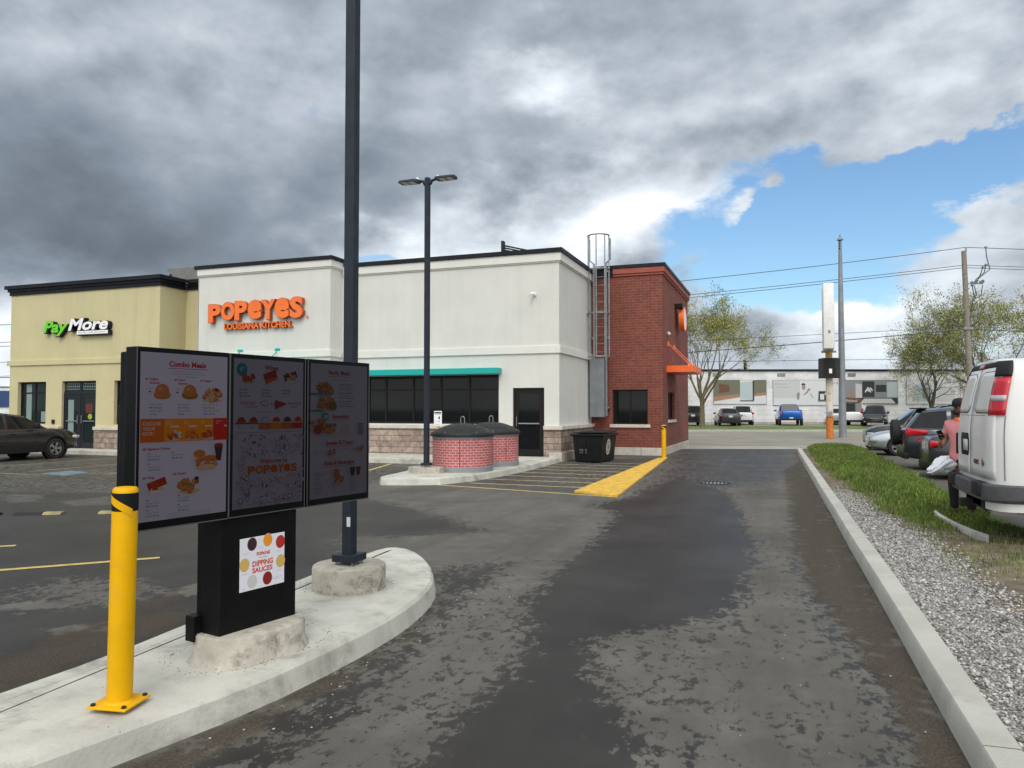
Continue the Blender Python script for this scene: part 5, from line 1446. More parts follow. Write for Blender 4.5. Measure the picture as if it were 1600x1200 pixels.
def car(name, cat, loc, rz, S, paint_m, label, group=None, detail=True):
    """S: L, W, r wheel radius, ax (front,rear axle x), zs [(x,z)] shoulder line, zl sill height, gh greenhouse stations"""
    e_ = empty(name, loc, rz, label, cat, group)
    L, w_, r = S['L'], S['W'] / 2, S['r']
    xs = np.linspace(-L / 2, L / 2, 30)
    rings = []
    for x in xs:
        t_ = abs(x) / (L / 2)
        ww = w_ * (1 - .10 * t_ ** 6 - .05 * max(0, t_ - .8) / .2)
        zs = lerp(x, S['zs']); zl = S['zl'] + .06 * t_ ** 8
        h = zs - zl; cr = S.get('crown', .035)
        sec = [(0, zl), (.78 * ww, zl), (.93 * ww, zl + .05), (.975 * ww, zl + .18 * h), (ww, zl + .50 * h), (.995 * ww, zl + .66 * h), (.97 * ww, zs - .14 * h), (.925 * ww, zs - .02), (.86 * ww, zs + .005), (.5 * ww, zs + cr * .8), (0, zs + cr)]
        full = [(x, -y, z) for y, z in sec] + [(x, y, z) for y, z in sec[-2:0:-1]]
        rings.append(full)
    # rounded nose and tail
    def endring(rg, dx, k, zc): return [(p[0] + dx, p[1] * k, zc + (p[2] - zc) * (k - .03)) for p in rg]
    zc0, zc1 = S['zl'] + .28, S['zl'] + .28
    rings = [endring(rings[0], -.10, .80, zc0), endring(rings[0], -.07, .93, zc0)] + rings + [endring(rings[-1], .07, .93, zc1), endring(rings[-1], .10, .80, zc1)]
    mb = MB(); mb.loft(rings)
    body = mb.build('body', paint_m, e_, smooth=38, fixn=True, uvs=False)
    if detail:
        cut = []
        for ax in S['ax']:
            for sd in (-1, 1):
                cm = MB(); cm.lathe([(r * 1.13, -.2), (r * 1.13, .2)], 24, T=Matrix.Translation((ax, sd * w_, r * 1.02)) @ Matrix.Rotation(R(90), 4, 'X'))
                c_ = cm.build('cut', paint_m, None, uvs=False, fixn=True); c_.matrix_world = Matrix.Translation(e_.location) @ Euler((0, 0, rz)).to_matrix().to_4x4(); cut.append(c_)
        bpy.context.view_layer.update()
        boolean_cut(body, cut)
        for p in body.data.polygons: p.use_smooth = True
        body.data.set_sharp_from_angle(angle=R(38))
        for ax in S['ax']:
            for sd in (-1, 1):
                mb = MB(); mb.lathe([(r * 1.14, -.19), (r * 1.10, -.19), (r * 1.10, .012), (r * 1.21, .016), (r * 1.21, -.02)], 26, T=Matrix.Translation((ax, sd * w_ * .985, r * 1.02)) @ Matrix.Rotation(R(90) * -sd, 4, 'X'), caps=False) if S.get('clad') else mb.lathe([(r * 1.135, -.19), (r * 1.11, -.19), (r * 1.11, -.005), (r * 1.135, -.005)], 26, T=Matrix.Translation((ax, sd * w_ * .985, r * 1.02)) @ Matrix.Rotation(R(90) * -sd, 4, 'X'), caps=False)
                mb.build('wheel_arch', 'trim', e_, smooth=40)
                mb = MB(); mb.lathe([(r * 1.13, -.005), (r * 1.13, .0)], 20, T=Matrix.Translation((ax, sd * (w_ - .21), r * 1.02)) @ Matrix.Rotation(R(90), 4, 'X')); mb.build('wheel_well', 'dark', e_)
    for ax in S['ax']:
        for sd in (-1, 1): wheel(e_, ax, sd * (w_ - .115), r, sd)
    # greenhouse
    gh = S['gh']; grs, tags_ = [], []
    for (x, zb, zt, wb, wt, tg) in gh:
        hb = zt - zb
        sec = [(wb, zb - .03), (wb - .012, zb + .02), (wt + (wb - wt) * .42, zb + hb * .55), (wt + .015, zt - min(.07, hb * .3)), (wt - .03, zt - .018 * min(1, hb * 5)), (wt * .6, zt + .014 * min(1, hb * 3)), (0, zt + .022 * min(1, hb * 3))]
        grs.append([(x, -y, z) for y, z in sec] + [(x, y, z) for y, z in sec[-2::-1]]); tags_.append(tg)
    n_ = len(grs[0])
    parts = {'roof': MB(), 'side_glass': MB(), 'side_glass ': MB(), 'windscreen': MB(), 'rear_window': MB()}
    for i in range(len(grs) - 1):
        tg = tags_[i]
        for k in range(n_ - 1):
            kk = min(k, n_ - 2 - k)
            q = [grs[i][k], grs[i][k + 1], grs[i + 1][k + 1], grs[i + 1][k]]
            if tg in ('ws', 'rw'):
                dst = ('windscreen' if tg == 'ws' else 'rear_window') if kk >= 4 else ('roof' if kk == 3 else 'side_glass')
                if kk == 0: dst = 'roof'
            elif tg == 'pil': dst = 'roof'
            else: dst = 'side_glass' if kk in (1, 2) else 'roof'
            if dst == 'side_glass' and k > n_ / 2: dst = 'side_glass '
            parts[dst].add(q, [(0, 1, 2, 3)])
    for nm, mb in parts.items():
        if mb.v:
            o = mb.build(nm.strip(), paint_m if nm == 'roof' else 'car_glass', e_, smooth=30, fixn=False, uvs=False)
            bm = bmesh.new(); bm.from_mesh(o.data); bmesh.ops.remove_doubles(bm, verts=bm.verts, dist=.0005); bmesh.ops.recalc_face_normals(bm, faces=bm.faces); bm.to_mesh(o.data); bm.free()
            for p in o.data.polygons: p.use_smooth = True
            o.data.set_sharp_from_angle(angle=R(35))
    # pillars along the windscreen
    for sd in (-1, 1):
        a, b = grs[0], grs[1]; k = 3 if sd < 0 else n_ - 4
        mb = MB(); mb.tube([Vector(a[k if sd > 0 else k]), Vector(b[k])], .028, 6); mb.build('pillar', paint_m, e_)
    # sills, mirrors, bumper, lamps, plates
    for sd in (-1, 1):
        mb = MB(); mb.rbox(S['ax'][1] + r * 1.2, S['ax'][0] - r * 1.2, min(sd * w_ * .93, sd * w_ * .985), max(sd * w_ * .93, sd * w_ * .985), S['zl'] - .02, S['zl'] + (.16 if S.get('clad') else .06), .01); mb.build('sill', 'trim', e_)
        mx = gh[1][0] + .18 if not S.get('mir') else S['mir']
        zb = lerp(mx, S['zs'])
        mb = MB(); mb.rbox(mx - .07, mx + .07, min(sd * (w_ - .05), sd * (w_ + .17)), max(sd * (w_ - .05), sd * (w_ + .17)), zb + .02, zb + .17, .03); mb.build('mirror', S.get('mirm', paint_m), e_, smooth=40)
    F_, B_ = L / 2, -L / 2
    zf, zr = lerp(F_, S['zs']), lerp(B_, S['zs'])
    # door seams and handles
    for sd in (-1, 1):
        for dx in S.get('seams', ()):
            mb = MB(); ym = sd * (w_ + .0015)
            mb.box(dx - .005, dx + .005, min(ym, ym * .99), max(ym, ym * .99), S['zl'] + .30, lerp(dx, S['zs']) - .16); mb.build('door_seam', 'dark', e_)
            mb = MB(); mb.rbox(dx + .08, dx + .24, min(sd * (w_ - .01), sd * (w_ + .02)), max(sd * (w_ - .01), sd * (w_ + .02)), lerp(dx, S['zs']) - .17, lerp(dx, S['zs']) - .14, .008); mb.build('door_handle', paint_m, e_)
    # front
    mb = MB(); mb.rbox(F_ - .02, F_ + .092, -w_ * .55, w_ * .55, zf - .30, zf - .12, .03); mb.build('grille', 'trim', e_, smooth=40)
    mb = MB(); mb.rbox(F_ - .02, F_ + .095, -w_ * .62, w_ * .62, S['zl'] + .03, S['zl'] + .22, .03); mb.build('lower_grille', 'trim', e_, smooth=40)
    mb = MB(); mb.rbox(F_ + .07, F_ + .102, -w_ * .34, w_ * .34, zf - .175, zf - .155, .006); mb.build('chrome_bar', 'chrome', e_)
    for sd in (-1, 1):
        Th = Matrix.Translation((F_ - .06, sd * w_ * .80, zf - .12)) @ Matrix.Rotation(sd * R(-28), 4, 'Z')
        mb = MB(); mb.rbox(-.16, .09, -.16, .16, -.055, .045, .035, T=Th); mb.build('headlight', 'white_lamp', e_, smooth=40)
        mb = MB(); mb.lathe([(.055, 0), (.06, .02), (.001, .021)], 12, T=Matrix.Translation((F_ + .055, sd * w_ * .72, S['zl'] + .14)) @ Matrix.Rotation(R(90), 4, 'Y')); mb.build('fog_light', 'white_lamp', e_)
    # rear
    tl = S.get('tail', (.05, .20, .12, .20))     # z below shoulder top/bottom, half width, wrap length
    for sd in (-1, 1):
        Th = Matrix.Translation((B_ + .05, sd * w_ * .80, zr - (tl[0] + tl[1]) / 2)) @ Matrix.Rotation(sd * R(24), 4, 'Z')
        mb = MB(); mb.rbox(-.10, tl[3], -tl[2], tl[2], -(tl[1] - tl[0]) / 2, (tl[1] - tl[0]) / 2, .03)
        mb.v = [tuple(Th @ Vector((p[0], p[1], (p[2] + (.03 * max(0, p[0]) / tl[3])) * (1 - .62 * max(0, p[0]) / tl[3])))) for p in mb.v]; t0 = mb.build('tail_light', 'red_lamp', e_, smooth=40)
        mb = MB(); mb.rbox(-.104, .0, -tl[2] * .7, tl[2] * .5, -.02, .02, .008, T=Th); mb.build('reverse_lamp', 'white_lamp', t0)
    pz = S.get('plz', zr - .20)
    mb = MB(); mb.rbox(B_ - .112, B_ - .07, -.155, .155, pz - .08, pz + .08, .004); mb.build('licence_plate', 'plate', e_)
    mb = MB(); mb.rbox(B_ - .115, B_ + .02, -w_ * .80, w_ * .80, S['zl'] + .02, S['zl'] + .20, .03); mb.build('bumper_valance', 'trim', e_, smooth=40)
    return e_
SEDAN = dict(L=4.4, W=1.80, r=.325, ax=(1.38, -1.32), zl=.20, zs=[(-2.2, .98), (-2.0, 1.02), (-1.4, 1.0), (.6, .94), (1.2, .90), (1.9, .78), (2.2, .68)],
    gh=[(1.15, .92, .93, .80, .62, 'ws'), (.35, .97, 1.38, .80, .58, 'side'), (-.22, .99, 1.44, .80, .60, 'pil'), (-.30, .99, 1.44, .80, .60, 'side'), (-1.10, 1.0, 1.38, .79, .58, 'rw'), (-1.75, 1.01, 1.03, .76, .60, 'rw')], seams=(-.28, .62), tail=(.06, .22, .20, .16))
SUV = dict(L=4.35, W=1.82, r=.36, ax=(1.32, -1.28), zl=.26, zs=[(-2.17, 1.06), (-1.9, 1.10), (.7, 1.02), (1.3, 1.0), (1.9, .93), (2.17, .80)],
    gh=[(1.28, 1.02, 1.03, .82, .66, 'ws'), (.55, 1.05, 1.60, .82, .63, 'side'), (-.18, 1.06, 1.68, .82, .65, 'pil'), (-.28, 1.06, 1.68, .82, .65, 'side'), (-1.15, 1.08, 1.67, .82, .64, 'pil'), (-1.25, 1.08, 1.66, .81, .64, 'side'), (-1.82, 1.09, 1.60, .80, .62, 'rw'), (-2.16, 1.08, 1.10, .78, .66, 'rw')], seams=(-.30, .66), clad=True, tail=(-.06, .18, .07, .42))
XOVER = dict(L=4.45, W=1.84, r=.345, ax=(1.36, -1.30), zl=.26, zs=[(-2.2, 1.0), (-1.9, 1.04), (.7, 1.0), (1.3, 1.0), (1.85, .95), (2.2, .84)],
    gh=[(1.25, .94, .95, .82, .66, 'ws'), (.42, .98, 1.44, .82, .62, 'side'), (-.22, .98, 1.52, .82, .63, 'pil'), (-.32, .98, 1.52, .82, .63, 'side'), (-1.2, 1.0, 1.48, .82, .62, 'pil'), (-1.3, 1.0, 1.47, .81, .62, 'side'), (-1.75, 1.0, 1.40, .8, .6, 'rw'), (-2.15, .99, 1.02, .78, .66, 'rw')], seams=(-.30, .66), clad=True, mirm='trim')
car('parked_car', 'car', (-23.75, 16.95, 0), R(90), XOVER, paint('paint_brown_grey', (.038, .034, .032)), 'dark grey crossover parked nose in at the yellow shop front')
# right-hand lot, rears or noses towards the lane
car('parked_car', 'car', (5.10, 30.2, .0), R(180), SEDAN, paint('paint_silver', (.42, .45, .48), .6), 'silver sedan with its nose pointing at the drive lane')
car('parked_car', 'car', (5.3, 33.6, .0), R(180), SUV, paint('paint_black_b', (.012, .013, .015)), 'black car nose just showing behind the silver sedan')
suv = car('parked_suv', 'SUV', (5.30, 23.4, .02), 0, SUV, paint('paint_charcoal', (.030, .034, .044)), 'charcoal SUV with a spare tyre hung on its tailgate')
mb = MB(); mb.lathe([(.30, -.10), (.335, -.10), (.36, -.06), (.36, .06), (.335, .10), (.24, .105), (.2, .12), (.001, .12)], 30, T=Matrix.Translation((-2.38, .12, .98)) @ Matrix.Rotation(R(-90), 4, 'Y')); mb.build('spare_wheel', 'tyre', suv, smooth=35)
for k in range(3): mb = MB(); mb.box(-2.44 + .05 * k, -2.42 + .05 * k, -.24, .48, .6, .601)
mb = MB(); mb.rbox(-1.95, -1.70, -.62, .62, 1.625, 1.665, .012); mb.build('roof_spoiler', 'trim', suv)
for sd in (-1, 1): mb = MB(); mb.tube([(.5, sd * .58, 1.66), (.3, sd * .58, 1.72), (-1.2, sd * .58, 1.71), (-1.4, sd * .58, 1.66)], .016, 6); mb.build('roof_rail', 'trim', suv)
car('parked_car', 'car', (5.45, 20.45, .0), 0, SEDAN, paint('paint_dark_grey', (.036, .040, .043)), 'dark grey sedan with its trunk facing the grass between SUV and van')
# far side of the street, parked at the white warehouse (street frame)
def far(u, dist): return ST((u - 800) / F_PX * dist, dist, .265)
PU = dict(L=5.3, W=1.95, r=.38, ax=(1.75, -1.75), zl=.42, zs=[(-2.65, 1.22), (-.9, 1.22), (.6, 1.16), (1.4, 1.12), (2.3, 1.05), (2.65, .90)],
    gh=[(1.35, 1.12, 1.13, .84, .7, 'ws'), (.65, 1.16, 1.72, .84, .66, 'side'), (.05, 1.18, 1.80, .84, .67, 'side'), (-.72, 1.2, 1.78, .84, .66, 'rw'), (-.92, 1.22, 1.25, .84, .70, 'rw')], seams=(), tail=(.04, .36, .07, .10), plz=.62)
yaw90 = YAW + R(90)
pt = car('pickup_truck', 'pickup truck', far(1232, 64.6), R(94), PU, paint('paint_blue', (.0, .10, .42), .4), 'bright blue pickup truck parked facing the white warehouse', detail=False)
car('parked_car', 'car', far(1136, 62.9), R(101), SEDAN, paint('paint_slate', (.045, .045, .055)), 'dark slate sedan parked by the tree across the street', detail=False)
car('parked_car', 'car', far(1158, 65.8), R(97), SUV, paint('paint_white', (.72, .73, .74), .0), 'white hatchback beside the dark slate sedan across the street', detail=False)
car('parked_car', 'car', far(1078, 63.2), R(103), SUV, paint('paint_black', (.015, .016, .02)), 'black car across the street just right of the brick wall', detail=False)
VANW = dict(L=4.4, W=1.85, r=.33, ax=(1.4, -1.4), zl=.28, zs=[(-2.2, 1.12), (0, 1.1), (1.2, 1.02), (2.2, .85)], gh=[(1.7, 1.0, 1.01, .82, .7, 'ws'), (.9, 1.08, 1.72, .82, .70, 'side'), (.1, 1.1, 1.84, .84, .74, 'pil'), (-1.9, 1.1, 1.84, .84, .74, 'rw'), (-2.22, 1.1, 1.13, .82, .74, 'rw')], seams=(), plz=.62, tail=(-.3, .2, .07, .05))
car('parked_van', 'van', far(1331, 64.4), R(87), VANW, paint('paint_white2', (.74, .75, .76), .0), 'small white van across the street behind the grey steel pole', detail=False)
car('parked_car', 'car', far(1309, 66.2), R(90), SEDAN, paint('paint_palegrey', (.45, .47, .5), .4), 'pale grey car mostly hidden between rusty post and steel pole', detail=False)
car('parked_car', 'car', far(1367, 61.6), R(262), SUV, paint('paint_darkblue', (.022, .026, .032)), 'dark car across the street facing the viewer right of the white van', detail=False)

# ------------------------------------------------------------------ white cargo van
van = empty('cargo_van', (2.17, 10.70, .05), R(0), 'white cargo van with grey bumper and red tail light, rear towards the lane', 'van')
M['van_white'] = mat('van_white', (.70, .705, .69), .42, coat=.25)
M['seam_grey'] = mat('seam_grey', (.10, .10, .10), .7)
CONT = [(0, 0), (0, .45), (.010, .74), (.035, .84), (.09, .93), (.17, .98), (.30, 1.0), (.75, 1.0)]   # plan contour: x back from the tail, y / half width
def vw(z): return float(np.interp(z, [.45, .8, 1.2, 1.55, 1.9, 2.06, 2.15, 2.195], [.97, 1.0, 1.0, .97, .91, .85, .73, .52]))
def vx(z): return .0 if z < 1.2 else .17 * ((z - 1.2) / .95) ** 1.8
def vp(s_, z, off=0.0):
    sg = 1 if s_ >= 0 else -1; a = min(abs(s_), 6.999); i = int(a); t_ = a - i
    x = CONT[i][0] * (1 - t_) + CONT[i + 1][0] * t_; y = CONT[i][1] * (1 - t_) + CONT[i + 1][1] * t_
    tx = CONT[i + 1][0] - CONT[i][0]; ty = CONT[i + 1][1] - CONT[i][1]; l_ = math.hypot(tx, ty)
    w_ = vw(z)
    return (x + vx(z) - off * ty / l_, sg * (y * w_ + off * tx / l_), z)
LEN = 5.65
def vring(z):
    w_ = vw(z); x0 = vx(z)
    xf = float(np.interp(z, [.45, .9, 1.05, 1.2, 1.9, 2.19], [LEN, LEN, LEN - .35, LEN - 1.0, LEN - 1.65, LEN - 2.1]))
    rear = [(c[0] + x0, c[1] * w_, z) for c in CONT]
    side = [(2.2, w_, z), (xf - .5, w_ * .99, z), (xf - .12, w_ * .9, z), (xf, w_ * .6, z)]
    half = rear[1:] + side
    return [(x0, 0, z)] + half + [(xf, 0, z)] + [(p[0], -p[1], p[2]) for p in half[::-1]]
zs_ = [.45, .50, .65, .8, 1.0, 1.2, 1.35, 1.5, 1.65, 1.8, 1.95, 2.06, 2.12, 2.165, 2.19]
mb = MB(); mb.loft([vring(z) for z in zs_])
vb = mb.build('body', 'van_white', van, smooth=40, fixn=True, uvs=False)
def vpatch(s0, s1, z0, z1, off, m_, name, parent=None, ns=6, nz=6, thick=0, round_=0):
    mb = MB(); g = []
    for j in range(nz + 1):
        z = z0 + (z1 - z0) * j / nz
        cut = 0
        if round_:
            dz = min(z - z0, z1 - z); cut = (round_ - math.sqrt(max(0, round_ ** 2 - (round_ - min(dz, round_)) ** 2)))
        row = []
        for i in range(ns + 1):
            a = s0 + cut * 3 + (s1 - s0 - cut * 6) * i / ns
            row.append(vp(a, z, off))
        g.append(row)
    vs_ = [p for r_ in g for p in r_]; n_ = ns + 1
    mb.add(vs_, [(j * n_ + i, j * n_ + i + 1, (j + 1) * n_ + i + 1, (j + 1) * n_ + i) for j in range(nz) for i in range(ns)])
    o = mb.build(name, m_, parent or van, smooth=60, uvs=False)
    md = o.modifiers.new('t', 'SOLIDIFY'); md.thickness = thick or .004; md.offset = 0
    return o
def S_(y):   # y/halfwidth -> contour parameter
    sg = 1 if y >= 0 else -1; a = abs(y)
    ys_ = [c[1] for c in CONT[:7]]
    return sg * float(np.interp(a, ys_, range(7)))
# doors: two leaves, each with a blank window panel
for nm, y0, y1 in (('rear_door', .012, .86), ('rear_door', -.88, -.012)):
    d_ = vpatch(S_(y0), S_(y1), .80, 2.08, .006, 'van_white', nm, ns=10, nz=12, thick=.014)
    yy0, yy1 = (y0 + .10, y1 - .07) if y0 > 0 else (y0 + .07, y1 - .10)
    vpatch(S_(yy0), S_(yy1), 1.56, 2.03, .016, 'van_white', 'blank_window_panel', d_, ns=8, nz=10, round_=.10)
    vpatch(S_(yy0 - .012), S_(yy1 + .012), 1.548, 2.042, .0135, 'seam_grey', 'panel_gasket', d_, ns=8, nz=10, round_=.10) if 'seam_grey' in M else None
M['seam_grey'] = mat('seam_grey', (.10, .10, .10), .7)
for (s0, s1, z0, z1) in ((S_(-.008), S_(.008), .80, 2.08), (S_(.865), S_(.88), .80, 2.06), (-4.55, -4.47, .80, 1.52), (S_(-.86), S_(.86), 1.52, 1.526), (-6.5, -6.46, .55, 2.0)):
    vpatch(s0, s1, z0, z1, .0115, 'seam_grey', 'panel_gap', ns=2 if s1 - s0 < 1 else 12, nz=10)
vpatch(S_(-.86), S_(.86), 2.085, 2.15, .012, 'trim', 'roof_edge_trim', ns=12, nz=3)
vpatch(S_(-.16), S_(.16), 2.095, 2.14, .02, 'red_lamp', 'high_brake_light', ns=4, nz=2)
for sd in (-1, 1):
    a0, a1 = (2.2, 4.5) if sd > 0 else (-4.5, -2.2)
    tl_ = vpatch(a0, a1, 1.53, 1.96, .014, 'red_lamp', 'tail_light', ns=6, nz=6, thick=.02)
    vpatch(a0 + .1, a1 - .1, 1.69, 1.755, .026, 'white_lamp', 'reverse_lamp', tl_, ns=6, nz=2)
    vpatch(a0, a1, 1.97, 2.15, .015, 'trim', 'corner_trim', ns=6, nz=5, thick=.02)
# licence plate pocket, badge, dent
pk = vpatch(S_(.05), S_(.50), 1.02, 1.30, .012, 'dark', 'plate_pocket', ns=4, nz=4, round_=.03)
vpatch(S_(.10), S_(.34), 1.08, 1.22, .020, 'plate', 'licence_plate', pk, ns=2, nz=2)
vpatch(S_(.84), S_(.90), 1.0, 1.28, .03, 'trim', 'door_hinge', ns=2, nz=3, thick=.03)
badge = MB(); put_text(badge, 'GMC', .20, .945, .44, 1.0, y=-.013, depth=.008, offset=.04, T=Matrix.Rotation(R(-90), 4, 'Z'))
badge.build('maker_badge', [mat('badge_dark_red', (.12, .03, .03), .4)], van, uvs=False)
mb = MB(); TT = Matrix.Rotation(R(-90), 4, 'Z')
mb.add([(.56, -.0125, 1.03), (.68, -.0125, .97), (.61, -.0125, .93), (.59, -.0125, .96), (.585, -.0125, .92), (.56, -.0125, .95)], [(0, 1, 2, 3, 4, 5)], T=TT)
mb.build('torn_paint', [mat('torn_paint', (.12, .12, .125), .8)], van, uvs=False)
# bumper
M['bumper'] = mat('bumper_grey', (.065, .068, .072), .6, var=.25, vscale=6, bump=.2)
mb = MB(); rg = []
for q in np.linspace(-6.3, 6.3, 43):
    o_ = .095 if abs(q) < 3 else .095 - .045 * (abs(q) - 3) / 3.3
    dn = .02 * max(0, abs(q) - 3)
    rg.append([vp(q, .57 + dn * .3, o_), vp(q, .66, o_ + .01), vp(q, .735, o_), vp(q, .755, o_ - .02), vp(q, .75, -.03), vp(q, .54, -.03), vp(q, .545, o_ - .05)])
mb.loft(rg); mb.build('bumper', 'bumper', van, smooth=35, fixn=True)
for sd in (-1, 1):
    mb = MB(); mb.rbox(-.115, .0, min(sd * .48, sd * .80), max(sd * .48, sd * .80), .60, .765, .02); mb.build('step_pad', 'trim', van, smooth=40)
mb = MB(); mb.rbox(.0, .35, -.62, .35, .42, .545, .02); mb.tube([(.3, -.7, .44), (1.4, -.75, .36), (2.4, -.6, .4)], .03, 8); mb.rbox(-.14, .2, -.05, .05, .40, .50, .01); mb.build('hitch_frame', 'rubber', van)
mb = MB(); mb.rbox(.9, LEN - .3, -.8, .8, .30, .46, .03); mb.build('chassis', 'dark', van)
for x in (1.25, 4.7):
    for sd in (-1, 1): wheel(van, x, sd * .84, .36, sd, .24, 'galv')
for sd in (-1, 1):
    mb = MB(); mb.lathe([(.43, -.02), (.43, .012), (.40, .014)], 24, T=Matrix.Translation((1.25, sd * .965, .40)) @ Matrix.Rotation(R(90) * -sd, 4, 'X'), caps=False); mb.build('wheel_arch', 'trim', van)
    mb = MB(); mb.rbox(2.3, 3.3, min(sd * .90, sd * 1.004), max(sd * .90, sd * 1.004), 1.25, 1.8, .02); 
    mb = MB(); mb.box(1.7, 1.706, min(sd * .99, sd * 1.003), max(sd * .99, sd * 1.003), .6, 1.3); mb.build('panel_gap', 'seam_grey', van)
    mb = MB(); mb.box(.32, 5.2, min(sd * .99, sd * 1.008), max(sd * .99, sd * 1.008), .595, .603); mb.build('body_crease', 'seam_grey', van)

# ------------------------------------------------------------------ the person behind the van
per = empty('person', (2.385, 12.40, .10), R(138), 'person in black cap, long coral shirt and black trousers, half hidden behind the white van', 'person')
per.scale = (.95, .95, .95)
M['skin'] = mat('skin', (.22, .115, .075), .55, var=.06)
M['shirt'] = mat('coral_shirt', (.70, .26, .27), .85, var=.08, vscale=12, bump=.5, bscale=18)
M['hivis'] = mat('orange_collar', (.95, .18, .04), .7)
M['trousers'] = mat('black_trousers', (.014, .014, .017), .9, var=.2, bump=.4, bscale=20)
M['bag'] = mat('white_plastic', (.72, .74, .80), .45, var=.04, vscale=8, bump=.8, bscale=14)
def skinned(name, verts, edges, m_, parent, root=0, sub=2):
    me = bpy.data.meshes.new(name)
    me.from_pydata([v_[:3] for v_ in verts], edges, [])
    o = bpy.data.objects.new(name, me); COL.objects.link(o)
    sk = o.modifiers.new('skin', 'SKIN'); sk.use_smooth_shade = True
    for i, v_ in enumerate(verts):
        r_ = v_[3] if hasattr(v_[3], '__len__') else (v_[3], v_[3])
        me.skin_vertices[0].data[i].radius = r_
    for i in range(len(verts)): me.skin_vertices[0].data[i].use_root = (i == root)
    sb = o.modifiers.new('sub', 'SUBSURF'); sb.levels = sub; sb.render_levels = sub
    dg = bpy.context.evaluated_depsgraph_get(); dg.update()
    m2 = bpy.data.meshes.new_from_object(o.evaluated_get(dg))
    bpy.data.objects.remove(o)
    o = bpy.data.objects.new(name, m2); COL.objects.link(o)
    m2.materials.clear(); m2.materials.append(M[m_])
    for p in m2.polygons: p.use_smooth = True
    if parent is not None: o.parent = parent
    return o
# local frame: +y is where the person faces, +x its right... figure 1.74 m tall
bv = [(0, 0, .93, (.145, .11)), (0, .0, 1.08, (.13, .10)), (0, .0, 1.26, (.165, .115)), (0, -.01, 1.42, (.15, .095)), (0, .0, 1.49, (.058, .058)), (0, .02, 1.56, (.055, .06)), (0, .03, 1.63, (.078, .095)), (0, .02, 1.70, (.072, .088)),
      (.18, -.01, 1.41, .062), (.235, .0, 1.15, .045), (.20, .20, 1.05, .034), (.13, .30, 1.14, .027), (-.18, -.01, 1.41, .062), (-.25, -.03, 1.14, .045), (-.24, .10, .92, .034), (-.23, .13, .86, .028),
      (.095, .0, .86, .095), (.11, .03, .50, .062), (.12, -.02, .13, .045), (.122, -.01, .08, .03), (-.095, .0, .86, .095), (-.12, .02, .50, .062), (-.14, -.02, .13, .045), (-.142, -.01, .08, .03)]
be = [(0, 1), (1, 2), (2, 3), (3, 4), (4, 5), (5, 6), (6, 7), (3, 8), (8, 9), (9, 10), (10, 11), (3, 12), (12, 13), (13, 14), (14, 15), (0, 16), (16, 17), (17, 18), (18, 19), (0, 20), (20, 21), (21, 22), (22, 23)]
body = skinned('body', bv, be, 'skin', per)
# hands with five fingers
def hand(c, d, up, grip):
    c = Vector(c); d = Vector(d).normalized(); up = Vector(up).normalized(); s_ = d.cross(up).normalized()
    vs_ = [(*c, .02), (*(c + d * .05), (.032, .014))]; es = [(0, 1)]
    for k, (o_, ln) in enumerate(((-.027, .058), (-.009, .07), (.009, .066), (.026, .052))):
        b0 = c + d * .07 + s_ * o_; b1 = b0 + d * ln * .5 - up * ln * .12 * grip; b2 = b1 + d * ln * .35 * (1 - grip * .6) - up * ln * .45 * grip; b3 = b2 - up * ln * .3 * grip + d * ln * .15 * (1 - grip)
        n_ = len(vs_); vs_ += [(*b0, .0095), (*b1, .0088), (*b2, .008), (*b3, .007)]; es += [(1, n_), (n_, n_ + 1), (n_ + 1, n_ + 2), (n_ + 2, n_ + 3)]
    t0 = c + d * .02 - s_ * .028; t1 = t0 + d * .028 - s_ * .022 - up * .01; t2 = t1 + d * .025 - up * .02 * grip
    n_ = len(vs_); vs_ += [(*t0, .011), (*t1, .010), (*t2, .0085)]; es += [(0, n_), (n_, n_ + 1), (n_ + 1, n_ + 2)]
    return skinned('hand', vs_, es, 'skin', per, 0, 2)
hand((.125, .31, 1.155), (-.25, .35, .9), (0, -1, .3), .8); hand((-.23, .14, .85), (0, .1, -1), (1, 0, 0), .7)
sv = [(0, 0, .66, (.225, .185)), (0, .0, .88, (.195, .155)), (0, .0, 1.06, (.155, .125)), (0, .0, 1.26, (.185, .135)), (0, -.01, 1.40, (.17, .11)), (0, .0, 1.465, (.075, .075)), (.185, -.01, 1.40, .078), (.225, .0, 1.22, .064), (-.185, -.01, 1.40, .078), (-.235, -.02, 1.22, .064)]
skinned('shirt', sv, [(0, 1), (1, 2), (2, 3), (3, 4), (4, 5), (4, 6), (6, 7), (4, 8), (8, 9)], 'shirt', per)
tv = [(0, 0, .92, (.155, .12)), (.095, .0, .84, .105), (.112, .03, .50, .078), (.122, -.02, .10, .066), (-.095, .0, .84, .105), (-.122, .02, .50, .078), (-.142, -.02, .10, .066)]
skinned('trousers', tv, [(0, 1), (1, 2), (2, 3), (0, 4), (4, 5), (5, 6)], 'trousers', per)
for sx_ in (1, -1):
    x = .125 if sx_ > 0 else -.15
    skinned('shoe', [(x, -.06, .045, (.042, .04)), (x + .005 * sx_, .06, .045, (.048, .036)), (x + .01 * sx_, .17, .035, (.042, .026))], [(0, 1), (1, 2)], 'trousers', per)
mb = MB(); mb.lathe([(.085, 1.455), (.078, 1.50), (.07, 1.505), (.07, 1.46)], 20); mb.build('collar', 'hivis', per, smooth=60)
mb = MB(); mb.lathe([(.098, 1.675), (.104, 1.70), (.10, 1.745), (.075, 1.785), (.03, 1.80), (.001, 1.80)], 20, T=Matrix.Translation((0, .015, 0))); cp = mb.build('cap', 'trousers', per, smooth=60)
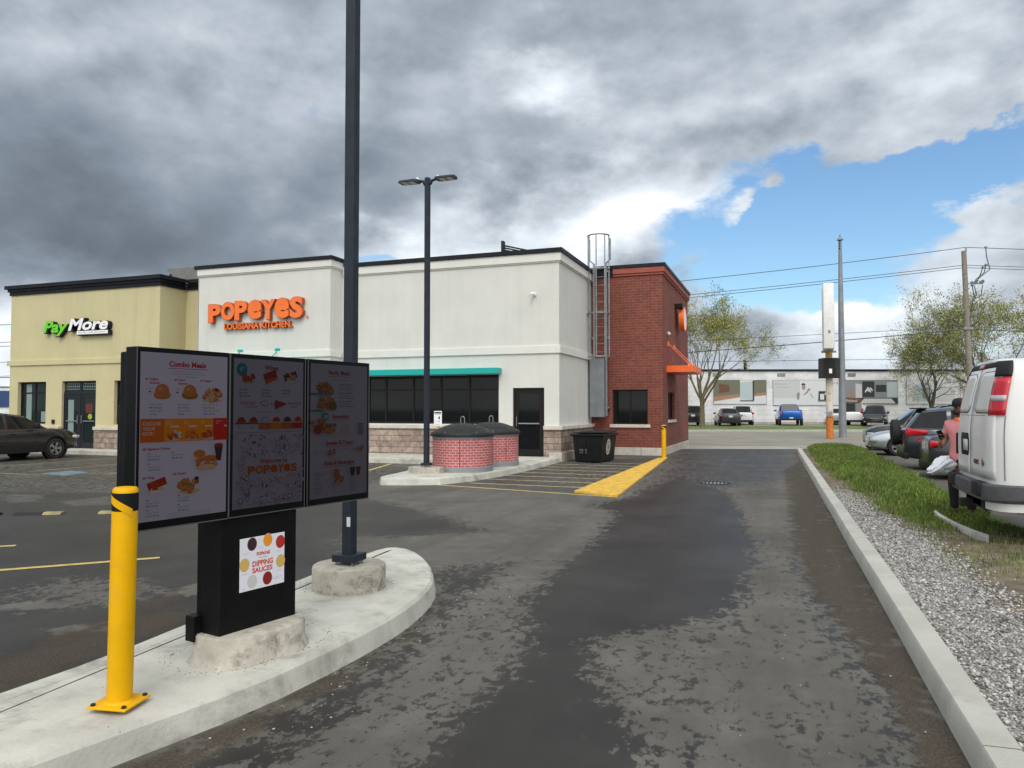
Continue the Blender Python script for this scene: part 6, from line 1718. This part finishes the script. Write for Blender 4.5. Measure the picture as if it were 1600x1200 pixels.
mb = MB(); mb.prism([(-.08, .08), (-.075, .17), (-.04, .205), (.04, .205), (.075, .17), (.08, .08)], 1.682, 1.692, T=Matrix.Translation((0, .01, 0))); mb.build('cap_brim', 'trousers', cp, fixn=True)
M['beard'] = mat('black_beard', (.012, .010, .010), .9, bump=.8, bscale=120)
skinned('beard', [(-.066, .05, 1.61, .016), (-.05, .088, 1.575, .020), (0, .112, 1.555, .024), (.05, .088, 1.575, .020), (.066, .05, 1.61, .016)], [(0, 1), (1, 2), (2, 3), (3, 4)], 'beard', per, 2, 2)
skinned('nose', [(0, .115, 1.655, .011), (0, .135, 1.622, .016)], [(0, 1)], 'skin', per)
for sx_ in (-1, 1):
    mb = MB(); mb.lathe([(.001, -.008), (.009, -.005), (.012, 0), (.009, .005), (.001, .008)], 10, T=Matrix.Translation((sx_ * .033, .108, 1.655)) @ Matrix.Rotation(R(90), 4, 'X')); mb.build('eye', 'white_sign', per, smooth=60)
    mb = MB(); mb.lathe([(.006, 0), (.001, .002)], 8, T=Matrix.Translation((sx_ * .033, .116, 1.655)) @ Matrix.Rotation(R(-90), 4, 'X')); mb.build('pupil', 'dark', per)
    skinned('ear', [(sx_ * .085, .01, 1.64, .014), (sx_ * .09, .0, 1.67, .016)], [(0, 1)], 'skin', per)
mb = MB(); mb.box(-.03, .03, 1.588, 1.594, .117, .121)
mb = MB(); mb.rbox(-.037, .037, -.005, .005, -.075, .075, .004, T=Matrix.Translation((.085, .365, 1.245)) @ Matrix.Rotation(R(-35), 4, 'X') @ Matrix.Rotation(R(25), 4, 'Z'))
mb.build('phone', 'tape', loc=None).matrix_world = pmat(per)
ph = [o for o in COL.objects if o.name.startswith('phone')][0]; tag(ph, 'black phone held up in the hand of the person by the van', 'phone')
# billowing white bag hanging at the hip
bg_ = bpy.data.meshes.new('plastic_bag'); bmm = bmesh.new(); bmesh.ops.create_icosphere(bmm, subdivisions=4, radius=1)
for v_ in bmm.verts:
    x, y, z = v_.co
    n1 = math.sin(x * 5 + z * 4) * .05 + math.sin(y * 7 + x * 3) * .05
    k_ = 1 + n1
    k_ *= 1 + .06 * math.sin(z * 11 + x * 6) + .05 * math.sin(y * 13 - x * 9)
    zz = z * .12 * k_; xx_ = x * .19 * k_; yy_ = y * .11 * k_
    if x > .3: zz *= 1 - .45 * (x - .3)
    v_.co = (xx_, yy_, zz - .10 * max(0, x))
bmm.to_mesh(bg_); bmm.free(); bg_.materials.append(M['bag'])
for p in bg_.polygons: p.use_smooth = True
bo = bpy.data.objects.new('plastic_bag', bg_); COL.objects.link(bo)
tag(bo, 'white plastic bag billowing at the hip of the person in coral', 'bag')
bo.location = ST(*((1469 - 800) / F_PX * 10.75, 10.75), .86); bo.rotation_euler = (0, R(0), YAW + R(180))

# ------------------------------------------------------------------ across the street
M['clad'] = brick_mat('white_block_wall', (.74, .75, .75), (.70, .71, .71), (.56, .57, .57), 4.2, .42, .018, .5, bump=.2, var=.05)
wh = empty('warehouse', ST(12, 70, .26), YAW, 'long low white warehouse with dark roof edge across the street', 'building')
# local frame: x along the street, y away from it, origin at wall front, z=0 at its ground
D0 = 68.6
def wx(u, d=D0): return (u - 800) / F_PX * d - 12
def wz(v, d=D0): return CAM_H + (639 - v) / F_PX * d - .26
wh.location = ST(12, D0, .26)
mb = MB(); mb.box(-34, 60, 0, 30, -.3, wz(580)); mb.build('wall', 'clad', wh)
mb = MB(); mb.box(-34.1, 60.1, -.12, 30.1, wz(580) + .002, wz(577)); mb.build('roof_edge', 'cap', wh)
mb = MB(); mb.box(-34, 60, -.03, -.001, -.3, .22); mb.build('foundation', 'stone_wing', wh)
mb = MB(); mb.tube([(wx(1170), 1.0, wz(578)), (wx(1170), 1.0, wz(562))], .13, 10); mb.build('stack_pipe', 'cap', wh)
for u in (1221, 1331, 1120):
    mb = MB(); mb.box(wx(u) - .36, wx(u) + .36, -.06, -.001, wz(588), wz(583)); mb.build('wall_vent', 'galv', wh)
def banner(u0, u1, v0, v1, lab, draw, base):
    e_ = empty('wall_banner', ST(*(0, 0)), 0, lab, 'banner', 'printed banners on the warehouse wall')
    x0, x1, z0, z1 = (u0 - 800) / F_PX * D0, (u1 - 800) / F_PX * D0, CAM_H + (639 - v1) / F_PX * D0, CAM_H + (639 - v0) / F_PX * D0
    e_.location = ST(x0, D0 - .05, z0); e_.rotation_euler = (0, 0, YAW)
    W_, H_ = x1 - x0, z1 - z0
    mb = MB(); mb.box(0, W_, -.02, .045, 0, H_); mb.build('backing', base, e_)
    mb = MB(); mats = draw(mb, W_, H_); mb.build('print', mats, e_, uvs=False)
    mb = MB()
    for a in ((-.03, 0, 0, H_), (W_, W_ + .03, 0, H_), (-.03, W_ + .03, -.03, 0), (-.03, W_ + .03, H_, H_ + .03)): mb.box(a[0], a[1], -.03, .045, a[2], a[3])
    mb.build('frame', 'ring_grey', e_)
def ink(n_, c): M['ink_' + n_] = mat('ink_' + n_, c, .6); return M['ink_' + n_]
I = [ink('grey', (.52, .53, .52)), ink('dark', (.03, .032, .035)), ink('mid', (.22, .24, .25)), ink('pale', (.62, .64, .64)), ink('red', (.45, .05, .08)), ink('brown', (.14, .06, .04)), ink('olive', (.15, .15, .10)), ink('orange', (.34, .19, .12)), ink('cyan', (.42, .50, .51)), ink('skin', (.33, .25, .2)), ink('maroon', (.10, .02, .02))]
def d_man(mb, W_, H_):
    y = -.021; rect(mb, 0, W_, 0, H_, y, 3); rect(mb, 0, W_ * .40, H_ * .28, H_, y - .002, 0)
    put_text(mb, 'Perfect aroma,', W_ * .03, H_ * .82, h=H_ * .06, y=y - .004, mi=2); put_text(mb, 'every moment', W_ * .05, H_ * .70, h=H_ * .06, y=y - .004, mi=2)
    P = lambda pts, mi, dy: mb.add([(a * W_, y - dy, b * H_) for a, b in pts], [tuple(range(len(pts)))], mi)
    P([(.36, .22), (.44, .24), (.50, .40), (.49, .50), (.44, .55), (.38, .50), (.35, .40)], 3, .003)
    P([(.355, .22), (.385, .22), (.40, .48), (.37, .52), (.35, .42)], 2, .004); P([(.46, .38), (.52, .50), (.545, .66), (.53, .68), (.49, .52), (.45, .42)], 9, .005)
    disc(mb, W_ * .455, H_ * .72, W_ * .028, H_ * .12, y - .006, 9, 14); disc(mb, W_ * .452, H_ * .80, W_ * .032, H_ * .08, y - .007, 1, 12, None, 0, (0, .5)); disc(mb, W_ * .535, H_ * .62, W_ * .02, H_ * .06, y - .007, 9, 10)
    P([(.55, .46), (.565, .46), (.60, .28), (.59, .27)], 2, .004)
    P([(.67, .17), (.82, .17), (.81, .56), (.68, .56)], 1, .004); P([(.70, .22), (.76, .22), (.76, .45), (.70, .45)], 3, .006); disc(mb, W_ * .785, H_ * .45, W_ * .018, H_ * .05, y - .007, 3, 10); P([(.66, .13), (.84, .13), (.83, .18), (.67, .18)], 2, .005)
    put_text(mb, 'jura', W_ * .835, H_ * .80, W_ * .97, H_ * .95, y=y - .004, mi=4, shear=.3)
    return I
def d_kit(mb, W_, H_):
    y = -.021; rect(mb, 0, W_, 0, H_, y, 1); P = lambda pts, mi, dy: mb.add([(a * W_, y - dy, b * H_) for a, b in pts], [tuple(range(len(pts)))], mi)
    P([(0, .25), (1, .25), (1, 1), (0, 1)], 2, .001); P([(.78, .28), (1, .28), (1, .92), (.78, .92)], 8, .002); P([(0, 0), (.4, 0), (.4, .20), (0, .28)], 5, .002)
    P([(.20, .25), (.32, .25), (.32, .82), (.20, .86)], 0, .003); P([(.33, .28), (.56, .28), (.56, .95), (.33, .95)], 1, .004); P([(.57, .28), (.80, .28), (.80, .93), (.57, .93)], 2, .004); P([(.585, .50), (.785, .50), (.785, .80), (.585, .80)], 1, .005)
    for k in range(5): disc(mb, W_ * (.40 + .025 * k), H_ * (.56 + .03 * ((k * 2) % 3)), W_ * .014, H_ * .10, y - .006, 3, 8, None, .3 * k - .5)
    P([(.36, .22), (.88, .22), (.96, .02), (.28, .02)], 0, .004); P([(.09, .28), (.15, .28), (.14, .60), (.10, .60)], 7, .005); P([(0, .3), (.09, .3), (.09, .95), (0, .95)], 2, .003)
    put_text(mb, 'Whirlpool', W_ * -.02, H_ * .04, W_ * .23, H_ * .20, y=y - .008, mi=3)
    return I
def d_fridge(mb, W_, H_):
    y = -.021; rect(mb, 0, W_, 0, H_, y, 3); P = lambda pts, mi, dy: mb.add([(a * W_, y - dy, b * H_) for a, b in pts], [tuple(range(len(pts)))], mi)
    P([(0, .1), (.5, .28), (.5, 1), (0, 1)], 6, .001); P([(.0, .1), (.5, .28), (.5, .42), (0, .3)], 7, .002); P([(.5, .2), (.74, .16), (.74, .95), (.5, .9)], 8, .003); P([(.74, .14), (.77, .14), (.77, .98), (.74, .98)], 1, .004); P([(.77, .38), (1, .42), (1, 1), (.77, 1)], 6, .002); P([(.77, .32), (1, .36), (1, .50), (.77, .42)], 7, .003); P([(.50, .10), (.76, .10), (.76, .15), (.50, .15)], 1, .004); P([(.1, .45), (.3, .5), (.3, .8), (.1, .85)], 5, .003)
    return I
def d_pale(mb, W_, H_):
    y = -.021; rect(mb, 0, W_, 0, H_, y, 3); P = lambda pts, mi, dy: mb.add([(a * W_, y - dy, b * H_) for a, b in pts], [tuple(range(len(pts)))], mi)
    P([(.1, .1), (.5, .1), (.45, .9), (.15, .8)], 8, .002); P([(.55, .1), (.9, .1), (.9, .6), (.6, .8)], 0, .002); P([(.3, .2), (.4, .2), (.42, .7), (.3, .7)], 2, .003)
    return I
banner(1115, 1197, 594, 631, 'banner with a glass-door fridge and warm colours behind the left tree', d_fridge, 'conc')
banner(1208, 1312, 594, 633, 'pale banner showing a man in white and a coffee machine', d_man, 'conc')
banner(1320, 1402, 594, 631, 'dark banner showing grey kitchen appliances right of the steel pole', d_kit, 'conc')
banner(1416, 1500, 594, 631, 'pale banner half hidden behind the branches of the right trees', d_pale, 'conc')

# rusty sign post
D1 = 41.0
def sp(u, v, d=D1): return ((u - 800) / F_PX * d, CAM_H + (639 - v) / F_PX * d)
x0, _ = sp(1296, 600)
rp = empty('pylon_sign', ST(x0, D1, 0), R(-1), 'tall narrow white sign on a rusty orange and white post', 'sign')
M['rust'] = mat('rusty_paint', (.55, .17, .03), .85, var=.2, vscale=6, stain=(.10, .04, .02), stain_scale=3.5)
M['old_white'] = mat('flaking_white', (.62, .58, .50), .85, var=.1, vscale=3, stain=(.28, .13, .05), stain_scale=2.2)
M['ochre'] = mat('ochre_steel', (.42, .27, .09), .85, var=.2, vscale=6)
Z = lambda v: sp(1296, v)[1]
mb = MB(); mb.tube([(0, 0, -.1), (0, 0, Z(650))], .19, 14); mb.build('lower_post', 'rust', rp, smooth=40)
mb = MB(); mb.tube([(0, 0, Z(650)), (0, 0, Z(590))], .185, 14); mb.build('middle_post', 'old_white', rp, smooth=40)
mb = MB(); mb.tube([(0, 0, Z(590)), (0, 0, Z(548))], .18, 14); mb.box(-.38, .38, -.10, .10, Z(551), Z(548)); mb.build('upper_bracket', 'ochre', rp)
mb = MB(); mb.rbox(-.13, .13, -.25, -.17, Z(651), Z(643), .01); mb.build('junction_box', 'galv', rp)
mb = MB(); mb.rbox(-.29, .25, -1.3, 1.3, Z(547), Z(447), .05); mb.build('sign_cabinet', [mat('cabinet_white', (.78, .78, .76), .5, var=.04, stain=(.55, .52, .45), stain_scale=1.2)], rp, smooth=40)
mb = MB(); mb.rbox(-.07, .05, -1.304, -1.299, Z(524), Z(519), .002); mb.build('lock_plate', 'galv', rp)
mb = MB(); mb.prism([(-.54, .3), (-.54, -.05), (-.34, -.62), (.36, -.62), (.56, -.05), (.56, .3)], Z(591), Z(560)); b_ = mb.build('black_cabinet', 'black', rp, bevel=.03)
mb = MB(); mb.box(-.26, .28, -.63, -.621, Z(588), Z(562)); mb.build('cabinet_opening', 'dark', b_)
mb = MB(); mb.box(-.02, .13, -.64, -.631, Z(584), Z(577)); mb.build('label', 'white_sign', b_)
# galvanised pole
D2 = 43.0
x2, _ = sp(1316, 600, D2)
gp = empty('steel_pole', ST(x2, D2, 0), YAW, 'tall tapered grey galvanised pole with no lamp right of the rusty post', 'pole')
Zg = lambda v: sp(1316, v, D2)[1]
mb = MB(); mb.tube([(0, 0, -.1), (0, 0, Zg(480)), (0, 0, Zg(372))], [.215, .145, .085], 16); mb.build('shaft', 'galv_dull', gp, smooth=40) if 'galv_dull' in M else None
M['galv_dull'] = mat('galvanised_dull', (.24, .26, .28), .6, metal=.3, var=.12, vscale=2)
mb.build('shaft', 'galv_dull', gp, smooth=40)
mb = MB(); mb.lathe([(.20, Zg(373.5)), (.10, Zg(370)), (.04, Zg(368)), (.04, Zg(365))], 14); mb.build('cap', 'galv_dull', gp, smooth=30)
mb = MB()
for v in (376, 380, 384, 388): mb.box(-.11, -.03, -.115, -.08, Zg(v), Zg(v - 1.6))
split_build(mb, 'bolt', 'frame', gp, world=False)

# wooden utility pole with its fittings, and the lines
D3 = 45.0
x3, _ = sp(1515, 600, D3)
up = empty('utility_pole', ST(x3, D3, 0), YAW, 'weathered wooden utility pole leaning slightly above the right trees', 'utility pole')
Zu = lambda v: sp(1515, v, D3)[1]
Xu = lambda u: (u - 1515) / F_PX * D3
mb = MB(); mb.tube([(Xu(1521), 0, -.1), (Xu(1515), 0, Zu(560)), (Xu(1510.5), 0, Zu(391))], [.19, .165, .135], 12); mb.build('shaft', 'wood', up, smooth=40)
mb = MB(); mb.tube([(Xu(1513), -.05, Zu(392)), (Xu(1513.5), -.05, Zu(385))], .05, 8); mb.build('top_insulator', 'galv', up)
for k, (u, v) in enumerate(((1521, 443), (1527, 440), (1536, 440))):
    mb = MB(); mb.lathe([(.05, -.16), (.11, -.1), (.05, -.05), (.11, 0), (.05, .05), (.11, .1), (.05, .16)], 10, T=Matrix.Translation((Xu(u), -.1, Zu(v))) @ Matrix.Rotation(R(30 * k), 4, 'Y')); mb.build('insulator', 'ring_grey', up)
mb = MB(); mb.box(Xu(1512), Xu(1538), -.14, -.06, Zu(443.5), Zu(441.5)); mb.build('crossbar', 'galv', up)
mb = MB()
for pts in (((1521, 447), (1523, 462), (1521, 467)), ((1524, 446), (1527, 460), (1521, 466)), ((1537, 445), (1534, 462), (1521, 468)), ((1521, 467), (1518, 490), (1515, 505)), ((1543, 385), (1544, 400), (1549, 420), (1527, 438)), ((1543, 413), (1540, 425), (1527, 436)), ((1538, 417), (1534, 428), (1529, 438))):
    mb.tube([(Xu(a), -.12, Zu(b)) for a, b in pts], .028, 5)
split_build(mb, 'drop_cable', 'wire', up, world=False)
for (u, v) in ((1543, 385.5), (1543, 413), (1538, 417)): mb = MB(); mb.rbox(Xu(u) - .07, Xu(u) + .07, -.2, -.08, Zu(v) - .05, Zu(v) + .05, .01); mb.build('clamp', 'galv', up)
mb = MB(); mb.box(Xu(1505), Xu(1520), -.2, -.12, Zu(515), Zu(511)); mb.build('bracket', 'galv', up)
up2 = copy_tree(up); up2.location = ST(-36, D3, 0); up2['label'] = 'distant second wooden utility pole behind the yellow shop'
up3 = copy_tree(up); up3.location = ST(50, D3, 0); up3['label'] = 'wooden utility pole farther right beyond the parked van'; up3['group'] = 'wooden utility poles along the street'
up2['group'] = up['group'] = 'wooden utility poles along the street'
labs = ['topmost power line running along the street above the brick corner', 'upper of the paired power lines below the topmost one', 'lower of the paired power lines below the topmost one', 'thin upper cable just above the lowest pair across the street', 'thicker sagging cable above the warehouse roof', 'lowest thin cable right above the warehouse roof']
for k, (pl, pr) in enumerate((([(1078, 437), (-300, 512)], [(1513, 385), (2830, 376)]), ([(1078, 460), (-300, 545)], [(1511, 413), (2830, 404)]), ([(1078, 464.5), (-300, 552)], [(1511, 417), (2830, 411)]), ([(1190, 527), (-300, 570)], [(1512, 510), (2830, 508)]), ([(1190, 542), (-300, 588)], [(1512, 514), (2830, 513)]), ([(1190, 564), (-300, 596)], [(1512, 560), (2830, 556)]))):
    (ua, va), (ub, vb_) = pl; (uc, vc), (ud, vd) = pr
    pts = []
    cf = np.polyfit([uc, ua, ub], [vc, va, vb_], 2)
    for u in np.linspace(ub, uc, 26): x_, z_ = sp(u, float(np.polyval(cf, u)), D3); pts.append(ST(x_, D3, z_))
    for t_ in np.linspace(.1, 1, 8):
        u = uc + (ud - uc) * t_; v = vc + (vd - vc) * t_ + 60 * t_ * (1 - t_); x_, z_ = sp(u, v, D3); pts.append(ST(x_, D3, z_))
    mb = MB(); mb.tube(pts, [.020, .018, .018, .014, .026, .014][k], 5)
    mb.build('power_line', 'wire', label=labs[k], cat='power line', group='power lines along the street', uvs=False)
# far away to the left
fb = empty('far_building', ST(-96, 130, .2), YAW, 'distant low grey building with a wide blue band at the far left', 'building')
mb = MB(); mb.box(-40, 38, 0, 20, -.3, 5.2); mb.build('wall', 'clad', fb)
M['navy'] = mat('navy_band', (.015, .045, .16), .5)
mb = MB(); mb.box(-40.05, 38.05, -.25, -.002, 1.8, 4.6); mb.box(-40.06, 38.06, -.27, -.251, 2.35, 2.5, 0); mb.build('band', 'navy', fb)
mb = MB(); mb.box(-40.1, 38.1, -.1, 20, 5.2, 5.35); mb.build('roof_edge', 'cap', fb)

# ------------------------------------------------------------------ trees
def tree(name, loc, H, seed, lab, trunk_r, fork, spread, leaf_m, bark, nleaf, lean=0.0, leafz=.35, group=None, yellow=None, ratio=.76, depth=7):
    rr = random.Random(seed)
    root = empty(name, loc, 0, lab, 'tree', group)
    tb = MB(); br = MB(); tips = []
    def grow(p, d, ln, r, lv, mb):
        pts = [p]; rads = [r]; q = p.copy(); dd = d.copy(); n_ = 3 if lv < 5 else 2
        for k in range(n_):
            dd = (dd + Vector((rr.uniform(-.15, .15), rr.uniform(-.15, .15), rr.uniform(-.03, .13)))).normalized()
            q = q + dd * ln / n_
            pts.append(q.copy()); rads.append(max(.006, r * (1 - .36 * (k + 1) / n_)))
        mb.tube(pts, rads, 8 if lv < 2 else (5 if lv < 4 else 3), caps=False)
        if lv >= 3:
            for k in range(1, len(pts)): tips.append((pts[k], lv))
        if lv >= depth: return
        nb = 2 if rr.random() < .45 else 3
        a0 = rr.uniform(0, 6.28)
        for k in range(nb):
            up_ = Vector((0, 0, 1)) if abs(dd.z) < .95 else Vector((1, 0, 0))
            s1 = dd.cross(up_).normalized(); s2 = s1.cross(dd)
            an = a0 + k * 6.28 / nb + rr.uniform(-.5, .5); tilt = rr.uniform(.28, .72) * spread
            if k == 0 and rr.random() < .5: tilt *= .4
            nd_ = (dd * math.cos(tilt) + (s1 * math.cos(an) + s2 * math.sin(an)) * math.sin(tilt)).normalized()
            grow(q.copy() if rr.random() < .6 else pts[-2].copy(), nd_, ln * rr.uniform(ratio - .12, ratio + .10), rads[-1] * (.78 if nb == 2 else .68), lv + 1, br)
    base = Vector((0, 0, 0))
    tb.tube([(0, 0, -.1), (0, 0, .25), (lean * .3, 0, fork * .6), (lean * .6, 0, fork)], [trunk_r * 1.35, trunk_r * 1.05, trunk_r * .95, trunk_r * .9], 12, caps=False)
    tb.build('trunk', bark, root, smooth=60, uvs=False)
    nl = rr.choice((5, 6))
    for k in range(nl):
        an = 6.28 * k / nl + rr.uniform(-.3, .3); tilt = rr.uniform(.30, .95) * spread
        grow(Vector((lean * .6 * (.8 + .2 * (k % 2)), 0, fork * rr.uniform(.72, 1.0))), Vector((math.cos(an) * math.sin(tilt), math.sin(an) * math.sin(tilt), math.cos(tilt))), (H - fork) * rr.uniform(.28, .36), trunk_r * rr.uniform(.42, .6), 1, br)
    br.build('branches', bark, root, smooth=60, uvs=False)
    tp = np.array([t_[0][:] for t_ in tips]); lvv = np.array([t_[1] for t_ in tips])
    tp = tp[(lvv >= depth - 2)]
    g_ = np.random.default_rng(seed)
    zrel = (tp[:, 2] - tp[:, 2].min()) / (np.ptp(tp[:, 2]) + 1e-6)
    cl = np.sin(tp[:, 0] * 1.1 + seed) * np.sin(tp[:, 1] * .9) + np.sin(tp[:, 2] * 1.3)
    wgt = np.clip(leafz + zrel * .8 + cl * .22, .05, None) * g_.lognormal(0, .9, len(tp)); wgt /= wgt.sum()
    c_ = tp[g_.choice(len(tp), nleaf, p=wgt)] + g_.normal(0, .16, (nleaf, 3))
    a = g_.normal(0, 1, (nleaf, 3)); a /= np.linalg.norm(a, axis=1)[:, None]
    b = np.cross(a, g_.normal(0, 1, (nleaf, 3))); b /= np.linalg.norm(b, axis=1)[:, None]
    s1 = g_.uniform(.035, .08, (nleaf, 1)); s2 = s1 * g_.uniform(.5, .9, (nleaf, 1))
    V = np.stack([c_ - a * s1, c_ + b * s2, c_ + a * s1, c_ - b * s2], 1).reshape(-1, 3)
    F_ = np.arange(nleaf * 4).reshape(-1, 4)
    o = np_mesh('crown', V, F_, leaf_m)
    o.data.polygons.foreach_set('material_index', g_.integers(0, len(leaf_m), nleaf).astype(np.int32))
    o.parent = root
    return root
tree('street_tree', far(1097, 59.2), 10.2, 5, 'spreading spring tree with thin yellow-green leaves right of the brick wall', .23, 2.3, 1.0, ['leaf_a', 'leaf_b'], 'bark', 15000, leafz=.5, depth=8, ratio=.75).scale = (.86, .9, 1)
tree('street_tree', far(1546, 58.5), 11.2, 12, 'wide spring tree with open twiggy crown behind the wooden utility pole', .26, 2.0, 1.12, ['leaf_a', 'leaf_b'], 'bark_dark', 26000, leafz=.35, depth=8, ratio=.78).scale = (.95, .95, .93)
tree('street_tree', far(1455, 60.5), 8.3, 23, 'smaller dark-barked tree behind the parked SUV at the right', .20, 1.9, 1.15, ['leaf_b', 'leaf_a'], 'bark_dark', 12000, leafz=.35, depth=8, ratio=.76).scale = (.9, .9, .93)
